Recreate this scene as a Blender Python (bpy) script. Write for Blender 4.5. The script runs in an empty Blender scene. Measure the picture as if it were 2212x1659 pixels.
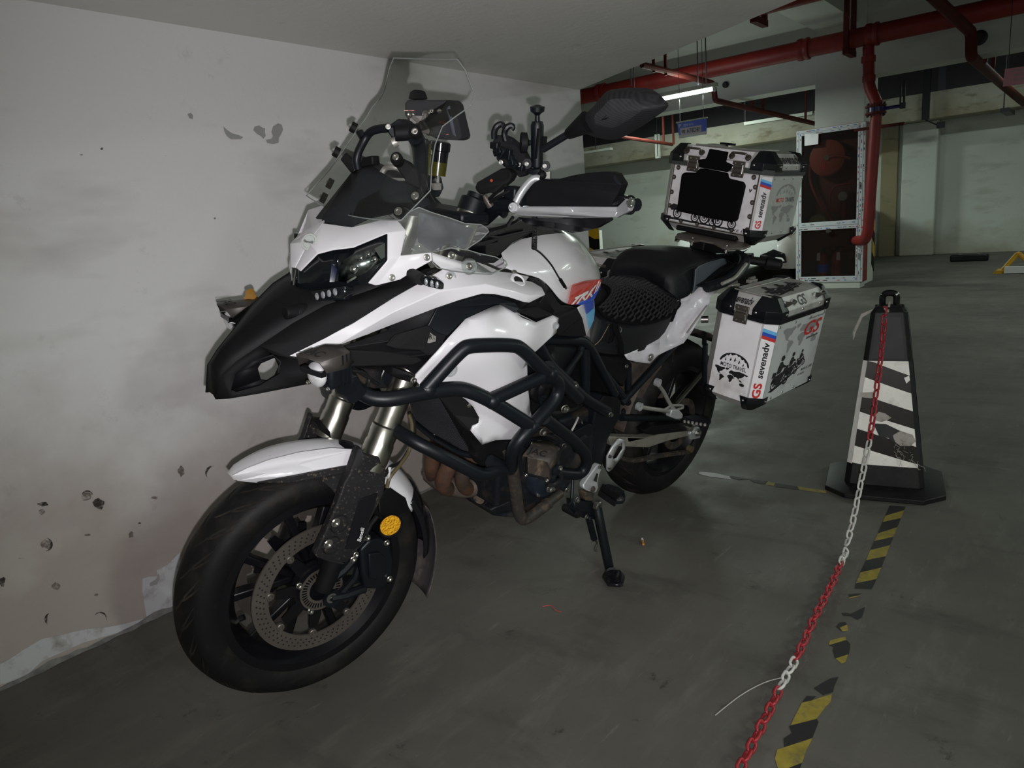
import bpy, bmesh, math, random
from mathutils import Vector, Matrix, noise
from mathutils.geometry import tessellate_polygon
random.seed(4)
sc = bpy.context.scene
PI = math.pi
def V(*a): return Vector(a)

# ---------------------------------------------------------------- camera
FPX, PITCH, ROLL, YAW, CAMH = 1534.06, .2191154, -.0852003, .6953759, 1.0623965
Fh = V(math.cos(YAW), math.sin(YAW), 0); Rh = V(math.sin(YAW), -math.cos(YAW), 0); Zz = V(0, 0, 1)
CF = Fh*math.cos(PITCH) - Zz*math.sin(PITCH)
UP0 = Fh*math.sin(PITCH) + Zz*math.cos(PITCH)
CR = Rh*math.cos(ROLL) + UP0*math.sin(ROLL)
CU = -Rh*math.sin(ROLL) + UP0*math.cos(ROLL)
CAM = V(0, 0, CAMH)
cd = bpy.data.cameras.new('camera'); cam = bpy.data.objects.new('camera', cd); sc.collection.objects.link(cam)
cam.matrix_world = Matrix((( CR.x, CU.x, -CF.x, CAM.x), (CR.y, CU.y, -CF.y, CAM.y), (CR.z, CU.z, -CF.z, CAM.z), (0, 0, 0, 1)))
cd.sensor_width = 36; cd.lens = FPX/2212*36; cd.clip_start = .02; cd.clip_end = 100
sc.camera = cam

# ---------------------------------------------------------------- light and exposure
sc.view_settings.view_transform = 'Standard'; sc.view_settings.look = 'None'
sc.view_settings.gamma = 1; sc.view_settings.use_curve_mapping = False
sc.view_settings.exposure = 0.5
wd = bpy.data.worlds.new('world'); sc.world = wd; wd.use_nodes = True
wd.node_tree.nodes['Background'].inputs[0].default_value = (.004, .005, .0045, 1)
def aim(o, d):
    o.rotation_euler = Vector(d).to_track_quat('-Z', 'Y').to_euler()
# the phone's own flash, a finger's width from its lens
fl = bpy.data.lights.new('phone_flash', 'SPOT'); fl.energy = 58; fl.spot_size = math.radians(104); fl.spot_blend = 1.0
fl.shadow_soft_size = .006; fl.color = (1, .965, 1)
flo = bpy.data.objects.new('phone_flash', fl); sc.collection.objects.link(flo)
flo.location = CAM - CU*.036 + CR*.014 - CF*.01; aim(flo, CF + CR*.02 + CU*.10)
LAMPS = [(8.0, 4.0, 2.34, 34), (8.0, -1.7, 2.36, 18), (5.2, -2.8, 2.36, 42), (11.4, 5.6, 2.92, 60), (11.4, -2.6, 2.36, 10),
         (1.5, -3.6, 2.36, 10), (11.4, 0.8, 2.92, 10), (5.6, 5.2, 2.36, 16), (0.0, -2.4, 1.50, 38), (-1.9, -1.2, 1.50, 6)]  # last pair, under the soffit, is added to brighten the near wall
for (lx, ly, lz, e) in LAMPS:
    ar = bpy.data.lights.new('tube_light', 'AREA'); ar.shape = 'RECTANGLE'; ar.size = .06; ar.size_y = 1.16
    LC = (1, .965, .955) if lx < -1 else (.86, 1, .89); ar.energy = e; ar.color = LC
    ao = bpy.data.objects.new('tube_light', ar); sc.collection.objects.link(ao); ao.location = (lx, ly, lz-.045)
    a2 = bpy.data.lights.new('tube_light', 'AREA'); a2.shape = 'RECTANGLE'; a2.size = .06; a2.size_y = 1.16; a2.energy = e*(.5 if lz < 1.6 else .16); a2.color = LC
    ao = bpy.data.objects.new('tube_light', a2); sc.collection.objects.link(ao); ao.location = (lx, ly, lz+.075); ao.rotation_euler = (PI, 0, 0)

# ---------------------------------------------------------------- rays of the photograph (2212 x 1659)
def pray(px, py): return CF + CR*((px-1106)/FPX) - CU*((py-829.5)/FPX)
BX, BY, BPSI, BPHI, STEER = 2.3696917, 1.3178939, 3.0413879, .2201551, -.1090561
fw = V(math.cos(BPSI), math.sin(BPSI), 0); lf = V(-math.sin(BPSI), math.cos(BPSI), 0)
M3 = Matrix((fw, lf, Zz)).transposed() @ Matrix.Rotation(-BPHI, 3, 'X')
BIKE = Matrix.Translation((BX, BY, 0)) @ M3.to_4x4()
M3T = M3.transposed(); CAMB = M3T @ (CAM - V(BX, BY, 0))
WB, RF, RR = 1.505, .30, .312
RAKE = math.radians(25.5); SAX = V(-math.sin(RAKE), 0, math.cos(RAKE)); SP = V(WB+.105, 0, 0)
RS = Matrix.Rotation(STEER, 3, SAX); RST = RS.transposed()
def steer(p): return RS @ (Vector(p) - SP) + SP
def _hit(c, d, x, y, z):
    i, v = (0, x) if x is not None else ((1, y) if y is not None else (2, z))
    return c + d*((v - c[i])/d[i])
def WP(px, py, x=None, y=None, z=None): return _hit(CAM, pray(px, py), x, y, z)         # point in the garage
def BP(px, py, y=None, x=None, z=None): return _hit(CAMB, M3T @ pray(px, py), x, y, z)  # point in the motorcycle's frame
def SPt(px, py, y=None, x=None, z=None):                                                # point in the steered frame
    return _hit(RST @ (CAMB - SP) + SP, RST @ (M3T @ pray(px, py)), x, y, z)
def view(ox, oy, s, fn=BP):
    return lambda a, b, y=None, **k: fn(ox + a*s, oy + b*s, y=y, **k)
z2 = view(430, 430, .2713); zS = view(600, 90, .24716); zH = view(980, 170, .23506); zA = view(850, 480, .24864)
zB = view(820, 700, .28935); zC = view(1140, 700, .36164); zD = view(1240, 480, .20492); zI = view(1010, 220, .18081)
zE = view(1080, 880, .16878); z1 = view(340, 850, .4039, SPt); zF = view(640, 830, .25911, SPt)

# ---------------------------------------------------------------- materials
def mat(name, col, rough=.5, metal=0., var=.0, vs=8., bump=.0, bs=60., dirt=None, ds=5., dlo=.5, dhi=.7, coat=0., emit=None, es=1., spec=None):
    m = bpy.data.materials.new(name); m.use_nodes = True; nt = m.node_tree; N = nt.nodes; L = nt.links
    b = N['Principled BSDF']; c4 = (*col, 1)
    b.inputs['Base Color'].default_value = c4; b.inputs['Roughness'].default_value = rough; b.inputs['Metallic'].default_value = metal
    if coat: b.inputs['Coat Weight'].default_value = coat; b.inputs['Coat Roughness'].default_value = .08
    if spec is not None: b.inputs['Specular IOR Level'].default_value = spec
    if emit: b.inputs['Emission Color'].default_value = (*emit, 1); b.inputs['Emission Strength'].default_value = es
    tc = N.new('ShaderNodeTexCoord'); src = None
    if var:
        n = N.new('ShaderNodeTexNoise'); n.inputs['Scale'].default_value = vs; n.inputs['Detail'].default_value = 5
        L.new(tc.outputs['Object'], n.inputs['Vector'])
        r = N.new('ShaderNodeValToRGB'); r.color_ramp.elements[0].position = .3; r.color_ramp.elements[1].position = .7
        r.color_ramp.elements[0].color = (*[max(0, c*(1-var)) for c in col], 1); r.color_ramp.elements[1].color = (*[min(1, c*(1+var)) for c in col], 1)
        L.new(n.outputs['Fac'], r.inputs['Fac']); src = r.outputs['Color']
    if dirt:
        n = N.new('ShaderNodeTexNoise'); n.inputs['Scale'].default_value = ds; n.inputs['Detail'].default_value = 8; n.inputs['Roughness'].default_value = .65
        L.new(tc.outputs['Object'], n.inputs['Vector'])
        r = N.new('ShaderNodeValToRGB'); r.color_ramp.elements[0].position = dlo; r.color_ramp.elements[1].position = dhi
        L.new(n.outputs['Fac'], r.inputs['Fac'])
        mx = N.new('ShaderNodeMix'); mx.data_type = 'RGBA'; L.new(r.outputs['Color'], mx.inputs['Factor'])
        if src: L.new(src, mx.inputs['A'])
        else: mx.inputs['A'].default_value = c4
        mx.inputs['B'].default_value = (*dirt, 1); src = mx.outputs['Result']
    if src: L.new(src, b.inputs['Base Color'])
    if bump:
        n = N.new('ShaderNodeTexNoise'); n.inputs['Scale'].default_value = bs; n.inputs['Detail'].default_value = 4
        L.new(tc.outputs['Object'], n.inputs['Vector'])
        bp = N.new('ShaderNodeBump'); bp.inputs['Strength'].default_value = bump; bp.inputs['Distance'].default_value = .01
        L.new(n.outputs['Fac'], bp.inputs['Height']); L.new(bp.outputs['Normal'], b.inputs['Normal'])
    return m
def clearmat(name, tint, gloss=.06, haze=.0):
    m = bpy.data.materials.new(name); m.use_nodes = True; nt = m.node_tree; N = nt.nodes; L = nt.links
    N.remove(N['Principled BSDF']); out = N['Material Output']
    t = N.new('ShaderNodeBsdfTransparent'); t.inputs[0].default_value = (*tint, 1)
    g = N.new('ShaderNodeBsdfGlossy'); g.inputs['Roughness'].default_value = .05; g.inputs[0].default_value = (1, 1, 1, 1)
    d = N.new('ShaderNodeBsdfDiffuse'); d.inputs[0].default_value = (.8, .82, .8, 1)
    f = N.new('ShaderNodeFresnel'); f.inputs['IOR'].default_value = 1.22
    m1 = N.new('ShaderNodeMixShader'); m1.inputs[0].default_value = haze; L.new(t.outputs[0], m1.inputs[1]); L.new(d.outputs[0], m1.inputs[2])
    m2 = N.new('ShaderNodeMixShader'); L.new(f.outputs[0], m2.inputs[0]); L.new(m1.outputs[0], m2.inputs[1]); L.new(g.outputs[0], m2.inputs[2])
    L.new(m2.outputs[0], out.inputs['Surface']); return m
M = {}
M['white'] = mat('pearl_white_paint', (.74, .73, .75), .22, coat=.6, var=.03, vs=3)
M['white_dirty'] = mat('dusty_white_paint', (.72, .71, .73), .32, coat=.3, dirt=(.33, .27, .2), ds=26, dlo=.66, dhi=.74)
M['black'] = mat('matt_black_plastic', (.005, .005, .006), .6, var=.2, vs=30, bump=.05, bs=400, spec=.22)
M['black_dusty'] = mat('dusty_black_plastic', (.014, .0135, .015), .6, spec=.25, dirt=(.16, .13, .10), ds=130, dlo=.57, dhi=.72)
M['gloss'] = mat('gloss_black', (.008, .008, .010), .12)
M['lens'] = mat('dark_headlight_lens', (.006, .007, .009), .05, coat=1)
M['frame'] = mat('black_coated_steel', (.005, .0065, .009), .42, spec=.35, bump=.03, bs=300, var=.15, vs=10)
M['frame_dirty'] = mat('dirty_coated_steel', (.035, .031, .027), .55, dirt=(.15, .10, .06), ds=30, dlo=.5, dhi=.75, bump=.1, bs=120)
M['rubber'] = mat('tyre_rubber', (.006, .006, .0062), .62, spec=.25, dirt=(.028, .024, .02), ds=12, dlo=.5, dhi=.8, bump=.05, bs=200)
M['tread'] = mat('dusty_tread_groove', (.022, .019, .016), .9, spec=.1, dirt=(.06, .05, .04), ds=9, dlo=.5, dhi=.7)
M['groove'] = mat('tyre_groove', (.004, .004, .004), .9)
M['rim'] = mat('black_rim', (.005, .005, .0065), .35, var=.1, spec=.35)
M['steel'] = mat('brushed_steel', (.47, .46, .43), .3, 1., var=.12, vs=20)
M['fork'] = mat('fork_tube_steel', (.50, .485, .43), .28, 1., var=.12, vs=20, dirt=(.2, .17, .12), ds=18, dlo=.62, dhi=.8)
M['disc'] = mat('brake_disc_steel', (.13, .115, .10), .38, .55, var=.2, vs=12)
M['alu'] = mat('silver_aluminium', (.50, .51, .52), .36, .45, var=.06, vs=20)
M['alu_dusty'] = mat('dusty_aluminium', (.42, .41, .38), .5, .6, var=.15, vs=20, dirt=(.22, .19, .15), ds=20, dlo=.5, dhi=.8)
M['bolt'] = mat('zinc_bolt', (.60, .59, .56), .3, 1.)
M['chrome'] = mat('reflector_chrome', (.85, .86, .88), .12, 1.)
M['leather'] = mat('seat_vinyl', (.007, .0075, .009), .55, spec=.3, bump=.12, bs=500)
M['leather_grey'] = mat('grey_seat_vinyl', (.10, .12, .14), .5, bump=.1, bs=400)
M['mesh'] = mat('black_mesh_fabric', (.004, .004, .0045), .9, spec=.1)
M['thread'] = mat('tan_thread', (.22, .17, .10), .8)
M['engine'] = mat('dirty_engine_casting', (.012, .014, .018), .5, .2, spec=.3, dirt=(.075, .055, .04), ds=12, dlo=.50, dhi=.72, bump=.15, bs=80)
M['rust'] = mat('rusty_header_pipe', (.11, .048, .024), .8, .1, dirt=(.045, .03, .022), ds=14, dlo=.40, dhi=.60, bump=.2, bs=60)
M['radiator'] = mat('radiator_core', (.010, .010, .011), .6, .3)
M['amber'] = mat('amber_reflector', (1., .42, .01), .25, emit=None, bump=1., bs=200, var=.25, vs=110)
M['red'] = mat('red_paint', (.62, .055, .03), .3, coat=.5)
M['navy'] = mat('navy_paint', (.03, .025, .16), .3)
M['blue'] = mat('blue_paint', (.02, .09, .55), .3, coat=.5)
M['sky'] = mat('light_blue_paint', (.16, .52, .85), .3, coat=.5)
M['orange'] = mat('dark_orange_print', (.45, .07, .03), .4)
M['lettering'] = mat('black_print', (.012, .012, .014), .5)
M['redprint'] = mat('red_print', (.62, .035, .03), .5)
M['greyprint'] = mat('grey_print', (.30, .30, .31), .6)
M['whiteprint'] = mat('white_print', (.8, .8, .8), .5)
M['sheet'] = mat('reflective_white_sheet', (.96, .92, .96), .45, var=.06, vs=9, dirt=(.60, .56, .55), ds=7, dlo=.5, dhi=.75)
M['boxalu'] = mat('brushed_box_aluminium', (.60, .59, .58), .45, .15, var=.1, vs=9, dirt=(.36, .33, .30), ds=11, dlo=.45, dhi=.75)
M['latch'] = mat('bronze_grey_latch', (.115, .10, .085), .42, .7, var=.15)
M['corner'] = mat('black_box_corner', (.005, .006, .008), .35, spec=.35)
M['clear'] = clearmat('clear_acrylic', (.985, .995, .985), haze=.012)
M['clearscuff'] = clearmat('scuffed_clear_acrylic', (.86, .89, .88), haze=.11)
M['brown'] = mat('tawny_plastic', (.30, .15, .02), .5)
M['yellow'] = mat('yellow_paint', (.62, .33, .012), .45, var=.12)
M['hose'] = mat('black_hose', (.01, .01, .011), .35)
M['hosedirty'] = mat('olive_dusty_hose', (.10, .08, .04), .45)
M['fluid'] = mat('brake_fluid', (.05, .048, .006), .25)

M['chromelens'] = mat('faceted_lamp_glass', (.85, .86, .87), .35, .4, var=.25, vs=60)
M['cell'] = mat('running_light_cell', (.42, .43, .45), .25, .5, var=.5, vs=180)
M['satin'] = mat('satin_black_metal', (.014, .014, .016), .7, spec=.3)

# ---------------------------------------------------------------- objects
ORG = {}
def top(o):
    while o.parent: o = o.parent
    return o
def root(name, label, cat, base=(0, 0, 0), group=None, bike=False):
    o = bpy.data.objects.new(name, None); sc.collection.objects.link(o); o.empty_display_size = .1
    b = Vector(base); ORG[o.name] = b
    o.matrix_world = (BIKE @ Matrix.Translation(b)) if bike else Matrix.Translation(b)
    o['label'] = label; o['category'] = cat
    if group: o['group'] = group
    return o
def tag(o, label, cat, group=None):
    o['label'] = label; o['category'] = cat
    if group: o['group'] = group
    return o
def basis(d):
    d = Vector(d).normalized(); a = V(0, 0, 1) if abs(d.z) < .9 else V(1, 0, 0)
    u = d.cross(a).normalized(); return u, d.cross(u).normalized(), d
def fillet(path, r, n=5):
    out = [Vector(path[0])]
    for a, b, c in zip(path, path[1:], path[2:]):
        a, b, c = Vector(a), Vector(b), Vector(c); d1 = a-b; d2 = c-b
        k1 = min(r, d1.length*.48); k2 = min(r, d2.length*.48)
        p = b + d1.normalized()*k1; q = b + d2.normalized()*k2
        for i in range(n+1):
            t = i/n; out.append(p*(1-t)**2 + b*2*t*(1-t) + q*t*t)
    out.append(Vector(path[-1])); return out
class MB:
    def __init__(s): s.v = []; s.f = []; s.m = []; s.cur = 0
    def add(s, vs, fs):
        k = len(s.v); s.v += [Vector(p) for p in vs]; s.f += [tuple(i+k for i in f) for f in fs]; s.m += [s.cur]*len(fs); return s
    def box(s, c, size, R=None):
        c = Vector(c); R = R or Matrix.Identity(3)
        vs = [c + R @ V((i-.5)*size[0], (j-.5)*size[1], (k-.5)*size[2]) for i in (0, 1) for j in (0, 1) for k in (0, 1)]
        return s.add(vs, [(0, 1, 3, 2), (4, 6, 7, 5), (0, 4, 5, 1), (2, 3, 7, 6), (0, 2, 6, 4), (1, 5, 7, 3)])
    def hexa(s, q0, q1):   # two quads, joined into a solid
        vs = list(q0)+list(q1); return s.add(vs, [(3, 2, 1, 0), (4, 5, 6, 7)] + [(i, (i+1) % 4, 4+(i+1) % 4, 4+i) for i in range(4)])
    def prism(s, pts, off):   # outline extruded by a vector
        pts = [Vector(p) for p in pts]; off = Vector(off); n = len(pts)
        tri = tessellate_polygon([pts])
        return s.add(pts + [p+off for p in pts], [tuple(t) for t in tri] + [tuple(i+n for i in reversed(t)) for t in tri] + [((i+1) % n, i, i+n, (i+1) % n+n) for i in range(n)])
    def poly(s, pts):
        pts = [Vector(p) for p in pts]; return s.add(pts, [tuple(t) for t in tessellate_polygon([pts])])
    def tube(s, path, r, n=10, closed=False, caps=True, flat=1.):
        P = [Vector(p) for p in path]; m = len(P); rs = r if isinstance(r, (list, tuple)) else [r]*m
        tg = []
        for i in range(m):
            a = P[(i-1) % m] if (closed or i) else P[i]; b = P[(i+1) % m] if (closed or i < m-1) else P[i]
            tg.append((b-a).normalized())
        u = basis(tg[0])[0]; rings = []
        for i in range(m):
            u = (u - tg[i]*u.dot(tg[i])).normalized(); w = tg[i].cross(u)
            rings.append([P[i] + (u*math.cos(2*PI*k/n) + w*math.sin(2*PI*k/n)*flat)*rs[i] for k in range(n)])
        vs = [p for g in rings for p in g]; fs = []
        for i in range(m if closed else m-1):
            j = (i+1) % m
            fs += [(i*n+k, i*n+(k+1) % n, j*n+(k+1) % n, j*n+k) for k in range(n)]
        if caps and not closed: fs += [tuple(range(n-1, -1, -1)), tuple((m-1)*n+k for k in range(n))]
        return s.add(vs, fs)
    def lathe(s, o, d, prof, n=24, caps=True):   # prof: (distance along the axis, radius)
        u, w, d = basis(d); o = Vector(o); vs = []
        for (t, r) in prof: vs += [o + d*t + (u*math.cos(2*PI*k/n) + w*math.sin(2*PI*k/n))*r for k in range(n)]
        fs = [(i*n+k, i*n+(k+1) % n, (i+1)*n+(k+1) % n, (i+1)*n+k) for i in range(len(prof)-1) for k in range(n)]
        if caps: fs += [tuple(range(n-1, -1, -1)), tuple((len(prof)-1)*n+k for k in range(n))]
        return s.add(vs, fs)
    def cyl(s, a, b, r, n=14, r2=None):
        a, b = Vector(a), Vector(b); return s.lathe(a, b-a, [(0, r), ((b-a).length, r if r2 is None else r2)], n)
    def bolt(s, p, d, r=.008, h=.006):
        d = Vector(d).normalized(); p = Vector(p)
        return s.lathe(p, d, [(0, r*1.25), (h*.3, r*1.25), (h*.3, r), (h, r*.92), (h, r*.5), (h*.5, r*.45)], 10)
    def ring(s, o, d, r0, r1, th, n=48):
        u, w, d = basis(d); o = Vector(o)
        return s.lathe(o - d*th/2, d, [(0, r0), (0, r1), (th, r1), (th, r0), (0, r0)], n, caps=False)
    def ball(s, c, r, n=12, sc3=(1, 1, 1)):
        c = Vector(c); vs = []; m = n//2+1
        for i in range(m):
            a = PI*i/(m-1)
            vs += [c + V(sc3[0]*r*math.sin(a)*math.cos(2*PI*k/n), sc3[1]*r*math.sin(a)*math.sin(2*PI*k/n), sc3[2]*r*math.cos(a)) for k in range(n)]
        return s.add(vs, [(i*n+k, (i+1)*n+k, (i+1)*n+(k+1) % n, i*n+(k+1) % n) for i in range(m-1) for k in range(n)])
    def grid(s, rows, closed=False):
        m = len(rows[0]); fs = []
        for i in range(len(rows)-1):
            for k in range(m if closed else m-1): fs.append((i*m+k, i*m+(k+1) % m, (i+1)*m+(k+1) % m, (i+1)*m+k))
        return s.add([p for r in rows for p in r], fs)
    def text(s, txt, quad, shear=0., bold=0., off=.0008, ratio=None):
        """lettering laid into a quad: corners bottom-left, bottom-right, top-right, top-left"""
        cu = bpy.data.curves.new('t', 'FONT'); cu.body = txt; cu.size = 1; cu.shear = shear; cu.offset = bold; cu.resolution_u = 3
        o = bpy.data.objects.new('t', cu); sc.collection.objects.link(o)
        dg = bpy.context.evaluated_depsgraph_get(); me = bpy.data.meshes.new_from_object(o.evaluated_get(dg))
        vs = [v.co.copy() for v in me.vertices]; fs = [tuple(p.vertices) for p in me.polygons]
        bpy.data.objects.remove(o); bpy.data.curves.remove(cu); bpy.data.meshes.remove(me)
        if not vs: return s
        x0 = min(v.x for v in vs); x1 = max(v.x for v in vs); y0 = min(v.y for v in vs); y1 = max(v.y for v in vs)
        return s.decal([((v.x-x0)/(x1-x0), (v.y-y0)/(y1-y0)) for v in vs], fs, quad, off)
    def decal(s, uv, fs, quad, off=.0008):
        a, b, c, d = [Vector(p) for p in quad]; n = (b-a).cross(d-a).normalized()*off
        return s.add([a*(1-u)*(1-v) + b*u*(1-v) + c*u*v + d*(1-u)*v + n for u, v in uv], fs)
    def shape(s, uv, quad, off=.0008):
        t = tessellate_polygon([[V(u, v, 0) for u, v in uv]]); return s.decal(uv, [tuple(x) for x in t], quad, off)
    def obj(s, name, mats, parent=None, base=None, smooth=35, bevel=0., seg=2, solid=0., soff=-1., sub=0, merge=False, crease=None):
        if not isinstance(mats, (list, tuple)): mats = [mats]
        o0 = ORG[top(parent).name] if parent else Vector(base or (0, 0, 0))
        me = bpy.data.meshes.new(name); me.from_pydata([tuple(p - o0) for p in s.v], [], s.f); me.validate()
        for m in mats: me.materials.append(M[m] if isinstance(m, str) else m)
        if len(mats) > 1 and len(me.polygons) == len(s.m): me.polygons.foreach_set('material_index', s.m)
        bm = bmesh.new(); bm.from_mesh(me)
        if merge: bmesh.ops.remove_doubles(bm, verts=bm.verts, dist=.0004)
        bmesh.ops.recalc_face_normals(bm, faces=bm.faces); bm.to_mesh(me); bm.free()
        if smooth: me.shade_smooth(); me.set_sharp_from_angle(angle=math.radians(smooth))
        o = bpy.data.objects.new(name, me); sc.collection.objects.link(o)
        if parent: o.parent = parent
        else: o.location = o0; ORG[o.name] = o0
        if solid:
            md = o.modifiers.new('solid', 'SOLIDIFY'); md.thickness = solid; md.offset = soff
        if sub:
            md = o.modifiers.new('sub', 'SUBSURF'); md.levels = sub; md.render_levels = sub
        if bevel:
            md = o.modifiers.new('bevel', 'BEVEL'); md.width = bevel; md.segments = seg; md.limit_method = 'ANGLE'; md.angle_limit = math.radians(28)
        return o
def mirrored(o, name=None):
    """the same part on the other side of the machine (bike frame, y -> -y)"""
    me = o.data.copy(); c = ORG[top(o).name]
    for v in me.vertices: v.co.y = -(v.co.y + c.y) - c.y
    me.flip_normals()
    q = bpy.data.objects.new(name or o.name, me); sc.collection.objects.link(q); q.parent = o.parent
    for md in o.modifiers:
        n = q.modifiers.new(md.name, md.type)
        for a in ('thickness', 'offset', 'levels', 'render_levels', 'width', 'segments', 'limit_method', 'angle_limit'):
            if hasattr(md, a): setattr(n, a, getattr(md, a))
    return q
def struct(mb, name, m, **k):
    o = mb.obj(name, m, **k); o['kind'] = 'structure'; return o

# ================================================================ THE GARAGE
def wallmat(name, col, low, lowz, stain=.5, sc_=1.):
    """painted render: dingy towards the floor where it is scuffed, with soft rubbed stains"""
    m = bpy.data.materials.new(name); m.use_nodes = True; nt = m.node_tree; N = nt.nodes; L = nt.links; b = N['Principled BSDF']
    b.inputs['Roughness'].default_value = .75; b.inputs['Specular IOR Level'].default_value = .25
    geo = N.new('ShaderNodeNewGeometry'); sp = N.new('ShaderNodeSeparateXYZ'); L.new(geo.outputs['Position'], sp.inputs[0])
    def nz(s, d, r=.6, stretch=None):
        n = N.new('ShaderNodeTexNoise'); n.inputs['Scale'].default_value = s; n.inputs['Detail'].default_value = d; n.inputs['Roughness'].default_value = r
        if stretch:
            mp = N.new('ShaderNodeMapping'); mp.inputs['Scale'].default_value = stretch; mp.inputs['Rotation'].default_value = (0, .35, 0)
            L.new(geo.outputs['Position'], mp.inputs[0]); L.new(mp.outputs[0], n.inputs['Vector'])
        else: L.new(geo.outputs['Position'], n.inputs['Vector'])
        return n.outputs['Fac']
    def ramp(src, a, c, v0=0., v1=1.):
        r = N.new('ShaderNodeMapRange'); r.inputs['From Min'].default_value = a; r.inputs['From Max'].default_value = c
        r.inputs['To Min'].default_value = v0; r.inputs['To Max'].default_value = v1; L.new(src, r.inputs['Value']); return r.outputs[0]
    def math_(op, a, c):
        n = N.new('ShaderNodeMath'); n.operation = op
        for i, x in enumerate((a, c)):
            if isinstance(x, (int, float)): n.inputs[i].default_value = x
            else: L.new(x, n.inputs[i])
        return n.outputs[0]
    def mix(f, A, B_):
        n = N.new('ShaderNodeMix'); n.data_type = 'RGBA'
        if isinstance(f, (int, float)): n.inputs['Factor'].default_value = f
        else: L.new(f, n.inputs['Factor'])
        for k, x in (('A', A), ('B', B_)):
            if isinstance(x, tuple): n.inputs[k].default_value = (*x, 1)
            else: L.new(x, n.inputs[k])
        return n.outputs['Result']
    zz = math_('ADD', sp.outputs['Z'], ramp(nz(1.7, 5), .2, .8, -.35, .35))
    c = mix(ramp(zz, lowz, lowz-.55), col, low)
    c = mix(math_('MULTIPLY', ramp(nz(1.1*sc_, 4, .6, (1., 1., 3.2)), .56, .74), stain), c, tuple(x*.62 for x in low))
    c = mix(math_('MULTIPLY', ramp(nz(7, 8, .75), .60, .78), .38), c, tuple(x*.55 for x in low))
    c = mix(math_('MULTIPLY', ramp(nz(60, 4, .7), .70, .80), .5), c, tuple(x*.4 for x in low))
    L.new(c, b.inputs['Base Color'])
    bp = N.new('ShaderNodeBump'); bp.inputs['Strength'].default_value = .18; bp.inputs['Distance'].default_value = .01
    L.new(nz(35, 6), bp.inputs['Height']); L.new(bp.outputs[0], b.inputs['Normal'])
    return m
M['wall'] = wallmat('white_wall_paint', (.80, .795, .79), (.46, .40, .365), .85, .38)
M['fwall'] = wallmat('far_wall_paint', (.60, .63, .58), (.40, .385, .31), .55, .35, 1.6)
M['beam'] = wallmat('beam_paint', (.60, .625, .57), (.5, .5, .42), -2, .25)
M['dirtshade'] = wallmat('stain_and_shade_paint', (.50, .49, .41), (.28, .24, .15), 2.45, .8, 3)  # stains on the back beam; on the narrow strip it stands in for shade
M['soffit'] = wallmat('soffit_paint', (.84, .83, .79), (.4, .38, .34), -2, .22)
M['shadegrey'] = mat('shade_grey_upper', (.075, .075, .08), .9, var=.15, vs=2)  # unlit gloom above the beams, put into the colour
def floormat():
    m = bpy.data.materials.new('worn_floor_paint'); m.use_nodes = True; nt = m.node_tree; N = nt.nodes; L = nt.links; b = N['Principled BSDF']
    tc = N.new('ShaderNodeNewGeometry')
    def nz(s, d, r=.6, stretch=None, rot=0):
        n = N.new('ShaderNodeTexNoise'); n.inputs['Scale'].default_value = s; n.inputs['Detail'].default_value = d; n.inputs['Roughness'].default_value = r
        mp = N.new('ShaderNodeMapping'); mp.inputs['Scale'].default_value = stretch or (1, 1, 1); mp.inputs['Rotation'].default_value = (0, 0, rot)
        L.new(tc.outputs['Position'], mp.inputs[0]); L.new(mp.outputs[0], n.inputs['Vector']); return n.outputs['Fac']
    def mr(src, a, c, v0=0., v1=1.):
        r = N.new('ShaderNodeMapRange'); r.inputs['From Min'].default_value = a; r.inputs['From Max'].default_value = c
        r.inputs['To Min'].default_value = v0; r.inputs['To Max'].default_value = v1; L.new(src, r.inputs['Value']); return r.outputs[0]
    def mix(f, A, B_):
        n = N.new('ShaderNodeMix'); n.data_type = 'RGBA'; L.new(f, n.inputs['Factor'])
        for k, x in (('A', A), ('B', B_)):
            if isinstance(x, tuple): n.inputs[k].default_value = (*x, 1)
            else: L.new(x, n.inputs[k])
        return n.outputs['Result']
    c = mix(mr(nz(1.3, 6), .35, .65), (.094, .089, .077), (.140, .134, .116))
    c = mix(mr(nz(3.0, 8, .7, (1, 3.5, 1), .5), .52, .72, 0, .7), c, (.165, .16, .14))
    c = mix(mr(nz(2.2, 7, .65, (3, 1, 1), -.4), .55, .75, 0, .75), c, (.052, .049, .043))
    c = mix(mr(nz(9, 9, .8), .60, .68, 0, .75), c, (.030, .027, .022))
    c = mix(mr(nz(55, 5, .8), .66, .72, 0, .8), c, (.028, .025, .02))
    c = mix(mr(nz(5, 9, .75, (1, 5, 1), 1.0), .60, .72, 0, .55), c, (.26, .255, .23))
    c = mix(mr(nz(40, 6, .8), .70, .76, 0, .7), c, (.24, .235, .21))
    L.new(c, b.inputs['Base Color']); L.new(mr(nz(4, 6), .3, .7, .5, .75), b.inputs['Roughness'])
    b.inputs['Specular IOR Level'].default_value = .35
    bp = N.new('ShaderNodeBump'); bp.inputs['Strength'].default_value = .15; bp.inputs['Distance'].default_value = .01
    L.new(nz(30, 8, .7), bp.inputs['Height']); L.new(bp.outputs[0], b.inputs['Normal'])
    return m
M['floor'] = floormat()
struct(MB().box((5.5, 1, -.05), (18, 20, .1)), 'floor', 'floor', smooth=0)
WY = 2.13
struct(MB().box((.0, WY+.1, .86), (6.6, .2, 1.72)), 'wall_left', 'wall', smooth=0)
wl = bpy.data.objects['wall_left']
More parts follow.
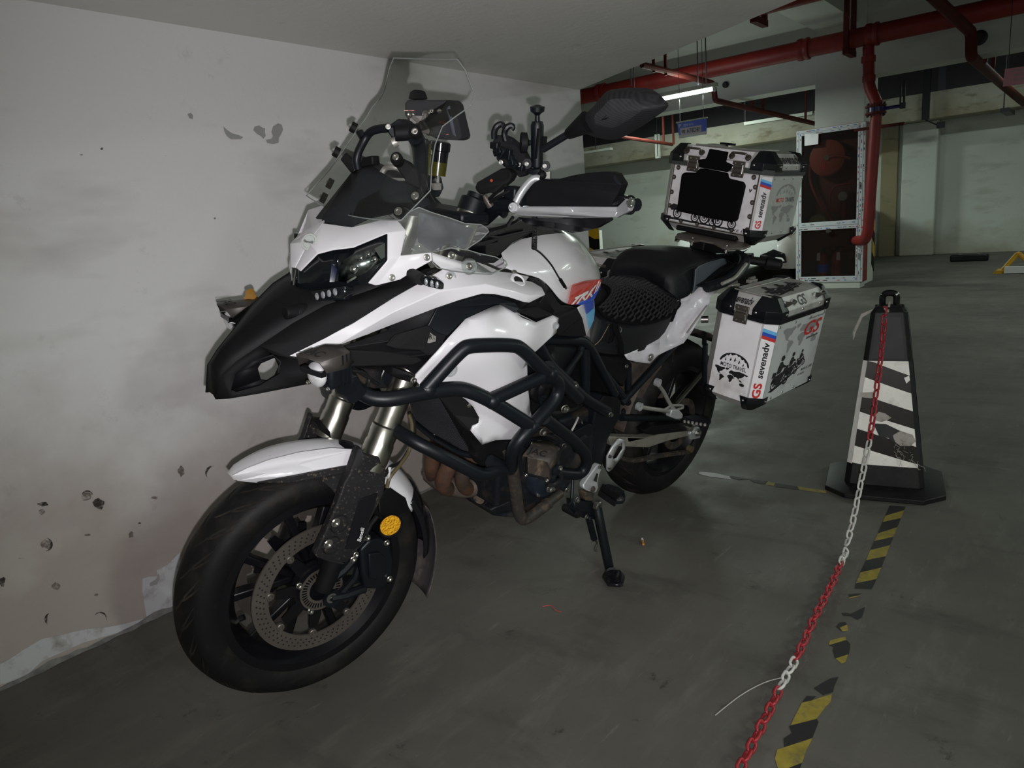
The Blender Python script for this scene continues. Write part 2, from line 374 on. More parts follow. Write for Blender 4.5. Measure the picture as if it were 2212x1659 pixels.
# low sloping-lane soffit over the motorcycle: its free edge runs skew to the wall
e0 = V(3.29, WY, 1.712); ed = (V(2.73, 1.01, 1.712) - e0).normalized()
e1 = e0 + ed*7.5
struct(MB().prism([(-3.4, WY+.2, 1.712), (3.3, WY+.2, 1.712), tuple(e0), tuple(e1), (-3.4, e1.y, 1.712)], (0, 0, .3)), 'ceiling', 'soffit', smooth=0)
struct(MB().box((5.5, 1, 3.75), (18, 20, .1)), 'ceiling', 'shadegrey', smooth=0)
struct(MB().box((14.0, 1, 1.17), (.2, 20, 2.34)), 'wall_back', 'fwall', smooth=0)
struct(MB().box((14.0, 1, 3.02), (.2, 20, 1.36)), 'wall_back', 'shadegrey', smooth=0)  # upper wall panel, coloured dark for the gloom above the back beam
struct(MB().box((5.5, -9, 1.85), (18, .2, 3.7)), 'wall_right', 'fwall', smooth=0)
struct(MB().box((-3.5, 1, 1.85), (.2, 20, 3.7)), 'wall_front', 'fwall', smooth=0)
struct(MB().box((8.6, 11, 1.85), (11, .2, 3.7)), 'wall_far_left', 'fwall', smooth=0)
# columns, beams, pilaster and its painted shade strip
struct(MB().box((9.62, 2.455, 1.85), (.6, .55, 3.7)), 'column', 'beam', smooth=0, bevel=.008)
struct(MB().box((9.55, 6.6, 3.04), (.35, 7.73, 1.3)), 'beam', 'beam', smooth=0)
struct(MB().box((9.55, -2.8, 3.04), (.35, 9.96, 1.3)), 'beam', 'beam', smooth=0)
struct(MB().box((6.4, 2.50, 3.33), (5.85, .46, .72)), 'beam', 'beam', smooth=0)
struct(MB().box((13.6, 1, 2.335), (.6, 19.8, .39)), 'beam', 'dirtshade', smooth=0)
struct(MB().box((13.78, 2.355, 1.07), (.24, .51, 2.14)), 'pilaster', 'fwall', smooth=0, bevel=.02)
struct(MB().box((13.86, 2.83, 1.07), (.08, .25, 2.14)), 'pilaster', 'dirtshade', smooth=0)  # thin box whose dark paint stands in for shade beside the pilaster
struct(MB().box((11.41, 7.35, .42), (.1, .5, .84)), 'kerb_block', 'beam', smooth=0)

# hazard stripes on column corners
hz = MB()
for i in range(6):
    a = .12 + i*.155; x0 = 9.93; hz.cur = 1 if i % 2 else 0
    hz.add([(x0, 2.172, a), (x0-.12, 2.172, a+.1), (x0-.12, 2.172, a+.255), (x0, 2.172, a+.155)], [(0, 1, 2, 3)])
    hz.add([(x0+.002, 2.172, a), (x0+.002, 2.30, a-.06), (x0+.002, 2.30, a+.095), (x0+.002, 2.172, a+.155)], [(0, 1, 2, 3)])
tag(hz.obj('hazard_strip', ['black', 'yellow'], base=(9.9, 2.172, .1), smooth=0), 'black and yellow hazard strip on the column corner beside the fire cabinet', 'strip')
hz = MB()
for i in range(6):
    a = -.05 + i*.21; hz.cur = (1 if i % 2 == 0 else 0)
    hz.add([(11.348, 7.6, a+.12), (11.348, 7.2, a-.10), (11.348, 7.2, a+.11), (11.348, 7.6, a+.33)], [(0, 1, 2, 3)])
    hz.add([(11.348, 7.2, a-.10), (11.348, 7.1, a-.10), (11.348, 7.1, a+.11), (11.348, 7.2, a+.11)], [(0, 1, 2, 3)])
tag(hz.obj('hazard_board', ['black', 'yellow'], base=(11.35, 7.4, .1), smooth=0), 'black and yellow hazard board standing far behind the fuel tank', 'strip')

# peeled flakes, scuffs and ragged skirting on the near wall
vw = view(0, 0, .40687, lambda px, py, y=None: WP(px, py, y=WY-.0015))
def flake(pts, name, m, th=-.0012):
    p = MB(); p.prism([vw(a, b) for a, b in pts], (0, th, 0)); o = p.obj(name, m, wl, smooth=0); return o
M['plaster'] = mat('grey_plaster', (.36, .36, .355), .9, dirt=(.2, .15, .1), ds=40, dlo=.6, dhi=.7)
M['patchwhite'] = mat('fresh_white_patch', (.60, .60, .62), .85, dirt=(.3, .27, .25), ds=18, dlo=.52, dhi=.75)
def smudge(name, col, lo, hi, amt):
    m = mat(name, col, .9, spec=.1); nt = m.node_tree; n = nt.nodes.new('ShaderNodeTexNoise'); n.inputs['Scale'].default_value = 75; n.inputs['Detail'].default_value = 6; n.inputs['Roughness'].default_value = .7
    g = nt.nodes.new('ShaderNodeNewGeometry'); nt.links.new(g.outputs['Position'], n.inputs['Vector']); r = nt.nodes.new('ShaderNodeMapRange')
    r.inputs['From Min'].default_value = lo; r.inputs['From Max'].default_value = hi; r.inputs['To Max'].default_value = amt
    nt.links.new(n.outputs['Fac'], r.inputs['Value']); nt.links.new(r.outputs[0], nt.nodes['Principled BSDF'].inputs['Alpha']); return m
M['scuff'] = smudge('dark_scuff', (.22, .18, .15), .35, .65, .55)
M['scuffdark'] = smudge('darker_scuff', (.07, .06, .05), .36, .60, .75)
ORG[wl.name] = ORG.get(wl.name, Vector((0, 0, 0)))
flake([(1186, 672), (1205, 690), (1232, 708), (1262, 716), (1290, 728), (1280, 738), (1225, 739), (1205, 722), (1192, 700)], 'peeled_patch', 'plaster')
flake([(1345, 690), (1352, 672), (1375, 666), (1392, 678), (1407, 682), (1405, 700), (1410, 722), (1398, 736), (1385, 722), (1362, 708)], 'peeled_patch', 'plaster')
flake([(1412, 742), (1440, 738), (1450, 722), (1441, 700), (1450, 670), (1475, 655), (1495, 662), (1502, 690), (1490, 716), (1480, 730), (1478, 758), (1450, 765), (1418, 758)], 'peeled_patch', 'plaster')
flake([(995, 605), (1012, 600), (1024, 612), (1022, 632), (1006, 628)], 'peeled_patch', 'plaster')
vw2 = view(0, 1000, .3014, lambda px, py, y=None: WP(px, py, y=WY-.0015))
def flake2(pts, name, m):
    p = MB(); p.prism([vw2(a, b) for a, b in pts], (0, -.0012, 0)); return p.obj(name, m, wl, smooth=0)
flake2([(1020, 830), (1060, 815), (1130, 812), (1125, 770), (1200, 730), (1290, 640), (1300, 1030), (1220, 1060), (1050, 1110), (1035, 1020), (1020, 930)], 'repair_patch', 'patchwhite')
p = MB(); p.prism([vw2(a, b)+V(0, -.002, 0) for a, b in [(1135, 790), (1120, 830), (1070, 860), (1075, 882), (1120, 870), (1140, 830)]], (0, -.001, 0)); p.obj('mortar_smear', 'plaster', wl, smooth=0)
flake2([(0, 1440), (60, 1410), (180, 1330), (300, 1260), (420, 1235), (620, 1190), (780, 1175), (900, 1150), (1050, 1110), (1040, 1135), (900, 1200), (600, 1285), (300, 1420), (180, 1530), (0, 1590)], 'skirting_patch', 'patchwhite')
def blob(cx_, cy_, r, m, f=vw2, sq=1., name='scuff_mark'):
    pts = [];
    for k in range(11):
        a = 2*PI*k/11; q = r*(1 + random.uniform(-.28, .28)); pts.append(f(cx_+q*math.cos(a), cy_+q*math.sin(a)*sq))
    p = MB(); p.prism(pts, (0, -.0008, 0)); return p.obj(name, m, wl, smooth=0)
def crescent(cx_, cy_, r, a0, a1, w, m, f=vw2):
    pts = [f(cx_+r*math.cos(a0+(a1-a0)*k/8), cy_+r*math.sin(a0+(a1-a0)*k/8)) for k in range(9)]
    pts += [f(cx_+(r-w*math.sin(PI*k/8)-1)*math.cos(a0+(a1-a0)*k/8), cy_+(r-w*math.sin(PI*k/8)-1)*math.sin(a0+(a1-a0)*k/8)) for k in range(8, -1, -1)]
    p = MB(); p.prism(pts, (0, -.0008, 0)); return p.obj('scuff_mark', m, wl, smooth=0)
blob(712, 298, 42, 'scuffdark'); blob(625, 240, 34, 'scuff'); crescent(625, 238, 42, 3.5, 6.1, 9, 'scuffdark'); crescent(330, 585, 48, -1.4, 1.6, 18, 'scuffdark'); blob(325, 580, 34, 'scuff')
crescent(1520, 70, 50, 2.4, 5.0, 16, 'scuffdark'); crescent(720, 1112, 46, 3.6, 6.6, 10, 'scuffdark'); crescent(365, 1120, 46, 2.0, 4.4, 18, 'scuffdark'); blob(300, 350, 20, 'scuff')
blob(1108, 250, 26, 'scuff', sq=.4); blob(310, 296, 42, 'scuffdark', sq=.35); blob(15, 850, 24, 'scuffdark', sq=1.4); blob(400, 885, 26, 'scuff'); blob(690, 945, 13, 'scuff'); blob(150, 684, 26, 'scuff', sq=.12)
blob(1300, 60, 26, 'scuff', sq=1.3); blob(630, 515, 22, 'scuff', sq=.4); blob(940, 515, 15, 'scuff', sq=1.6); blob(1000, 432, 9, 'scuffdark', sq=.6); blob(540, 790, 6, 'scuffdark', f=vw); blob(430, 822, 10, 'scuff', f=vw, sq=.4); blob(1140, 1160, 5, 'scuff', f=vw)
# mortar ledge at the foot of the wall
p = MB(); xs = [-1.5 + i*.024 for i in range(201)]
r0 = [V(x, WY+.01, 0) for x in xs]; r1 = [V(x, WY-.003, .007+.022*max(0, noise.noise(V(x*7, 0, 3)))+.006*noise.noise(V(x*31, 5, 3))) for x in xs]
r2 = [V(x, WY-.006-.012*abs(noise.noise(V(x*9, 1, 0))), .004) for x in xs]; r3 = [V(x, WY-.010-.05*max(0, noise.noise(V(x*5, 7, 0)))-.018*abs(noise.noise(V(x*29, 2, 0))), .0005) for x in xs]
p.grid([r1, r2, r3]); o = p.obj('trim_1', mat('grey_mortar', (.20, .195, .19), .9, var=.3, vs=40), smooth=60); o['kind'] = 'structure'

# ---------------------------------------------------------------- pipes under the ceiling
M['pipered'] = mat('red_pipe_paint', (.22, .016, .013), .5, var=.2, vs=4, dirt=(.13, .09, .08), ds=3, dlo=.6, dhi=.8)
M['pipered2'] = mat('faded_red_paint', (.085, .016, .011), .65, spec=.2, var=.2, vs=5)
M['darkpipe'] = mat('dark_pipe', (.012, .012, .018), .5)
R = root('sprinkler_main_pipe', 'thick dark red pipe running under the beams across the upper edge', 'pipe', (8.9, 2.4, 2.72))
MB().tube([(8.9, 9, 2.72), (8.9, -4, 2.72)], .098, 20).obj('pipe', 'pipered', R)
for y in (2.73, 2.02, -1.6, 5.4):
    MB().lathe((8.9, y-.06, 2.72), (0, 1, 0), [(0, .1), (0, .116), (.02, .12), (.05, .108), (.08, .12), (.12, .116), (.12, .1)], 20).obj('coupling', 'pipered', R)
R = root('pipe_riser', 'red vertical pipe with a kink and blue valve beside the fire cabinet', 'pipe', (8.9, 2.0, .7))
pp = fillet([WP(1876, 100, x=8.9), WP(1877, 186, x=8.88), WP(1894, 222, x=8.86), WP(1893, 245, x=8.86), WP(1875, 500, x=8.86), WP(1868, 520, x=8.9), WP(1845, 519, x=9.2)], .07)
MB().tube(pp, .058, 16).obj('pipe', 'pipered', R)
for (a, b) in (((1876, 128), .072), ((1877, 170), .066), ((1893, 224), .068)):
    q = WP(*a, x=8.88); MB().cyl(q+V(0, 0, -.03), q+V(0, 0, .03), b, 16).obj('collar', 'pipered', R)
q = WP(1892, 237, x=8.86)
for dz in (.036, -.036): MB().cyl(q+V(0, 0, dz-.01), q+V(0, 0, dz+.01), .105, 18).obj('flange', 'pipered2', R)
MB().cyl(q+V(0, 0, -.026), q+V(0, 0, .026), .085, 18).obj('valve_body', 'navy', R)
MB().cyl(q, q+V(0, -.26, 0), .018, 8).obj('valve_stem', 'navy', R)
MB().box(q+V(0, -.27, .11), (.02, .02, .28)).box(q+V(0, -.235, .12), (.02, .015, .2)).box(q+V(0, -.26, .0), (.05, .05, .06)).obj('valve_lever', 'darkpipe', R)
mb = MB()
for k in range(8): mb.cyl(q+V(.085*math.cos(k*PI/4), .085*math.sin(k*PI/4), -.07), q+V(.085*math.cos(k*PI/4), .085*math.sin(k*PI/4), .07), .009, 6)
mb.obj('flange_bolts', 'darkpipe', R)
MB().box(q+V(.15, 0, -.17), (.04, .5, .03)).obj('wall_bracket', 'pipered2', R)
def Tpath(pts): return [WP(a, b, x=x) for a, b, x in pts]
R = root('branch_pipe', 'thin red pipe crossing the beam near the lit tube', 'pipe', (8.0, 3.8, 2.5))
MB().tube(fillet(Tpath([(1387, 140, 7.4), (1541, 180, 8.72), (1545, 217, 8.72), (1760, 267, 12.2)]), .05), .033, 10).obj('pipe', 'pipered2', R)
for a, xx in (((1412, 148), 7.6), ((1438, 155), 7.8)):
    q = WP(*a, x=xx); MB().box(q+V(0, 0, .10), (.02, .03, .28)).obj('hanger', 'pipered2', R)
for a, xx in (((1648, 240), 10.4), ((1740, 262), 11.9), ((1625, 236), 10.0)):
    q = WP(*a, x=xx); MB().box(q+V(0, 0, .5), (.03, .03, 1.0)).obj('hanger', 'pipered2', R)
R = root('branch_pipe', 'red pipe stepping down over the thick main beside the ceiling sprinkler', 'pipe', (8.9, 1.1, 2.4))
MB().tube(fillet(Tpath([(2010, -12, 7.6), (2098, 70, 8.72), (2098, 122, 8.72), (2160, 178, 11.4), (2212, 222, 13)]), .06), .052, 12).obj('pipe', 'pipered2', R)
for a, xx in (((2128, 150), 10), ((2144, 165), 10.7)):
    q = WP(*a, x=xx); MB().box(q+V(0, 0, .5), (.04, .04, 1.1)).obj('hanger', 'pipered2', R)
R = root('branch_pipe', 'thin red pipe on drop rods seen below the mirror', 'pipe', (11, 5.6, 2.2))
MB().tube(Tpath([(1262, 284, 9.9), (1452, 312, 12.6)]), .03, 8).obj('pipe', 'pipered2', R)
for a, xx in (((1434, 309), 12.3), ((1455, 312), 12.6)):
    q = WP(*a, x=xx); MB().box(q+V(0, 0, .5), (.03, .03, 1.0)).obj('hanger', 'pipered2', R)
def uhanger(px, x, w, z0, lab):
    y = WP(px[0], px[1], x=x).y
    R = root('pipe_hanger', lab, 'bracket', (x, y, z0))
    for dx in (-w, w): MB().box((x+dx, y, (z0+3.7)/2), (.05, .05, 3.7-z0)).obj('upright', 'pipered2', R)
    MB().box((x, y, z0), (2*w+.05, .06, .06)).obj('crossbar', 'pipered2', R)
uhanger((1835, 112), 8.9, .14, 2.585, 'reddish brown U-shaped hanger wrapped under the thick pipe near the column')
uhanger((1640, 48), 7.5, .14, 2.80, 'orange brown hanger end peeping below the low ceiling edge')
R = root('ceiling_pipe', 'short run of dark red pipe above the low ceiling edge', 'pipe', (7.5, 2.7, 2.9))
MB().tube([(7.5, 4.2, 2.92), (7.5, 1.2, 2.92)], .07, 14).obj('pipe', 'pipered', R)
# sprinkler / camera heads
for (px, py, x, lab) in ((2116, 82, 9.36, 'black round sprinkler rose on the beam beside the stepped pipe'), (1568, 183, 9.36, 'small black plug on the beam above the lit tube')):
    q = WP(px, py, x=x); r = .075 if px > 2000 else .04
    tag(MB().lathe(q, (-1, 0, 0), [(0, r), (.02, r), (.03, r*.7), (.05, r*.55), (.05, 0)], 16).obj('sprinkler_rose', 'darkpipe', base=q), lab, 'sprinkler')
# black conduits by the pilaster
R = root('conduit', 'black vertical conduit ending in a loose cable above the pilaster', 'conduit', (13.2, 2.5, 2.2))
a = WP(1998, 130, x=13.2); b = WP(1999, 259, x=13.2); a = V(b.x, b.y, 3.7)
MB().box((a+b)/2, (.06, .10, (a-b).length)).obj('tube', 'darkpipe', R)
MB().tube(fillet([b, b+V(0, -.1, -.06), WP(2025, 270, x=13.25)], .1), .012, 6).obj('cable', 'darkpipe', R)
MB().box(WP(2032, 270, x=13.25), (.08, .10, .09)).obj('end_box', 'darkpipe', R)
a = WP(2037, 120, x=12.2); b = WP(2034, 195, x=12.2); a = V(b.x, b.y, 3.7)
tag(MB().box((a+b)/2, (.06, .09, (a-b).length)).obj('conduit', 'darkpipe', base=b), 'short black conduit hanging from the dark ceiling beside the cabled one', 'conduit')
for (px, y0, y1, x, lab) in ((1525, 84, 187, 8.3, 'thin black rod dropping to the lit tube fitting'), (1363, 151, 185, 8.3, 'thin black rod near the carbon mirror'), (1420, 245, 338, 12.6, 'thin dark cable drop behind the top case')):
    b = WP(px+1, y1, x=x); a = V(b.x, b.y, 3.7)
    tag(MB().cyl(a, b, .008, 6).obj('drop_rod', 'darkpipe', base=b), lab, 'rod')
R = root('cable_tray', 'pale cable tray bracket hanging behind the top case', 'tray', (12.8, 5.6, 2.3))
a = WP(1421, 290, x=12.8); b = WP(1420, 342, x=12.8); MB().box((a+b)/2, (.06, .08, (a-b).length)).obj('upright', 'beam', R)
a = WP(1610, 268, x=12.5); b = WP(1757, 244, x=12.5); MB().box((a+b)/2, (.12, abs(a.y-b.y), .05)).obj('tray', 'beam', R)
for q in (a, b): MB().cyl(q, V(q.x, q.y, 3.7), .008, 6).obj('rod', 'darkpipe', R)
a = WP(1262, 331, x=12.5); b = WP(1297, 324, x=12.5)
R = root('unlit_tube_light', 'unlit tube light fitting hanging below the mirror', 'light', tuple(b))
MB().box((a+b)/2, (.1, abs(a.y-b.y)+.5, .04)).obj('housing', 'beam', R); MB().cyl(b+V(0, .1, .02), V(b.x, b.y+.1, 3.7), .008, 6).obj('rod', 'darkpipe', R)
a = WP(2168, 236, x=12.4); b = WP(2186, 247, x=12.4)
R = root('unlit_tube_light', 'dark tube light fitting seen end on below the pink notice', 'light', tuple(b))
MB().box((a+b)/2, (.8, .1, .05)).obj('housing', 'darkpipe', R); MB().cyl(a, V(a.x, a.y, 3.7), .008, 6).obj('rod', 'darkpipe', R)

# tube lights (the room's sources, plus an added pair under the soffit)
M['tube'] = mat('glowing_tube', (1, 1, 1), .4, emit=(.93, 1, .93), es=5)
NEARS = ['lit white tube light hanging beside the carbon mirror tip', 'lit tube light over the aisle in front of the fire cabinet', 'lit tube light over the open bay to the side of the cone', 'lit tube light near the far pilaster', 'lit tube light by the far corner of the aisle',
         'lit tube light nearest the camera over the aisle', 'lit tube light above the hazard column', 'lit tube light over the next bay beyond the low wall', 'added fill tube light under the low ceiling behind the camera', 'second added fill tube light under the low ceiling nearer the wall']
for (lx, ly, lz, e), lab in zip(LAMPS, NEARS):
    R = root('tube_light', lab, 'light', (lx, ly, lz), 'tube lights of the garage')
    MB().box((lx, ly, lz+.045), (.07, 1.24, .04)).obj('housing', 'beam', R)
    MB().tube([(lx, ly-.57, lz), (lx, ly+.57, lz)], .017, 10).obj('tube', 'tube', R)
    for s in (-1, 1):
        MB().box((lx, ly+s*.59, lz+.01), (.04, .03, .06)).obj('end_holder', 'beam', R)
        MB().cyl((lx, ly+s*.4, lz+.06), (lx, ly+s*.4, 1.71 if lz < 1.6 else (3.7 if ly < 4.5 or lx < 9 else 3.7)), .006, 6).obj('rod', 'darkpipe', R)

# hanging notices
q = [WP(1467, 299, x=7.9), WP(1525, 290, x=7.9), WP(1526, 256, x=7.9), WP(1463, 267, x=7.9)]
M['signblue'] = mat('sign_blue', (.06, .12, .75), .4); M['signpink'] = mat('pink_paper', (.60, .26, .33), .7); M['card'] = mat('pale_card', (.66, .58, .68), .5)
R = root('parking_sign', 'blue and white parking space sign hanging above the top case', 'sign', tuple(q[0]))
MB().prism(q, (.012, 0, 0)).obj('panel', 'signblue', R, smooth=0)
mb = MB(); mb.shape([(0, 0), (1, 0), (1, .2), (0, .2)], q, .002); mb.obj('white_band', 'whiteprint', R, smooth=0)
mb = MB(); mb.shape([(.08, .16), (.84, .16), (.84, .64), (.08, .64)], q, .004); mb.obj('plate_card', 'card', R, smooth=0)
def sub(q, u0, u1, v0, v1):
    a, b, c, d = q; f = lambda u, v: a*(1-u)*(1-v)+b*u*(1-v)+c*u*v+d*(1-u)*v
    return [f(u0, v0), f(u1, v0), f(u1, v1), f(u0, v1)]
mb = MB(); mb.text('粤', sub(q, .12, .27, .26, .52), off=.006); mb.text('A78D8F', sub(q, .31, .8, .26, .54), off=.006); mb.obj('lettering', 'lettering', R, smooth=0)
mb = MB(); mb.text('P', sub(q, .05, .13, .70, .92), off=.004, bold=.02); mb.text('固定车位', sub(q, .22, .56, .72, .88), off=.004); mb.obj('heading', 'whiteprint', R, smooth=0)
MB().box((q[2]+q[3])/2+V(0, 0, .01), (.03, abs(q[2].y-q[3].y)+.02, .014)).obj('top_rail', 'beam', R)
for t in (.1, .9): a = q[3].lerp(q[2], t); MB().cyl(a, V(a.x, a.y, 3.7), .003, 5).obj('wire', 'darkpipe', R)
q = [WP(2166, 187, x=7.6), WP(2240, 178, x=7.6), WP(2243, 139, x=7.6), WP(2171, 149, x=7.6)]
R = root('pink_notice', 'pink printed notice hanging at the right edge', 'sign', tuple(q[0]))
MB().prism(q, (.006, 0, 0)).obj('sheet', 'signpink', R, smooth=0)
mb = MB(); mb.text('产权车位', sub(q, .22, .9, .74, .92), off=.002); mb.text('请勿占用', sub(q, .3, .9, .50, .68), off=.002); mb.text('17620895', sub(q, .22, .95, .22, .40), off=.002); mb.obj('print', 'greyprint', R, smooth=0)
for t in (.1, .9): a = q[3].lerp(q[2], t); MB().cyl(a, V(a.x, a.y, 3.7), .003, 5).obj('wire', 'darkpipe', R)

# ---------------------------------------------------------------- fire hose cabinet
vq = lambda a, b, x=9.1: WP(1680+a*.24119, 250+b*.24119, x=x)
M['film'] = mat('filmed_white_frame', (.62, .64, .68), .45, var=.05); M['cabred'] = mat('cabinet_red', (.26, .028, .02), .55, var=.2, dirt=(.06, .02, .018), ds=6)
M['cabdark'] = mat('cabinet_interior', (.16, .05, .04), .8); M['hosered'] = mat('red_hose', (.34, .065, .035), .6)
M['cabglass'] = clearmat('dusty_cabinet_glass', (.74, .70, .68), haze=.012)
yL, yR, zB0, zT0 = 2.868, 2.112, .075, 1.865
FW = .062; yi0, yi1 = yR+FW+.012, yL-FW
R = root('fire_hose_cabinet', 'white framed glass cabinet with a red hose reel and extinguishers', 'cabinet', (9.1, 2.5, 0))
MB().box((9.20, (yL+yR)/2, .04), (.22, yL-yR-.05, .075)).obj('plinth', 'beam', R, smooth=0)
b = MB(); b.box((9.30, (yL+yR)/2, .97), (.02, yL-yR, 1.80)).box((9.21, yR+.012, .97), (.2, .02, 1.8)).box((9.21, yL-.012, .97), (.2, .02, 1.8)).box((9.21, 2.49, 1.86), (.2, .76, .02)).box((9.21, 2.49, .085), (.2, .76, .02))
b.obj('case', 'cabred', R, smooth=0)
MB().box((9.285, 2.49, .97), (.004, .7, 1.76)).obj('back_panel', 'cabdark', R, smooth=0)
zm = (.70, .795)
def fr(y0, y1, z0, z1): return MB().box((9.1, (y0+y1)/2, (z0+z1)/2), (.035, y1-y0, z1-z0))
for nm, a in (('frame_rail', (yR, yL, zT0-FW, zT0)), ('frame_rail', (yR, yL, zm[0], zm[1])), ('frame_rail', (yR, yL, zB0, zB0+.07)), ('frame_stile', (yR, yR+FW+.015, zB0+.07, zm[0])), ('frame_stile', (yL-FW, yL, zB0+.07, zm[0])), ('frame_stile', (yR, yR+FW+.015, zm[1], zT0-FW)), ('frame_stile', (yL-FW, yL, zm[1], zT0-FW))):
    o = fr(*a).obj(nm, 'film', R, smooth=0, bevel=.004)
for (y0, y1, z0, z1) in ((yR+.018, yR+.022, .1, 1.84), (yR+.055, yR+.058, .1, 1.84), (yL-.030, yL-.027, .1, 1.84), (yR+.05, yL-.05, zT0-.035, zT0-.032), (yR+.05, yL-.05, zm[0]+.045, zm[0]+.048)):
    MB().box((9.0815, (y0+y1)/2, (z0+z1)/2), (.003, y1-y0, z1-z0)).obj('frame_groove', 'greyprint', R, smooth=0)
for col, nm in (('blue', 'film_mark'), ('redprint', 'film_mark'), ('lettering', 'film_mark')):
    mb = MB()
    for i in range(70):
        r = random.random()
        if r < .62:
            y = random.choice((yR+.010, yR+.038, yR+.066, yL-.018, yL-.046)); z = random.uniform(.1, 1.84); s = (.006, random.uniform(.008, .03))
        else:
            z = random.choice((zT0-.018, zT0-.05, zm[0]+.02, zm[0]+.07, .10, .125)); y = random.uniform(yR+.06, yL-.03); s = (random.uniform(.01, .04), .006)
        mb.add([(9.0812, y-s[0]/2, z-s[1]/2), (9.0812, y+s[0]/2, z-s[1]/2), (9.0812, y+s[0]/2, z+s[1]/2), (9.0812, y-s[0]/2, z+s[1]/2)], [(0, 1, 2, 3)])
    o = mb.obj(nm, col, R, smooth=0); o['kind'] = 'stuff'
for z0, z1 in ((zm[1], zT0-FW), (zB0+.07, zm[0])):
    MB().box((9.10, (yi0+yi1)/2, (z0+z1)/2), (.004, yi1-yi0, z1-z0)).obj('glass_pane', 'cabglass', R, smooth=0)
mb = MB(); mb.add([vq(240, 165, 9.078), vq(365, 160, 9.078), vq(362, 255, 9.078), vq(240, 270, 9.078)], [(0, 1, 2, 3)]); mb.obj('notice_paper', 'sheet', R, smooth=0, solid=.001)
MB().box(vq(452, 1030, 9.07), (.03, .035, .05)).box(vq(456, 1035, 9.06), (.012, .06, .018)).obj('door_latch', 'latch', R)
for yy, zz in ((yR+.05, 1.18), (yR+.045, .38)): MB().cyl((9.075, yy, zz-.035), (9.075, yy, zz+.035), .009, 8).obj('hinge', 'greyprint', R)
# inside: hose reel, loose hose, valve, rolled hose, two extinguishers
c = vq(452, 375, 9.2)
T = root('hose_reel', 'round red hose reel behind the cabinet glass', 'hose reel', tuple(c))
MB().lathe(c+V(-.05, 0, 0), (1, 0, 0), [(0, .19), (.004, .20), (.012, .20), (.012, .09), (.07, .09), (.07, .2), (.082, .2), (.082, 0)], 32).obj('drum', 'hosered', T)
mb = MB()
for k in range(4):
    for j in range(2): mb.ring(c+V(-.02+.026*j, 0, -.01), (1, 0, 0), .105+.026*k, .125+.026*k, .022, 32)
mb.obj('coiled_hose', 'hosered', T)
MB().cyl(c+V(-.07, 0, 0), c+V(-.04, 0, 0), .03, 12).obj('hub', 'bolt', T)
mb = MB(); mb.text('消火', [c+V(-.053, .10, -.14), c+V(-.053, -.08, -.14), c+V(-.053, -.08, -.05), c+V(-.053, .10, -.05)]); mb.obj('marking', 'redprint', T, smooth=0)
mb = MB(); mb.tube(fillet([c+V(-.05, 0, 0), c+V(-.07, -.1, .01), c+V(-.05, -.26, -.04)], .05), .014, 8)
mb.tube(fillet([c+V(-.02, .2, -.05), vq(280, 560, 9.18), vq(330, 700, 9.17), vq(420, 860, 9.17), vq(520, 980, 9.18)], .08), .014, 8)
tag(mb.obj('loose_hose', 'hosered', base=c), 'red hose hanging slack across the cabinet below the reel', 'hose')
c = vq(587, 720, 9.17); T = root('hydrant_valve', 'brass and red hydrant valve behind the cabinet glass', 'valve', tuple(c))
MB().lathe(c+V(-.03, 0, 0), (1, 0, 0), [(0, 0), (0, .05), (.015, .055), (.03, .04), (.05, .05), (.08, .05), (.08, 0)], 20).obj('outlet', 'boxalu', T)
MB().tube(fillet([c+V(.02, 0, 0), c+V(.03, 0, -.10), c+V(.03, 0, -.27)], .04), .036, 12).obj('pipe', 'cabred', T)
MB().tube(fillet([vq(690, 600, 9.16), vq(520, 625, 9.16), vq(470, 680, 9.16), vq(465, 850, 9.16), vq(560, 850, 9.16)], .05), .012, 8).obj('handle_pipe', 'hosered', T)
c = vq(365, 960, 9.17); tag(MB().lathe(c+V(-.05, 0, 0), (1, 0, 0), [(0, 0), (0, .02), (.004, .03), (0, .04), (.004, .05), (0, .06), (.004, .07), (0, .08), (.004, .09), (0, .10), (.05, .105), (.05, 0)], 28).obj('rolled_hose', mat('khaki_canvas', (.30, .30, .15), .85), base=c), 'rolled khaki canvas hose in the cabinet corner', 'hose')
for px, lab in ((405, 'red fire extinguisher with a blue label in the cabinet'), (525, 'plain red fire extinguisher behind the lower pane near the frame')):
    c = vq(px, 1455, 9.18); c.z = .095
    T = root('fire_extinguisher', lab, 'extinguisher', tuple(c), 'extinguishers in the fire cabinet')
    MB().lathe(c, (0, 0, 1), [(0, .05), (.01, .06), (.27, .06), (.31, .045), (.33, .02), (.345, .02)], 18).obj('cylinder', 'cabred', T)
    MB().box(c+V(0, 0, .365), (.03, .03, .04)).box(c+V(-.0, -.03, .39), (.02, .1, .012)).obj('handle', 'darkpipe', T)
    mb = MB(); mb.add([c+V(-.062, .035*(1 if px < 500 else -1)-.02, .24), c+V(-.062, .035*(1 if px < 500 else -1)+.025, .24), c+V(-.058, .035*(1 if px < 500 else -1)+.02, .33), c+V(-.058, .035*(1 if px < 500 else -1)-.015, .335)], [(0, 1, 2, 3)]); mb.obj('inspection_tag', 'card', T, smooth=0)
    if px < 500: MB().lathe(c+V(0, 0, .1), (0, 0, 1), [(0, .0605), (.09, .0605)], 18, caps=False).obj('label_band', 'signblue', T)

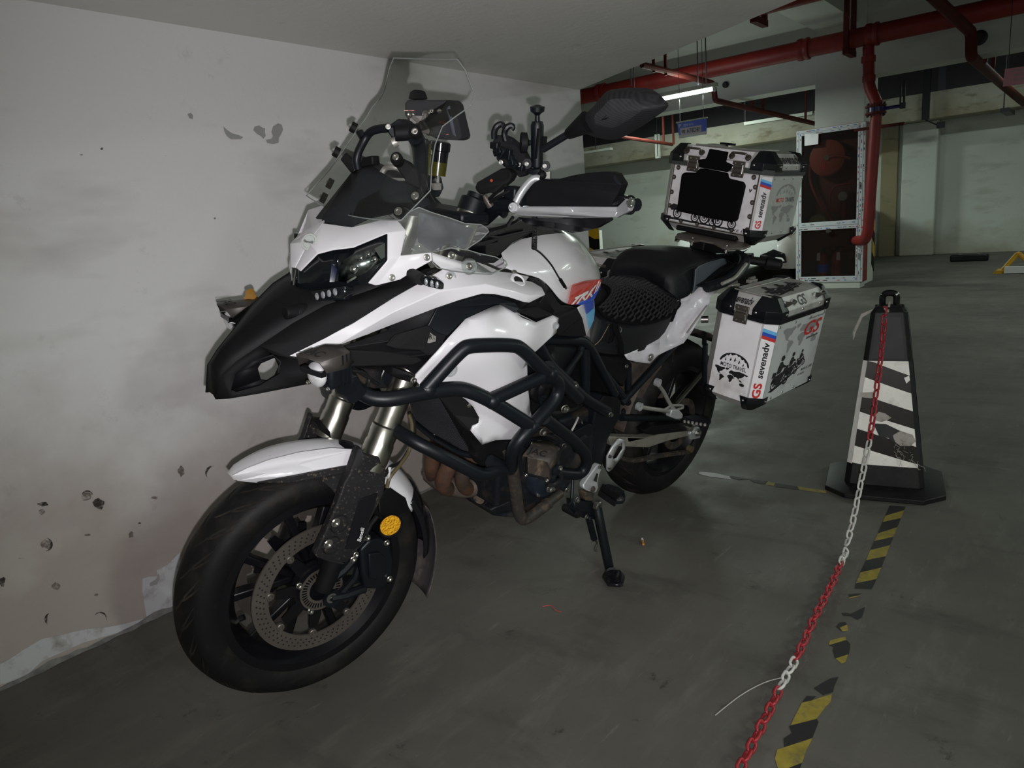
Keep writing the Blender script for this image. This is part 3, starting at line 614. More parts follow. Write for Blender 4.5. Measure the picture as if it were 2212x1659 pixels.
# ---------------------------------------------------------------- white car behind the top case
M['carpaint'] = mat('white_car_paint', (.80, .82, .80), .18, coat=1); M['carglass'] = mat('car_window', (.01, .012, .012), .05)
cx0, cyc, hw = 9.30, 3.84, .86
R = root('car', 'white car parked behind the motorcycle top case', 'car', (cx0, cyc, 0))
def crow(x, pts): return [V(x, cyc + s*y, z) for s, y, z in pts]
def half(x, w, z0, z1, z2, crown):
    L_ = [(w*.97, z0), (w, z0+.12), (w*1.0, z1-.10), (w*.965, z1), (w*.80, z2), (w*.4, z2+crown*.8), (0, z2+crown)]
    return [V(x, cyc+y, z) for y, z in L_] + [V(x, cyc-y, z) for y, z in L_[-2::-1]]
rows = [half(cx0+.02, hw*.72, .26, .58, .62, .01), half(cx0-.0+.03, hw*.8, .24, .62, .70, .02), half(cx0+.10, hw*.93, .22, .68, .76, .02), half(cx0+.30, hw*1.0, .20, .72, .83, .03),
        half(cx0+.9, hw*1.02, .2, .86, .93, .03), half(cx0+1.25, hw*1.03, .2, .90, .98, .03), half(cx0+4.2, hw*1.02, .2, .92, 1.0, .02), half(cx0+4.5, hw*.92, .25, .85, .92, .02)]
b = MB(); b.grid(rows); b.poly(rows[0][::-1]); b.poly(rows[-1]); b.obj('body', 'carpaint', R, smooth=50, sub=1)
cab = [half(cx0+1.2, hw*.95, .9, .93, .96, .0), half(cx0+1.9, hw*.86, .9, 1.30, 1.36, .03), half(cx0+2.4, hw*.82, .9, 1.38, 1.44, .03), half(cx0+3.2, hw*.80, .9, 1.36, 1.42, .03), half(cx0+4.0, hw*.88, .9, 1.0, 1.04, .02)]
b = MB(); b.grid(cab); b.obj('cabin', 'carglass', R, smooth=40)
for s in (-1, 1):
    for xx in (.78, 3.5):
        w = MB(); w.lathe((cx0+xx, cyc+s*(hw-.19), .31), (0, s, 0), [(0, .2), (0, .30), (.03, .315), (.17, .315), (.2, .3), (.2, .2)], 28).obj('tyre', 'rubber', R)
        MB().lathe((cx0+xx, cyc+s*(hw-.02), .31), (0, s, 0), [(0, .2), (.01, .2), (.0, .16), (.01, .05), (.01, 0)], 20).obj('wheel_rim', 'alu', R)
    b = MB(); b.prism([V(cx0+.045, cyc+s*.50, .60), V(cx0+.16, cyc+s*.82, .64), V(cx0+.34, cyc+s*.86, .74), V(cx0+.20, cyc+s*.76, .755), V(cx0+.06, cyc+s*.54, .70)], (-.035, 0, .01)); b.obj('headlight', 'chrome', R, bevel=.006)
    b = MB(); b.prism([V(cx0+.02, cyc+s*.42, .30), V(cx0+.05, cyc+s*.78, .305), V(cx0+.07, cyc+s*.75, .42), V(cx0+.02, cyc+s*.62, .485), V(cx0-.0, cyc+s*.46, .42)], (-.03, 0, 0)); b.obj('fog_lamp_recess', 'gloss', R, bevel=.008)
    b = MB(); b.prism([V(cx0-.015, cyc+s*.60, .32), V(cx0+.035, cyc+s*.76, .325), V(cx0+.045, cyc+s*.73, .37), V(cx0-.01, cyc+s*.66, .385)], (-.02, 0, 0)); b.obj('fog_lamp_trim', 'carpaint', R, bevel=.004)
MB().box((cx0+.0, cyc+.1, .52), (.03, .50, .17)).obj('grille', 'gloss', R, bevel=.01)
MB().box((cx0+.0, cyc+.1, .32), (.03, .50, .12)).obj('lower_grille', 'gloss', R, bevel=.01)
MB().box((cx0-.01, cyc+.1, .30), (.01, .44, .12)).obj('number_plate', 'signblue', R)
for i in range(5): MB().box((cx0-.02, cyc+.1, .46+i*.03), (.015, .48, .008)).obj('grille_bar', 'alu', R)

# ---------------------------------------------------------------- far floor things
vj = lambda a, b, **k: WP(1850+a*.16365, 440+b*.16365, **k)
a = vj(1240, 765, z=0.); b_ = vj(1730, 760, z=0.)
R = root('wheel_stop', 'black rubber wheel stop on the floor before the far wall', 'wheel stop', tuple(a))
MB().box(((a.x+b_.x)/2+.06, (a.y+b_.y)/2, .05), (.14, abs(a.y-b_.y), .10)).obj('block', 'frame', R, bevel=.02)
for t in (.25, .75): MB().cyl(a.lerp(b_, t)+V(.06, 0, .1), a.lerp(b_, t)+V(.06, 0, .104), .02, 10).obj('bolt', 'bolt', R)
xl = 10.42
R = root('parking_lock', 'yellow folding parking lock with a red and white bar', 'parking lock', (xl, .9, 0))
q = [vj(1770, 940, x=xl), vj(1840, 885, x=xl), vj(1870, 885, x=xl), vj(1950, 885, x=xl), vj(1950, 937, x=xl)]
MB().prism(q, (.25, 0, 0)).obj('foot', 'yellow', R)
q0 = vj(1920, 890, x=xl+.1); q1 = vj(2135, 650, x=xl+.1); q2 = vj(2420, 910, x=xl+.1)
MB().tube(fillet([q0, q1, q2], .03), .028, 10).obj('folding_arm', 'yellow', R)
y0 = vj(1950, 910, x=xl).y
for k in range(4): MB().box((xl+.02, y0-.10-k*.2, .045), (.10, .2, .075)).obj('bar_segment', 'whiteprint' if k % 2 == 0 else 'redprint', R, smooth=0)

# ---------------------------------------------------------------- warning post with its chain
c0 = V(2.805, .56, 0); rc = Matrix.Rotation(math.radians(11.7), 3, 'Z')   # local -x faces the camera
def CP(x, y, z): return c0 + rc @ V(x, y, z)
M['conerub'] = mat('black_cone_rubber', (.008, .008, .009), .5, spec=.3, dirt=(.025, .023, .02), ds=14, dlo=.5, dhi=.8)
M['conegrey'] = mat('grey_cone_face', (.020, .022, .025), .5, spec=.3, dirt=(.03, .03, .03), ds=14)
M['tapew'] = mat('worn_reflective_white', (.93, .90, .84), .5, var=.08, dirt=(.42, .36, .28), ds=10, dlo=.55, dhi=.8, bump=.2, bs=90)
M['tapeb'] = mat('brown_black_reflective', (.012, .009, .005), .4, spec=.3, var=.3, vs=60, dirt=(.05, .035, .015), ds=60, dlo=.62, dhi=.8)
M['fray'] = mat('torn_backing', (.42, .39, .35), .9, dirt=(.2, .18, .16), ds=30)
R = root('warning_post', 'black square traffic post with torn black and white stripes', 'traffic cone', tuple(c0))
h = .195; k = .07
oc = [(-h, -h+k), (-h, h-k), (-h+k, h), (h-k, h), (h, h-k), (h, -h+k), (h-k, -h), (-h+k, -h)]
b = MB(); b.prism([CP(x, y, .0) for x, y in oc], (0, 0, .018)); b.add([], [])
b.add([CP(x*.99, y*.99, .018) for x, y in oc] + [CP(x*.70, y*.70, .036) for x, y in oc], [(i, (i+1) % 8, 8+(i+1) % 8, 8+i) for i in range(8)] + [tuple(range(8, 16))])
b.obj('base_plate', 'conerub', R, smooth=20, bevel=.003)
ZB, ZTOP, HB, HT, CB, CT = .036, .655, .130, .058, .018, .014
def ring_(z):
    t = (z-ZB)/(ZTOP-ZB); hh = HB+(HT-HB)*t; cc = CB+(CT-CB)*t
    return [CP(x, y, z) for x, y in ((-hh, -hh+cc), (-hh, hh-cc), (-hh+cc, hh), (hh-cc, hh), (hh, hh-cc), (hh, -hh+cc), (hh-cc, -hh), (-hh+cc, -hh))]
b = MB(); zs = [ZB, .055, .4, ZTOP, ZTOP+.018]
rg = [ring_(ZB), ring_(.06), ring_(.4), ring_(ZTOP)]
t4 = [c0.lerp(p, .82) for p in ring_(ZTOP)]; t4 = [V(p.x, p.y, ZTOP+.016) for p in t4]
b.grid([r + [r[0]] for r in rg + [[V(c0.x+(p.x-c0.x)*.8, p.y*.8+c0.y*.2, ZTOP+.016) for p in ring_(ZTOP)]]]); b.poly([V(c0.x+(p.x-c0.x)*.8, p.y*.8+c0.y*.2, ZTOP+.016) for p in ring_(ZTOP)])
b.obj('body', 'conerub', R, smooth=20, merge=True, bevel=.002)
def face_pt(side, u, z, off=.0015):
    """side 0 front(-x) 1 right(-y) 2 back 3 left(+y); u 0..1 across"""
    t = (z-ZB)/(ZTOP-ZB); hh = HB+(HT-HB)*t + off; cc = CB+(CT-CB)*t; y = (hh-cc)*(1-2*u)
    x, yy = [(-hh, y), (y, -hh) if False else (-(hh-cc)*(1-2*u), -hh), (hh, -y), ((hh-cc)*(1-2*u), hh)][side]
    return CP(x, yy, z)
for side in range(4):
    up = [face_pt(side, .09, .495, .0022), face_pt(side, .91, .495, .0022), face_pt(side, .88, .64, .0022), face_pt(side, .12, .64, .0022)]
    b = MB(); b.poly(up); b.obj('upper_panel', 'conegrey', R, smooth=0)
    z0, z1 = .11, .485; slope = .054 if side in (0, 2) else -.05
    w = .0625
    for i in range(-3, 8):
        lo = .427 - .0625*5 - slope + (i)*w; hi = lo+w
        pts = []
        for (u, zz) in ((0, lo+slope), (1, lo-slope*.3), (1, hi-slope*.3), (0, hi+slope)): pts.append((u, zz))
        # clip to the band
        poly = []
        for kx in range(9):
            u = kx/8; poly.append((u, min(z1, max(z0, lo+slope*(1-u)))))
        for kx in range(8, -1, -1):
            u = kx/8; poly.append((u, min(z1, max(z0, hi+slope*(1-u)))))
        if max(p[1] for p in poly)-min(p[1] for p in poly) < .006: continue
        lo_ = poly[:9]; hi_ = poly[9:][::-1]
        bb = MB(); jag = 0
        g0 = [face_pt(side, u, z) for u, z in lo_]; g1 = [face_pt(side, u, z) for u, z in hi_]
        bb.grid([g0, g1]); bb.obj('reflective_stripe', 'tapew' if i % 2 == 0 else 'tapeb', R, smooth=0)
# bright edge strips over the chamfers
for (a, b2) in ((0, 7), (1, 2)):
    mb = MB(); zz = [.11+.375*i/8 for i in range(9)]
    rows = []
    for z in zz:
        r = ring_(z); nrm = (r[a]-c0).normalized(); nrm.z = 0; rows.append([r[a]+nrm*.0025, r[b2]+nrm*.0025])
    mb.grid(rows); mb.obj('edge_strip', 'tapew' if a == 1 else 'conegrey', R, smooth=0)
# torn places and threads
def torn(side, pts, m='fray', off=.003):
    mb = MB(); mb.poly([face_pt(side, u, z, off) for u, z in pts]); mb.obj('torn_piece', m, R, smooth=0)
torn(0, [(.30, .29), (.36, .305), (.48, .300), (.60, .285), (.52, .275), (.42, .268), (.33, .272)])
torn(0, [(.28, .262), (.50, .262), (.80, .235), (.98, .215), (.98, .205), (.85, .185), (.70, .190), (.55, .212), (.40, .215)], 'conegrey')
torn(0, [(.62, .222), (.75, .240), (.95, .228), (.99, .205), (.90, .188), (.74, .186), (.66, .200)], 'fray', .0038)
torn(0, [(-.02, .372), (.22, .375), (.28, .366), (.2, .352), (-.02, .356)], 'fray', .0042)
torn(0, [(.86, .428), (.97, .436), (.98, .42), (.9, .408)], 'tapew', .004)
mb = MB()
for i in range(16):
    u = random.uniform(.6, 1.0); z = random.uniform(.13, .235); p0 = face_pt(0, u, z, .004)
    pts = [p0]
    for j in range(4): pts.append(pts[-1]+V(random.uniform(-.012, .004), random.uniform(-.014, .006), random.uniform(-.016, .004)))
    mb.tube(pts, .0007, 4)
o = mb.obj('loose_threads', 'fray', R); o['kind'] = 'stuff'
# handle ring on top
hp = [CP(-.0, .028*math.cos(a), ZTOP+.014+.055*math.sin(a)**.8 if math.sin(a) > 0 else ZTOP+.012) for a in [PI*i/12 for i in range(13)]]
hp = fillet([CP(0, .022, ZTOP+.0), CP(0, .022, ZTOP+.062), CP(0, -.022, ZTOP+.062), CP(0, -.022, ZTOP)], .02)
MB().tube(hp, .0115, 10, flat=1.3).obj('handle_loop', 'gloss', R)
MB().box(CP(-.0, 0, ZTOP+.012), (.05, .075, .014), rc).obj('top_cap', 'conerub', R, bevel=.003)
# chain: drops from the post and runs over the floor
vn = view(1740, 600, .32536, WP)
cp = [WP(1911, 672, y=.563), WP(1906, 745, y=.557), WP(1895, 830, y=.55), WP(1880, 940, y=.54), WP(1860, 1040, y=.535), WP(1841, 1130, y=.531)]
fl_ = [(1818, 1214), (1800, 1256), (1782, 1292), (1757, 1342), (1736, 1390), (1711, 1440), (1690, 1478), (1664, 1532), (1640, 1580), (1618, 1625), (1598, 1665), (1570, 1720)]
cp += [WP(a, b, z=.012) for a, b in fl_]
def cat(P, n=24):
    out = []
    for i in range(len(P)-1):
        p0, p1, p2, p3 = P[max(0, i-1)], P[i], P[i+1], P[min(len(P)-1, i+2)]
        for k in range(n):
            t = k/n; out.append(.5*((2*p1)+(p2-p0)*t+(2*p0-5*p1+4*p2-p3)*t*t+(3*p1-p0-3*p2+p3)*t**3))
    return out + [P[-1]]
cc_ = cat(cp)
LL, LWd, LR = .040, .0235, .0035    # link length, width, wire radius
pitch = LL-2*LR*1.25
CH = root('barrier_chain', 'red and white plastic chain running from the post over the floor', 'chain', tuple(cp[0]))
def link_mesh(name, m):
    a = LL/2-LWd/2; r = LWd/2-LR; pts = []
    for k in range(7): t = -PI/2+PI*k/6; pts.append(V(a+r*math.cos(t), r*math.sin(t), 0))
    for k in range(7): t = PI/2+PI*k/6; pts.append(V(-a+r*math.cos(t), r*math.sin(t), 0))
    mb = MB(); mb.tube(pts, LR, 7, closed=True)
    me = bpy.data.meshes.new(name); me.from_pydata([tuple(v) for v in mb.v], [], mb.f); me.materials.append(m); me.shade_smooth(); return me
M['chainred'] = mat('red_chain_plastic', (.34, .022, .030), .35, var=.2); M['chainwhite'] = mat('white_chain_plastic', (.58, .57, .54), .4, var=.1)
mr_, mw_ = link_mesh('link_red', M['chainred']), link_mesh('link_white', M['chainwhite'])
acc = 0; nxt = 0; i = 0; kk = 0
pxy = lambda p: 829.5 - FPX*((p-CAM).dot(CU)/(p-CAM).dot(CF))
while i < len(cc_)-1:
    d = (cc_[i+1]-cc_[i]); L_ = d.length
    while nxt <= acc+L_:
        p = cc_[i] + d*((nxt-acc)/max(L_, 1e-9)); t = d.normalized()
        u, w, _ = basis(t); tw = math.radians(38 + (90 if kk % 2 else 0) + random.uniform(-9, 9))
        x = t; y = u*math.cos(tw)+w*math.sin(tw); z = x.cross(y)
        py = pxy(p); white = (945 < py < 1222) or (1420 < py < 1484)
        o = bpy.data.objects.new('link', mw_ if white else mr_); sc.collection.objects.link(o); o.parent = CH
        if p.z < .03: p = V(p.x, p.y, .0145)
        o.matrix_local = Matrix.Translation(p-cp[0]) @ Matrix((x, y, z)).transposed().to_4x4()
        nxt += pitch; kk += 1
    acc += L_; i += 1
cp0 = cp[0]
tag(MB().tube(fillet([CP(-.01, .0, ZTOP+.03), CP(-.062, .004, ZTOP+.0), cp0+V(.0, .0, .01)], .01), .004, 6).obj('tie_cord', 'fray', base=cp0), 'dirty cord tying the chain to the post top', 'cord')
mb = MB(); a = CP(-.04, .05, ZTOP+.004); mb.grid([[a, a+V(0, .0, .008)], [a+V(-.02, .03, -.02), a+V(-.02, .035, -.008)], [a+V(-.03, .05, -.075), a+V(-.03, .06, -.07)], [a+V(-.03, .055, -.10), a+V(-.03, .06, -.10)]])
tag(mb.obj('torn_ribbon', 'fray', base=a, solid=.001), 'pale torn ribbon fluttering off the post top', 'ribbon')

# ---------------------------------------------------------------- tape and litter on the floor
vr = view(1500, 1000, .39732, WP); fz = lambda a, b: vr(a, b, z=.0007)
M['ftyel'] = mat('worn_yellow_tape', (.30, .235, .035), .6, var=.25, vs=30, dirt=(.12, .11, .07), ds=40, dlo=.5, dhi=.75)
M['ftblk'] = mat('worn_black_tape', (.018, .018, .018), .6, dirt=(.10, .095, .08), ds=40, dlo=.6, dhi=.8)
M['ftwht'] = mat('worn_white_tape', (.5, .5, .5), .6, dirt=(.2, .2, .18), ds=30)
def tape(pieces, lab, nm='floor_tape'):
    R = root(nm, lab, 'tape', tuple(fz(*pieces[0][0][0])), 'hazard tape remains on the floor')
    for pts, m in pieces:
        mb = MB(); mb.prism([fz(a, b) for a, b in pts], (0, 0, .0006)); mb.obj('tape_stripe', m, R, smooth=0)
Lx = lambda y: 1062-(y-235)*.44; Rx = lambda y: 1147-(y-240)*.40
Y, K = 'ftyel', 'ftblk'
ys = [232, 288, 322, 385, 425, 475, 530, 596, 655]; yr = [238, 258, 300, 350, 402, 448, 508, 570, 632]
pcs = []
for i in range(8):
    pcs.append(([(Lx(ys[i]), ys[i]), (Rx(yr[i]), yr[i]), (Rx(yr[i+1]), yr[i+1]), (Lx(ys[i+1]), ys[i+1])], K if i % 2 == 0 else Y))
pcs.append(([(Lx(655), 655), (Rx(632), 632), (965, 686), (930, 684), (872, 683)], K))
tape(pcs, 'black and yellow striped floor tape running out from under the post')
tape([([(838, 715), (912, 710), (880, 722), (845, 728)], K), ([(845, 730), (880, 724), (905, 722), (840, 738)], Y)], 'thin torn scrap of hazard tape below the intact run')
tape([([(800, 818), (820, 815), (850, 822), (905, 795), (928, 783), (912, 838), (885, 852), (850, 832), (810, 830)], K)], 'black arrow-shaped scrap of hazard tape beside the chain')
tape([([(770, 890), (790, 868), (820, 866), (830, 878), (790, 896), (800, 915)], K), ([(790, 896), (830, 880), (836, 912), (805, 915)], Y)], 'small black and yellow scrap of tape above the ragged piece')
tape([([(738, 965), (800, 950), (822, 945), (826, 962), (735, 990), (730, 985)], Y), ([(732, 992), (826, 963), (848, 985), (840, 1040), (765, 1062), (752, 1020), (758, 1000)], K), ([(768, 1064), (835, 1042), (822, 1082), (800, 1092)], Y)], 'ragged black and yellow scrap of tape midway along the line')
tape([([(745, 1170), (783, 1165), (760, 1215), (755, 1245), (700, 1262), (650, 1225), (690, 1200)], K), ([(588, 1300), (610, 1268), (660, 1270), (640, 1290)], K), ([(585, 1305), (640, 1292), (748, 1256), (740, 1300), (715, 1325), (660, 1395), (525, 1425), (545, 1380)], Y),
      ([(515, 1432), (665, 1392), (675, 1410), (642, 1495), (490, 1545), (484, 1500), (530, 1470)], K), ([(450, 1560), (642, 1497), (610, 1560), (585, 1630), (460, 1680), (438, 1610)], Y), ([(470, 1675), (585, 1632), (560, 1700), (470, 1700)], K)], 'wide black and yellow hazard tape in the nearest foreground')
tape([([(190, 78), (240, 92), (300, 88), (200, 70)], K), ([(25, 48), (110, 55), (195, 75), (200, 90), (70, 72), (25, 60)], 'ftwht'), ([(300, 88), (400, 100), (380, 115), (320, 105)], K), ([(400, 100), (440, 112), (430, 125), (385, 117)], Y), ([(440, 110), (560, 128), (570, 145), (440, 130)], K), ([(560, 128), (640, 140), (720, 152), (715, 165), (570, 146)], Y)], 'narrow hazard tape between the rear wheel and the post')
a = WP(1387, 1164, z=.005); b_ = WP(1390, 1176, z=.005)
R = root('cigarette_butt', 'small cigarette butt on the floor behind the side stand', 'litter', tuple(a)); MB().cyl(a, a.lerp(b_, .35), .004, 8).obj('ash_end', 'whiteprint', R); MB().cyl(a.lerp(b_, .35), b_, .004, 8).obj('filter', mat('cork_paper', (.5, .22, .04), .7), R)
tag(MB().tube(cat([WP(1545, 1545, z=.002), WP(1600, 1502, z=.003), WP(1650, 1475, z=.004), WP(1692, 1463, z=.006)], 6), .0013, 5).obj('plastic_straw', mat('pale_strip', (.42, .42, .38), .5), base=WP(1545, 1545, z=0)), 'thin pale plastic strip lying beside the chain', 'strip')
tag(MB().tube(cat([WP(1172, 1310, z=.001), WP(1190, 1308, z=.002), WP(1200, 1318, z=.002), WP(1212, 1322, z=.001)], 5), .001, 5).obj('red_thread', 'redprint', base=WP(1172, 1310, z=0)), 'small tangle of red thread on the floor under the engine', 'litter')

# ================================================================ THE MOTORCYCLE
z2 = view(430, 430, .2713); z1 = view(340, 850, .4039, SPt)
BK = root('motorcycle', 'white adventure motorcycle with black crash bars leaning on its side stand', 'motorcycle', (0, 0, 0), bike=True)
def st(mb): mb.v = [steer(p) for p in mb.v]; return mb
def PV(f, pts): return [f(*p) for p in pts]
def plate(f, pts, name, m, th=.004, parent=None, bevel=.0015, off=None, **k):
    mb = MB(); mb.poly(PV(f, pts)); return mb.obj(name, m, parent or BK, solid=th, bevel=bevel, merge=False, **k)
def slab(f, pts, name, m, off, parent=None, bevel=.002, **k):
    mb = MB(); mb.prism(PV(f, pts), off); return mb.obj(name, m, parent or BK, bevel=bevel, **k)
def mesh(f, verts, faces, name, m, th=.004, sub=0, parent=None, smooth=40, bevel=.0, **k):
    mb = MB(); mb.add(PV(f, verts), faces); return mb.obj(name, m, parent or BK, solid=th, sub=sub, smooth=smooth, bevel=bevel, **k)
def boltat(p, d=(0, 1, 0), r=.007, h=.006, m='bolt', parent=None, name='bolt'):
    return MB().bolt(p, d, r, h).obj(name, m, parent or BK, smooth=30)

import numpy as np
from mathutils.geometry import delaunay_2d_cdt
def inside(x, z, P):
    c = False; n = len(P)
    for i in range(n):
        x1, z1_ = P[i]; x2, z2_ = P[(i+1) % n]
        if (z1_ > z) != (z2_ > z) and x < (x2-x1)*(z-z1_)/(z2_-z1_)+x1: c = not c
    return c
def smoothpanel(out, ins, name, m, th=.005, step=.022, par=None, **k):
    """a body panel: its outline plus a few points on its swell, with a smooth surface through all of them"""
    A_ = out+ins; X = np.array([(p.x, p.z) for p in A_]); Yv = np.array([p.y for p in A_]); n = len(A_)
    D = np.linalg.norm(X[:, None]-X[None], axis=2); K_ = D**2*np.log(D+1e-9)*1.0
    S_ = np.zeros((n+3, n+3)); S_[:n, :n] = K_+np.eye(n)*2e-5; S_[:n, n] = 1; S_[:n, n+1:] = X; S_[n, :n] = 1; S_[n+1:, :n] = X.T
    w = np.linalg.solve(S_, np.concatenate([Yv, [0, 0, 0]]))
    def yy(x, z):
        d = np.hypot(X[:, 0]-x, X[:, 1]-z); return float((d**2*np.log(d+1e-9))@w[:n] + w[n] + w[n+1]*x + w[n+2]*z)
    P2 = [(p.x, p.z) for p in out]; pts = [Vector(p) for p in P2]; x0 = min(p[0] for p in P2); x1 = max(p[0] for p in P2); q0 = min(p[1] for p in P2); q1 = max(p[1] for p in P2)
    j = 0; z = q0+step/2
    while z < q1:
        x = x0 + (step/2 if j % 2 else 0)
        while x < x1:
            if inside(x, z, P2) and min(math.hypot(x-a.x, z-a.y) for a in pts[:len(out)]) > step*.35: pts.append(Vector((x, z)))
            x += step
        z += step*.87; j += 1
    res = delaunay_2d_cdt(pts, [], [list(range(len(out)))], 1, 1e-6)
    vs = []
    for i, v in enumerate(res[0]):
        s_ = res[3][i]; vs.append(out[s_[0]] if s_ and s_[0] < len(out) else V(v.x, yy(v.x, v.y), v.y))
    mb = MB(); mb.add(vs, [tuple(f) for f in res[2]]); return mb.obj(name, m, par or BK, solid=th, smooth=60, **k)
# ---------------- wheels
def wheel(cx, R, W, steered, front):
    A = V(cx, 0, R); T = st if steered else (lambda m: m)
    hw = W/2; rim = .216
    prof = [(-hw*.80, rim+.002), (-hw*.94, rim+.012), (-hw*1.0, rim+(R-rim)*.42), (-hw*.93, rim+(R-rim)*.68), (-hw*.74, R-.020), (-hw*.45, R-.007), (0, R), (hw*.45, R-.007), (hw*.74, R-.020), (hw*.93, rim+(R-rim)*.68), (hw*1.0, rim+(R-rim)*.42), (hw*.94, rim+.012), (hw*.80, rim+.002)]
    b = MB(); rw = .70*hw
    b.lathe(A, (0, 1, 0), [(-rw, rim-.004), (-rw-.006, rim+.008), (-rw-.010, rim+.008), (-rw-.010, rim-.012), (-rw+.012, rim-.026), (-.018, rim-.036), (.018, rim-.036), (rw-.012, rim-.026), (rw+.010, rim-.012), (rw+.010, rim+.008), (rw+.006, rim+.008), (rw, rim-.004), (0, rim-.016), (-rw, rim-.004)], 72, caps=False)
    wh = T(b).obj('front_wheel' if front else 'rear_wheel', 'rim', BK, smooth=40)
    b = MB(); b.lathe(A, (0, 1, 0), prof, 96, caps=False); T(b).obj('tyre', 'rubber', wh, smooth=50)
    # tread grooves: raised lips of dark rubber either side of the centre
    b = MB(); n = 26 if front else 22
    def tp(a, s):
        # point on the tread at angle a, lateral s in -1..1
        y = s*hw*.985; r = R
        for (ya, ra), (yb_, rb) in zip(prof, prof[1:]):
            if ya <= y <= yb_ and abs(y) < hw*.96: r = ra+(rb-ra)*(y-ya)/(yb_-ya)
        r += .0005
        return V(A.x + r*math.cos(a), y, A.z + r*math.sin(a))
    for k in range(n):
        a0 = 2*PI*k/n
        for sg in (-1, 1):
            for (s0, s1, da, w) in ((.10, .88, .34, .0050), (.42, .92, .16, .0036)):
                rows = []
                for i in range(9):
                    t = i/8; s = sg*(s0+(s1-s0)*t); a = a0 + (da*(t**1.4) if front else -da*(t**1.4)) + (.12 if sg > 0 else 0) + (.1 if s0 > .3 else 0)
                    ww = w*(1-.7*abs(2*t-1)**2)/R
                    rows.append([tp(a-ww, s), tp(a+ww, s)])
                b.grid(rows)
    o = T(b).obj('tread_groove', 'tread', wh, smooth=0); o['kind'] = 'stuff'
    b = MB(); b.lathe(A+V(0, -.055, 0), (0, 1, 0), [(0, .018), (0, .045), (.02, .055), (.055, .038), (.09, .055), (.11, .045), (.11, .018)], 32); T(b).obj('hub', 'rim', wh)
    ns = 5
    for k in range(ns):
        for dd in (-1, 1):
            a = 2*PI*k/ns + dd*.10 + .35; a2 = 2*PI*k/ns + dd*.27 + .35
            u = lambda r, a, y: A + V(r*math.cos(a), y, r*math.sin(a))
            q0 = [u(.045, a-.20, -.016), u(.045, a+.20, -.016), u(.045, a+.20, .016), u(.045, a-.20, .016)]
            q1 = [u(.185, a2-.055, -.012), u(.185, a2+.055, -.012), u(.185, a2+.055, .012), u(.185, a2-.055, .012)]
            b = MB(); b.hexa(q0, q1); T(b).obj('spoke', 'rim', wh, bevel=.004)
    return A, T, wh
A, T, FW_ = wheel(WB, RF, .122, True, True)
def disc(A, T, wh, y, r0, r1, face):
    b = MB(); b.ring(A+V(0, y, 0), (0, 1, 0), r0, r1, .0045, 72); d = T(b).obj('brake_disc', 'disc', wh, smooth=30)
    b = MB()
    for k in range(60):
        for j in range(3):
            a = 2*PI*k/60 + j*.035; r = r0+.011+j*(r1-r0-.022)/2; b.cyl(A+V(r*math.cos(a), y+face*.0015, r*math.sin(a)), A+V(r*math.cos(a), y+face*.0027, r*math.sin(a)), .0022, 6)
    o = T(b).obj('drilled_hole', 'groove', wh, smooth=0); o['kind'] = 'stuff'
    b = MB(); n = 8
    for k in range(n):
        a = 2*PI*k/n + .2
        f = lambda r, a_: A + V(r*math.cos(a_), y-face*.004, r*math.sin(a_))
        b.prism([f(.040, a-.30), f(.075, a-.20), f(.106, a-.10), f(.106, a+.10), f(.075, a+.20), f(.040, a+.30)], (0, face*.005, 0))
    b.ring(A+V(0, y-face*.002, 0), (0, 1, 0), .034, .062, .005, 40)
    T(b).obj('disc_carrier', 'rim', wh, smooth=0)
    for k in range(n):
        a = 2*PI*k/n + .2; b = MB(); p = A+V((r0-.003)*math.cos(a), y-face*.003, (r0-.003)*math.sin(a))
        b.lathe(p, (0, face, 0), [(0, .0095), (.007, .0095), (.0085, .008), (.0085, .005), (.004, .0045), (.004, 0)], 12); T(b).obj('disc_button', 'disc', wh)
disc(A, T, FW_, .064, .122, .160, 1); disc(A, T, FW_, -.064, .122, .160, -1)
b = MB(); b.ring(A+V(0, .074, 0), (0, 1, 0), .030, .036, .003, 36); b.ring(A+V(0, .074, 0), (0, 1, 0), .0485, .053, .003, 36)
for k in range(40):
    a = 2*PI*k/40; f = lambda r, d_: A+V(r*math.cos(a+d_), .074, r*math.sin(a+d_)); b.add([f(.036, -.035), f(.0485, -.035), f(.0485, .035), f(.036, .035)], [(0, 1, 2, 3)])
T(b).obj('tone_ring', 'disc', FW_, smooth=0)
for k in range(4):
    a = PI/2*k+.5; p = A+V(.058*math.cos(a), .068, .058*math.sin(a)); b = MB(); b.bolt(p, (0, 1, 0), .006, .009); T(b).obj('disc_bolt', 'bolt', FW_)
p0 = z1(395, 1245, .02); p1 = z1(440, 1205, .03); b = MB(); b.cyl(p0, p1, .0045, 10); T(b).obj('valve_stem', 'bolt', FW_); b = MB(); b.cyl(p1, z1(465, 1195, .035), .007, 10); T(b).obj('valve_cap', 'black', FW_)
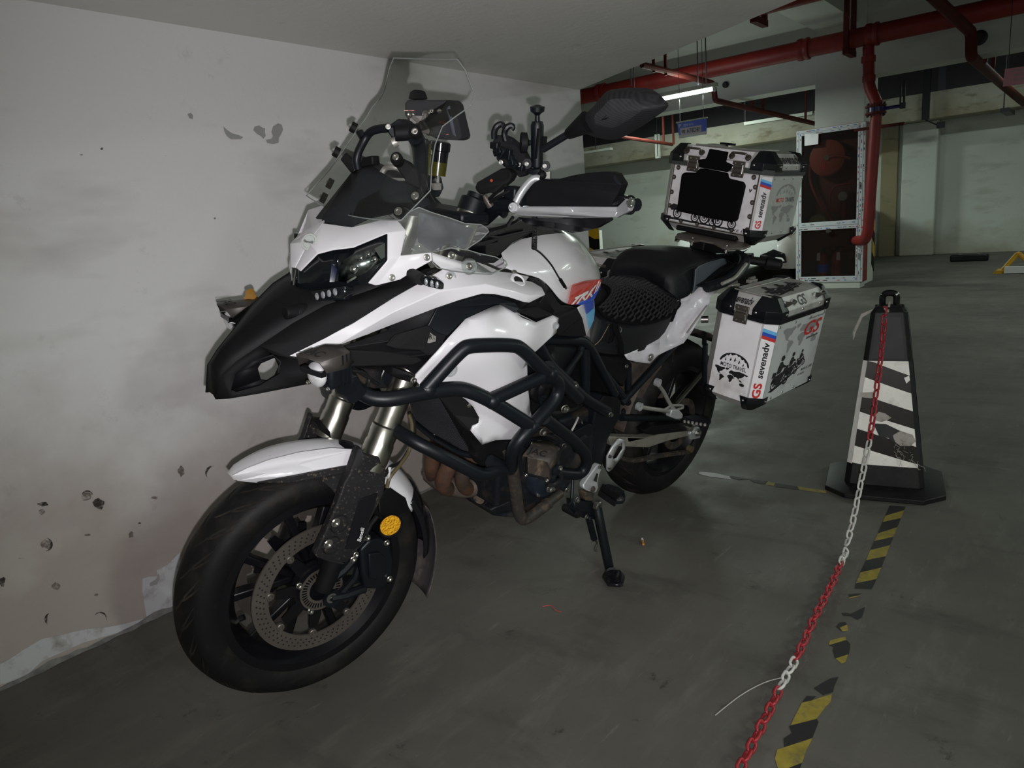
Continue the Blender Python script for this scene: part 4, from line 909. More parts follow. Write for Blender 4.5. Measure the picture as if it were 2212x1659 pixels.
# ---------------- fork
FKo = V(1.345, .105, .68); FKd = SAX
def fk(t, y=.105): return V(FKo.x, y, FKo.z) + FKd*t
for s in (1, -1):
    b = MB(); b.lathe(fk(-.10, .105*s), FKd, [(0, .0335), (.06, .0335), (.065, .031), (.10, .0325), (.104, .0295), (.62, .0290)], 28); fo = st(b).obj('fork_leg', 'fork', BK)
    b = MB(); b.lathe(fk(-.40, .105*s), FKd, [(0, .018), (.02, .022), (.28, .024), (.31, .027)], 20); st(b).obj('fork_slider', 'black', fo)
    b = MB(); b.lathe(fk(.51, .105*s), FKd, [(0, .030), (.03, .030), (.035, .020), (.045, .02)], 20); st(b).obj('fork_cap', 'frame', fo)
b = MB(); q = fk(.235, 0); b.box(q, (.075, .27, .045)); st(b).obj('lower_yoke', 'frame', BK, bevel=.008)
b = MB(); q = fk(.50, 0); b.box(q, (.08, .27, .03)); st(b).obj('upper_yoke', 'frame', BK, bevel=.008)
cov = [(510, 540, .125), (545, 532, .13), (562, 575, .135), (620, 605, .14), (690, 605, .14), (748, 712, .138), (752, 770, .138), (735, 900, .138), (680, 1020, .138), (612, 1150, .138), (575, 1320, .138), (500, 1400, .138), (430, 1480, .138), (385, 1512, .138), (290, 1492, .135), (170, 1445, .132), (158, 1415, .132), (240, 1240, .132), (330, 1020, .13), (365, 925, .13), (400, 820, .127), (440, 750, .125)]
b = MB(); b.prism(PV(zF, cov), (0, -.022, 0)); fcv = st(b).obj('fork_guard', 'black_dusty', BK, bevel=.006, seg=3)
b = MB(); b.prism(PV(zF, [(530, 960, .141), (680, 905, .141), (655, 1010, .141), (600, 1160, .141), (548, 1335, .141), (480, 1378, .141), (408, 1374, .141)]), (0, -.003, 0)); st(b).obj('gloss_panel', 'gloss', fcv, bevel=.001)
b = MB(); b.text('Benelli', [zF(538, 1312, .1445), zF(568, 1200, .1445), zF(538, 1192, .1445), zF(506, 1302, .1445)], bold=.01); st(b).obj('lettering', 'whiteprint', fcv, smooth=0)
for (a, c) in ((327, 1152), (265, 1330)):
    b = MB(); b.lathe(zF(a+28, c+12, .134), (0, 1, 0), [(0, .022), (.006, .020), (.008, .014), (.008, 0)], 18); st(b).obj('guard_boss', 'black_dusty', fcv); b = MB(); b.bolt(zF(a, c, .142), (0, 1, 0), .0085, .006); st(b).obj('guard_bolt', 'bolt', fcv)
b = MB(); b.prism([V(p.x, -p.y, p.z) for p in PV(zF, cov)], (0, .022, 0)); st(b).obj('fork_guard', 'black_dusty', BK, bevel=.006)
# fender
def ft(a, s, r0=.345, w=.082, drop=.040):
    a = math.radians(a); y = w*s; r = r0 - drop*abs(s)**2.2; return V(WB + r*math.cos(a), y, RF + r*math.sin(a))
def fend(a0, a1, n, s0, s1, name, m, rr, ww, dd, par=None, th=.003, shapef=None):
    rows = []
    for i in range(n+1):
        t = i/n; a = a0+(a1-a0)*t; lo, hi = (s0, s1) if shapef is None else shapef(t)
        rows.append([ft(a, lo+(hi-lo)*k/8, rr(t), ww(t), dd(t)) for k in range(9)])
    b = MB(); b.grid(rows); return st(b).obj(name, m, par or BK, solid=th, smooth=50)
fn = fend(63, 154, 26, -1, 1, 'front_fender', 'white', lambda t: .348-.022*t, lambda t: .020+.062*min(1, (t*5.0)**.6 if t > 0 else 0)*(1-.12*max(0, t-.75)/.25), lambda t: .006+.046*min(1, t*3), th=.004)
for s in (1, -1):
    out = [(425, 468, .060), (600, 470, .078), (850, 460, .084), (900, 480, .086), (945, 520, .09), (975, 560, .095), (1040, 560, .10), (1065, 300, .088), (1052, 380, .088), (545, 478, .083)]
    b = MB(); pts = PV(z1, [(535, 478, .080), (740, 440, .085), (1050, 380, .0885), (1110, 400, .10), (1120, 560, .112), (965, 555, .10), (930, 510, .096), (890, 475, .091), (860, 460, .089), (700, 478, .085)])
    pts = [V(p.x, s*p.y, p.z) for p in pts]; b.prism(pts, (0, -.006*s, 0))
    if s > 0: st(b).obj('fender_skirt', 'black_dusty', fn, bevel=.002)
    b = MB(); pts = PV(z1, [(400, 440, .022), (430, 468, .045), (535, 478, .0795), (740, 440, .0845), (1050, 380, .0875), (1064, 300, .079), (930, 292, .070), (760, 315, .058), (600, 355, .044), (480, 400, .030)])
    pts = [V(p.x, s*p.y, p.z) for p in pts]; b.prism(pts, (0, -.003*s, 0))
    if s > 0: st(b).obj('fender_side', 'white_dirty', fn, bevel=.0015)
    b = MB(); pts = PV(z1, [(860, 190, -.05), (840, 150, -.06), (870, 140, -.075), (925, 205, -.07), (930, 240, -.06)]); pts = [V(p.x, -s*abs(p.y), p.z) for p in pts]; b.prism(pts, (0, -.01*s, 0)); st(b).obj('fender_bracket', 'black', fn, bevel=.002)
fend(150, 186, 12, -1, 1, 'rear_fender_skirt', 'gloss', lambda t: .330+.004*t, lambda t: .070, lambda t: .05, fn)
fend(166, 208, 12, -1, 1, 'mud_flap', mat('mud_flap', (.055, .05, .055), .6, dirt=(.16, .12, .10), ds=20), lambda t: .336+.012*t, lambda t: .066+.006*t, lambda t: .018, fn)
b = MB(); b.prism(PV(z1, [(1180, 560, .10), (1240, 500, .09), (1330, 560, .078), (1350, 620, .075), (1230, 690, .105), (1190, 640, .11)]), (0, -.008, 0)); st(b).obj('fender_stay', 'black', fn, bevel=.003)
# caliper, reflector, bracket, hoses
b = MB(); b.prism(PV(z1, [(1085, 840, .128), (1130, 790, .128), (1200, 770, .124), (1248, 815, .12), (1262, 900, .12), (1255, 980, .12), (1215, 1040, .122), (1160, 1050, .125), (1110, 1045, .128), (1095, 960, .13)]), (0, -.045, 0)); cal = st(b).obj('brake_caliper', 'frame', BK, bevel=.007, seg=3)
b = MB(); b.prism(PV(z1, [(1130, 860, .134), (1190, 850, .131), (1225, 880, .129), (1225, 970, .129), (1170, 1000, .132), (1135, 990, .134)]), (0, -.01, 0)); st(b).obj('caliper_cover', 'frame', cal, bevel=.003)
for a, c in ((1225, 797), (1240, 990), (1122, 770), (1060, 860), (1045, 885)): b = MB(); b.bolt(z1(a, c, .124), (0, 1, 0), .006, .006); st(b).obj('caliper_bolt', 'bolt', cal)
b = MB(); b.tube(PV(z1, [(930, 1092, .095), (1000, 1080, .10), (1110, 1040, .10)]), .011, 8); b.tube(PV(z1, [(960, 1095, .09), (1060, 980, .10), (1100, 850, .105)]), .010, 8); b.tube(PV(z1, [(920, 1000, .09), (1000, 940, .095), (1080, 850, .10)]), .012, 8); st(b).obj('caliper_bracket', 'frame', cal)
b = MB(); b.lathe(z1(930, 1092, .088), (0, 1, 0), [(0, .022), (.008, .022), (.008, .0105), (.013, .0105), (.013, .004), (.008, .004), (.008, 0)], 20); st(b).obj('axle_clamp', 'frame', BK)
b = MB(); b.lathe(z1(930, 1092, .099), (0, 1, 0), [(0, .0125), (.003, .0125), (.003, .007), (-.002, .006), (-.002, 0)], 18); st(b).obj('axle_end', 'bolt', BK)
b = MB(); b.tube(PV(z1, [(1175, 655, .13), (1140, 700, .13), (1110, 760, .13)]), .006, 8); b.lathe(zF(783, 1178, .126), (.15, 1, 0), [(0, .029), (.006, .029), (.008, .027), (.008, 0)], 30); rf = st(b).obj('reflector_holder', 'black', BK)
b = MB(); b.lathe(zF(785, 1177, .1345), (.15, 1, 0), [(0, .0255), (.002, .0245), (.0025, 0)], 30); st(b).obj('amber_reflector', 'amber', rf)
def cat3(pts, n=5): return cat([Vector(p) for p in pts], n)
for pts, r, m in (([(940, 232, .07), (985, 330, .075), (968, 480, .08), (880, 640, .10), (790, 690, .11), (740, 760, .12)], .0045, 'hose'), ([(938, 250, .075), (965, 340, .08), (955, 470, .085), (930, 580, .095), (850, 690, .11), (780, 780, .12), (755, 860, .12)], .0045, 'hosedirty'), ([(570, 490, -.03), (610, 450, -.03), (655, 420, -.02)], .0035, 'hosedirty'), ([(780, 690, .115), (770, 760, .118), (765, 860, .118)], .004, 'boxalu')):
    b = MB(); b.tube(cat3(PV(zF, pts)), r, 8); st(b).obj('brake_hose', m, BK)

# ---------------- beak and black nose
rl = [(130, 1592, .020), (182, 1395, .030), (300, 1290, .040), (480, 1170, .055), (750, 990, .080), (1000, 850, .100), (1160, 800, .112), (1390, 722, .13), (1650, 612, .165)]
RL = PV(z2, rl)
cen = [V((p.x + .012*min(1, i/2)), 0, p.z + .006 + .004*min(i, 3)) for i, p in enumerate(RL)]
b = MB(); rows = []
for p, c in zip(RL, cen):
    r = V(p.x, -p.y, p.z); rows.append([p, p.lerp(c, .5)+V(0, 0, .003), c, r.lerp(c, .5)+V(0, 0, .003), r])
b.grid(rows); bkn = b.obj('beak', 'black', BK, solid=.004, smooth=40)
side = [(130, 1592, .020), (182, 1395, .030), (300, 1290, .040), (480, 1170, .055), (750, 990, .080), (1000, 850, .100), (1160, 800, .112), (1390, 722, .13), (1650, 612, .165), (1760, 665, .185), (1450, 835, .165), (1240, 975, .150), (1000, 1105, .140), (715, 1250, .125), (860, 1290, .128), (1060, 1300, .14), (1060, 1432, .115), (850, 1472, .095), (490, 1546, .060), (240, 1586, .032)]
hole = [(255, 1520, .036), (290, 1385, .042), (420, 1290, .055), (590, 1232, .075), (655, 1290, .085), (640, 1390, .082), (480, 1485, .060), (300, 1535, .040)]
def holed(outer, hole, f, name, m, s=1, th=.004, par=None, dy=0):
    o = [V(p.x, s*(p.y+dy), p.z) for p in PV(f, outer)]; h_ = [V(p.x, s*(p.y+dy), p.z) for p in PV(f, hole)]
    tr = tessellate_polygon([o, h_]); b = MB(); b.add(o+h_, [tuple(t) for t in tr]); return b.obj(name, m, par or BK, solid=th, soff=0, smooth=25)
hexh = [(468, 1350, .05), (492, 1310, .05), (530, 1268, .055), (600, 1264, .062), (632, 1330, .065), (600, 1400, .062), (535, 1442, .055), (492, 1438, .05)]
M['beakside'] = mat('textured_black_plastic', (.0085, .0085, .0095), .7, bump=.3, bs=900, spec=.22)
for s in (1, -1):
    holed(side, hole if s > 0 else [(240, 1500, .036), (285, 1345, .042), (420, 1250, .055), (620, 1180, .075), (900, 1130, .10), (900, 1400, .1), (480, 1520, .060), (300, 1545, .040)], z2, 'beak_side', 'beakside', s, par=bkn)
    if s > 0:
        o_ = PV(z2, [(a, c, y-.012) for a, c, y in hole]); hx_ = PV(z2, [(a, c, y-.002) for a, c, y in hexh]); hx_ = [hx_[k] for k in (7, 0, 1, 3, 4, 5, 6, 6)]
        mb = MB(); mb.grid([o_+[o_[0]], hx_+[hx_[0]]]); mb.obj('beak_recess', 'black', bkn, solid=.003, smooth=20)
    h_ = PV(z2, hole); i_ = PV(z2, [(a, c, y-.012) for a, c, y in hole]); b = MB(); n = len(h_)
    f2 = lambda p: V(p.x, s*p.y, p.z)
    b.add([f2(p) for p in h_]+[f2(p) for p in i_], [(k, (k+1) % n, n+(k+1) % n, n+k) for k in range(n)]); b.obj('recess_wall', 'beakside', bkn, smooth=0)
# running lights and nose sensor on the beak
q = PV(z2, [(880, 735, .075), (1160, 690, .130), (1165, 745, .133), (1120, 800, .128), (940, 815, .085)]); mb = MB(); mb.prism(q, (-.02, 0, -.005)); dr = mb.obj('running_light', 'lens', BK, bevel=.002)
for k in range(4): mb = MB(); p = z2(942+48*k, 775-12*k, .090+.012*k); mb.ball(p+V(.001, 0, 0), .0062, 10, (.6, 1, 1.2)); mb.obj('light_cell', 'cell', dr)
mb = MB(); p = z2(725, 900, .062); mb.lathe(p+V(-.05, 0, -.006), (1, -.05, .08), [(0, .019), (.035, .017), (.036, .014), (.058, .013), (.06, .011), (.06, 0)], 18); mb.obj('nose_sensor', 'black', BK, bevel=.001)

# ---------------- headlight cowl and lens
cv = [(985, 190, 0), (868, 345, 0), (766, 545, 0), (742, 715, 0),                                     # 0-3 centre line
      (1215, 222, .050), (1500, 152, .105), (1565, 152, .118), (1652, 250, .150), (1606, 450, .168),    # 4-8 upper edge
      (1850, 424, .200), (1862, 486, .203), (1742, 552, .193), (1600, 642, .175), (1412, 690, .155), (1348, 672, .150),   # 9-14
      (802, 572, .018), (940, 432, .052), (1060, 400, .068), (1225, 380, .092), (1500, 268, .146), (1502, 490, .165)]    # 15-20 lens edge
cf = [(0, 1, 16, 4), (1, 2, 15, 16), (4, 16, 17, 18), (4, 18, 19, 5), (5, 19, 7, 6), (19, 20, 8, 7), (20, 14, 13, 8), (8, 13, 12, 11), (8, 11, 10, 9)]
o = mesh(z2, cv, cf, 'headlight_cowl', 'white', th=.004, bevel=.002, smooth=48); mirrored(o)
cowl = o
lv = [(766, 545, 0), (742, 715, 0), (802, 572, .018), (940, 432, .052), (1060, 400, .068), (1225, 380, .092), (1500, 268, .146), (1502, 490, .165), (1348, 672, .150), (1165, 700, .112), (1000, 715, .070), (800, 728, .022)]
inset = [(a, c, y-.004) for a, c, y in lv]
o = mesh(z2, inset, [(0, 2, 11, 1), (2, 3, 10, 11), (3, 4, 5, 9, 10), (5, 6, 7, 8, 9)], 'headlight_lens', 'lens', th=.003, smooth=40); mirrored(o)
o = mesh(z2, [(1105, 655, .098), (1130, 500, .098), (1215, 445, .112), (1380, 398, .136), (1425, 440, .146), (1450, 500, .152), (1320, 590, .138), (1165, 662, .108)], [(0, 1, 2, 7), (2, 3, 6, 7), (3, 4, 5, 6)], 'headlight_reflector', mat('lamp_reflector', (.30, .33, .33), .22, 1., var=.5, vs=90), th=.002, smooth=20, parent=cowl)
for a, c, y, r in ((1290, 470, .129, .006), (1350, 440, .139, .005), (1235, 560, .121, .010), (1400, 480, .149, .006)): MB().ball(z2(a, c, y), r, 10).obj('reflector_facet', 'chrome', cowl)
slab(z2, [(1175, 655, .115), (1250, 612, .128), (1255, 625, .129), (1180, 672, .117)], 'reflector_rib', 'chrome', (-.004, -.004, 0), parent=cowl, bevel=0)
slab(z2, [(1395, 395, .1465), (1478, 350, .1545), (1480, 462, .160), (1450, 480, .155)], 'lens_window', mat('lens_window', (.05, .06, .05), .7, spec=.1), (-.002, -.004, 0), parent=cowl, bevel=0)
slab(z2, [(1040, 660, .09), (1058, 510, .085), (1100, 560, .095), (1078, 660, .095)], 'blue_bulb_patch', mat('blue_bulb', (.01, .015, .04), .2), (-.002, -.002, 0), parent=cowl, bevel=0)  # plain dark blue patch inside the lens
c = z2(868, 345, 0.0); nrm = (z2(868, 345, 0)-c); ax_e = V(.86, .0, .51)
em = MB().lathe(c+V(-.004, .004, -.001), V(.80, .35, .48), [(0, .0185), (.006, .0185), (.0075, .0175), (.0075, 0)], 30).obj('round_emblem', mat('pale_emblem', (.62, .66, .62), .35, .2), cowl)
u = V(-.40, .92, 0).normalized(); w = V(.80, .35, .48).normalized().cross(u).normalized(); cc = c+V(-.004, .004, -.001)+V(.80, .35, .48).normalized()*.0078
if w.z < 0: w = -w
mb = MB(); mb.text('Benelli', [cc-u*.011-w*.003, cc+u*.011-w*.003, cc+u*.011+w*.003, cc-u*.011+w*.003], bold=.02); mb.obj('emblem_lettering', 'lettering', cowl, smooth=0)
mb = MB(); nn = V(.80, .35, .48).normalized()
for k in range(28):
    a = 2*PI*k/28; p = cc+(u*math.cos(a)+w*math.sin(a))*.0132; mb.ball(p, .0011, 5)
o = mb.obj('emblem_beads', 'greyprint', cowl); o['kind'] = 'stuff'
boltat(z2(1812, 465, .204), (.3, 1, .2), .0055, parent=cowl); boltat(z2(1535, 625, .172), (.3, 1, .2), .0055, parent=cowl)

# ---------------- upper white blade
bv = [(-909, 1163, .124), (-740, 1190, .130), (-543, 1098, .142), (0, 890, .172), (380, 745, .205), (570, 680, .222), (770, 622, .238), (880, 625, .243), (1010, 655, .250), (1130, 695, .256), (1180, 702, .258),
      (1325, 630, .250), (1290, 565, .240), (1210, 518, .228), (1150, 508, .222), (1180, 470, .205), (1045, 440, .195), (930, 425, .190), (800, 368, .178), (690, 330, .170), (560, 340, .172), (430, 405, .185), (220, 525, .180), (0, 652, .168), (-337, 868, .148),  # 11-24
      (400, 600, .215), (800, 540, .236), (1175, 640, .262), (-20, 790, .186)]   # 25-28 crease
ti = {}
bf = [(0, 1, 24), (1, 2, 24), (2, 28, 24), (2, 3, 28), (24, 28, 23), (28, 25, 22, 23), (28, 3, 4, 25), (25, 21, 22), (25, 4, 5, 26), (25, 26, 19, 20, 21), (26, 5, 6), (26, 6, 7, 8), (26, 8, 9, 27), (27, 9, 10), (27, 10, 11), (27, 11, 12), (27, 12, 13, 26), (26, 13, 14, 16), (14, 15, 16), (26, 16, 17, 18, 19)]
o = mesh(zA, bv, bf, 'upper_fairing', 'white', th=.005, bevel=.002, smooth=30); mirrored(o); uf = o
o = MB(); o.lathe(zA(1078, 508, .222), (0, .8, 1), [(0, .0), (0, .013), (.005, .0155), (.004, .018), (.0, .0185)], 24, caps=False); o.obj('fairing_grommet', 'white', uf)
MB().lathe(zA(1082, 512, .2225), (0, .8, 1), [(.002, 0), (.0025, .012)], 20, caps=False).obj('grommet_hole', 'groove', uf)
boltat(zA(1047, 445, .197), (0, .6, 1), .006, parent=uf)
MB().lathe(zA(495, 478, .200), (.3, 1, .2), [(0, .012), (.003, .012), (.003, .008), (.001, .008), (.001, 0)], 18).obj('bolt_recess', 'alu', uf); boltat(zA(485, 470, .202), (.3, 1, .2), .005, parent=uf)
# shoulder turned towards the screen: triangular white ear under the side deflector
mesh(zA, [(60, 290, .165), (330, 262, .185), (600, 345, .190), (720, 350, .195), (860, 440, .215), (560, 400, .20), (430, 410, .188), (340, 335, .19)], [(0, 1, 7), (1, 2, 5, 6, 7), (2, 3, 4, 5)], 'fairing_ear', 'white', th=.004, parent=uf)

# ---------------- big lower side fairing
fv = [(915, 705, .205), (625, 840, .215), (470, 1010, .222), (330, 1180, .215), (200, 1330, .200), (190, 1370, .198), (232, 1408, .198),      # 0-6
      (330, 1400, .205), (560, 1495, .215), (690, 1560, .218),                                                                          # 7-9 (behind the bar)
      (1080, 790, .238), (1240, 870, .252), (1385, 808, .232), (1436, 832, .236), (1415, 960, .240), (1222, 1136, .250),                  # 10-15
      (1168, 1195, .246), (1180, 1330, .245), (1195, 1700, .235)]
# lower part measured in the other close view
lv2 = [(580, 520, .215), (640, 562, .218), (700, 620, .220), (745, 700, .222), (742, 740, .222), (700, 762, .222), (685, 800, .222), (765, 902, .215), (860, 868, .232), (1060, 860, .225), (1138, 700, .215), (1124, 640, .225), (1112, 480, .240), (1103, 290, .246), (1160, 210, .250)]
F1 = PV(zA, fv[:7]) + PV(zB, [(300, 470, .205), (430, 540, .210)]) + PV(zB, lv2) + PV(zA, [(1222, 1136, .250), (1415, 960, .240), (1436, 832, .236), (1385, 808, .232), (1240, 870, .252), (1080, 790, .238)])
inner = [zA(730, 850, .232), zA(900, 930, .250), zA(1190, 950, .262), zA(560, 1080, .238), zA(760, 1230, .252), zA(1000, 1280, .258), zB(900, 600, .248), zB(980, 760, .240)]
def lift(res, pts):
    return [pts[res[3][i][0]] if res[3][i] else V(v.x, .23, v.y) for i, v in enumerate(res[0])]
sf = smoothpanel(F1, inner, 'side_fairing', 'white', soff=-1.); mirrored(sf)
slab(zA, [(1080, 800, .244), (1235, 872, .257), (1222, 868, .257), (1130, 835, .251)], 'fairing_slot', 'groove', (0, -.002, 0), parent=sf, bevel=0)
MB().lathe(zB(527, 340, .245), (.3, 1, 0), [(0, .0155), (.003, .0155), (.003, .0135), (-.002, .012), (-.002, 0)], 22).obj('bolt_recess', 'alu', sf)
MB().lathe(zA(1405, 900, .241), (.3, 1, 0), [(0, .009), (.003, .009), (.003, .007), (-.001, .006), (-.001, 0)], 16).obj('bolt_recess', 'alu', sf)
boltat(zB(665, 608, .224), r=.004, parent=sf); boltat(zA(170, 1370, .195), r=.006, parent=sf)

# ---------------- black inner side panel with its mesh intake
bp_ = PV(z2, [(720, 1262, .118), (1100, 1190, .138), (1500, 1050, .155)]) + PV(zA, [(0, 870, .155), (380, 720, .19), (770, 600, .215), (1150, 660, .235), (1180, 690, .235), (1320, 640, .225), (1400, 780, .225), (1250, 860, .235), (1080, 770, .225), (915, 690, .200), (800, 900, .21), (600, 1100, .21), (230, 1420, .19)]) + PV(z2, [(1720, 1400, .185), (1640, 1345, .175), (1540, 1335, .165), (1300, 1340, .15), (1180, 1345, .145), (1000, 1340, .13)])
mb = MB(); mb.poly(bp_); ip = mb.obj('inner_panel', 'black', BK, solid=.004, smooth=20); mirrored(ip)
slab(z2, [(1490, 1165, .172), (1560, 1080, .170), (1800, 1010, .182), (1960, 940, .19), (2040, 950, .20), (1905, 1220, .20), (1820, 1250, .19), (1760, 1205, .186), (1560, 1190, .176)], 'intake_frame', 'beakside', (0, -.003, 0), parent=ip)
slab(z2, [(1500, 1165, .1745), (1580, 1085, .1735), (1720, 1040, .1785), (1890, 1090, .190), (1885, 1160, .192), (1780, 1195, .188), (1600, 1180, .178)], 'intake_mesh', 'groove', (0, -.002, 0), parent=ip, bevel=0)
hexq = [z2(1735, 1150, .1815), z2(1885, 1150, .1935), z2(1885, 1040, .1925), z2(1730, 1035, .1800)]
mb = MB(); hx = [(.02, .30), (0, .75), (.45, 1.0), (1, .52), (.98, .10), (.70, 0)]; mb.shape(hx, hexq, .0010); mb.obj('mesh_badge', 'alu_dusty', ip, smooth=0)
mb = MB()
for k in range(7):
    mb.shape([(k*.14, .30), (k*.14+.02, .30), (k*.14+.16, .95), (k*.14+.14, .95)], hexq, .0014); mb.shape([(k*.14+.1, .25), (k*.14+.12, .25), (k*.14-.04, .85), (k*.14-.06, .85)], hexq, .0014)
mb.text('GER', sub(hexq, .22, .80, .36, .68), bold=.03, off=.0018); mb.obj('badge_print', 'groove', ip, smooth=0)
slab(z2, [(1100, 1200, .150), (1500, 1215, .168), (1740, 1245, .182), (1790, 1290, .186), (1700, 1330, .180), (1540, 1330, .170), (1200, 1340, .152), (1060, 1290, .145)], 'panel_ledge', 'beakside', (0, -.02, 0), parent=ip, bevel=.004)
slab(zA, [(380, 745, .198), (770, 640, .228), (900, 650, .232), (1060, 700, .24), (1100, 750, .242), (1060, 790, .24), (915, 700, .21), (625, 836, .214), (470, 990, .214), (380, 960, .205), (300, 900, .195)], 'panel_band', 'frame', (0, -.004, 0), parent=ip, bevel=.003)
# black trim behind the blade and under the tank
slab(zA, [(1060, 745, .236), (1120, 755, .243), (1250, 735, .236), (1390, 800, .228), (1385, 812, .23), (1240, 838, .246), (1100, 790, .240)], 'knee_trim', 'beakside', (0, -.01, 0), bevel=.003)
slab(zA, [(1150, 472, .190), (1270, 488, .190), (1345, 560, .195), (1430, 690, .2), (1480, 738, .2), (1600, 745, .195), (1645, 830, .185), (1682, 990, .18), (1560, 998, .19), (1405, 985, .21), (1440, 835, .222), (1390, 800, .222), (1250, 735, .225), (1325, 640, .235), (1290, 560, .225), (1215, 520, .21)], 'tank_trim', 'black', (0, -.03, 0), bevel=.004)
slab(zA, [(1395, 800, .226), (1600, 745, .20), (1645, 830, .192), (1590, 870, .2), (1440, 990, .222), (1410, 970, .232), (1438, 840, .234)], 'tank_trim', 'black', (0, -.012, 0), bevel=.004)
slab(zA, [(-60, 640, .158), (0, 600, .16), (220, 470, .168), (330, 420, .178), (420, 405, .184), (220, 522, .179), (0, 620, .167)], 'upper_trim', 'beakside', (0, -.02, 0), bevel=.002)

# ---------------- tank
rows = []
def trow(pts): return PV(zA, pts)
TK = [  # centre-top, black edge, crease, flank, lower edge
    [(850, 70, 0), (880, 170, .075), (930, 250, .125), (960, 350, .160), (965, 405, .172)],
    [(960, 10, 0), (1030, 190, .105), (1060, 260, .140), (1110, 380, .178), (1165, 458, .190)],
    [(1200, -20, 0), (1260, 120, .100), (1330, 230, .150), (1330, 400, .188), (1300, 492, .193)],
    [(1390, -5, 0), (1400, 95, .085), (1480, 210, .150), (1470, 480, .196), (1400, 620, .198)],
    [(1500, 60, 0), (1490, 78, .060), (1590, 200, .135), (1590, 520, .192), (1480, 735, .192)],
    [(1590, 150, .0), (1600, 130, .035), (1700, 270, .105), (1690, 500, .170), (1640, 725, .172)],
    [(1700, 290, 0), (1720, 270, .040), (1780, 370, .085), (1800, 480, .130), (1745, 665, .150)],
    [(1740, 420, 0), (1770, 400, .04), (1812, 440, .080), (1795, 555, .120), (1748, 660, .135)]]
rowsL = [trow(r) for r in TK]
mb = MB(); mb.cur = 0
full = [[V(p.x, -p.y, p.z) for p in r[:0:-1]] + r for r in rowsL]
mb.grid(full)
ncol = len(full[0])-1
for i in range(len(full)-1):
    for k in range(ncol):
        mb.m[i*ncol+k] = 1 if (k in (3, 4) and i < 5) else 0
tk = mb.obj('fuel_tank', ['white', 'gloss'], BK, smooth=60, sub=2, solid=.004)
# three-colour stickers on the rear of the tank flank
o1 = .004
def on(pts): return PV(zA, pts)
mb = MB(); q = on([(1515, 712, .1985), (1640, 716, .1845), (1743, 662, .1565), (1795, 560, .1335), (1803, 500, .135), (1790, 492, .140), (1660, 508, .183), (1560, 540, .199), (1548, 560, .200)]); mb.prism(q, (0, .0015, 0)); mb.obj('red_sticker', 'red', tk, smooth=0)
mb = MB(); mb.prism(on([(1640, 717, .1860), (1743, 663, .158), (1796, 556, .1355), (1775, 560, .144), (1735, 620, .162), (1690, 670, .176), (1600, 690, .192), (1585, 713, .194)]), (0, .0016, 0)); mb.obj('dark_blue_edge', 'blue', tk, smooth=0)
lq = [zA(1552, 710, .1995), zA(1730, 640, .165), zA(1800, 500, .139), zA(1600, 610, .196)]
def stroke(pts, n='letter_stroke'): mb = MB(); mb.prism([p + V(.001, .0022, .0) for p in on(pts)], (0, .0012, 0)); return mb.obj(n, 'whiteprint', tk, smooth=0)
stroke([(1572, 652, .1985), (1640, 618, .188), (1645, 628, .187), (1615, 645, .192), (1555, 712, .200), (1540, 714, .201), (1592, 655, .196), (1575, 664, .198)])
stroke([(1648, 612, .187), (1690, 592, .178), (1684, 615, .178), (1650, 645, .185), (1665, 672, .181), (1652, 680, .184), (1632, 655, .189), (1598, 703, .194), (1584, 708, .196), (1640, 632, .188)])
stroke([(1722, 575, .170), (1735, 565, .166), (1690, 625, .175), (1750, 545, .161), (1762, 540, .157), (1712, 612, .169), (1724, 640, .164), (1712, 650, .167), (1700, 626, .173), (1672, 665, .179), (1660, 672, .181)])
stroke([(1778, 508, .147), (1788, 504, .143), (1750, 600, .156), (1740, 620, .160)]); stroke([(1792, 520, .140), (1798, 520, .138), (1765, 590, .150), (1758, 600, .153)])
slab(zA, [(1605, 745, .192), (1640, 722, .186), (1745, 668, .158), (1750, 760, .150), (1742, 850, .150), (1700, 935, .155), (1675, 995, .165), (1668, 985, .168)], 'tank_tail', 'white', (0, -.006, 0), parent=tk, bevel=.002)
slab(zA, [(1655, 712, .1855), (1738, 672, .1615), (1738, 745, .159), (1672, 800, .171)], 'blue_sticker', 'blue', (0, .0015, 0), parent=tk, bevel=0)
slab(zA, [(1672, 802, .1715), (1738, 746, .1595), (1746, 765, .154), (1738, 848, .153), (1702, 928, .159), (1690, 880, .165)], 'light_blue_sticker', 'sky', (0, .0015, 0), parent=tk, bevel=0)
# tank-top cover seams and dash shroud
slab(zA, [(620, 245, .09), (700, 190, .075), (830, 100, .03), (1050, 0, .0), (1260, -60, 0), (1230, 70, .08), (1030, 180, .108), (950, 262, .128), (905, 292, .135), (760, 285, .12)], 'dash_shroud', 'gloss', (0, -.01, -.02), bevel=.003)
for pts in ([(560, 160, .06), (760, 140, .06), (950, 90, .05), (1120, 60, .06)], [(640, 200, .08), (780, 200, .085), (900, 150, .08)]):
    MB().tube(cat3(PV(zA, pts)), .0035, 6).obj('cable', 'hose', BK)
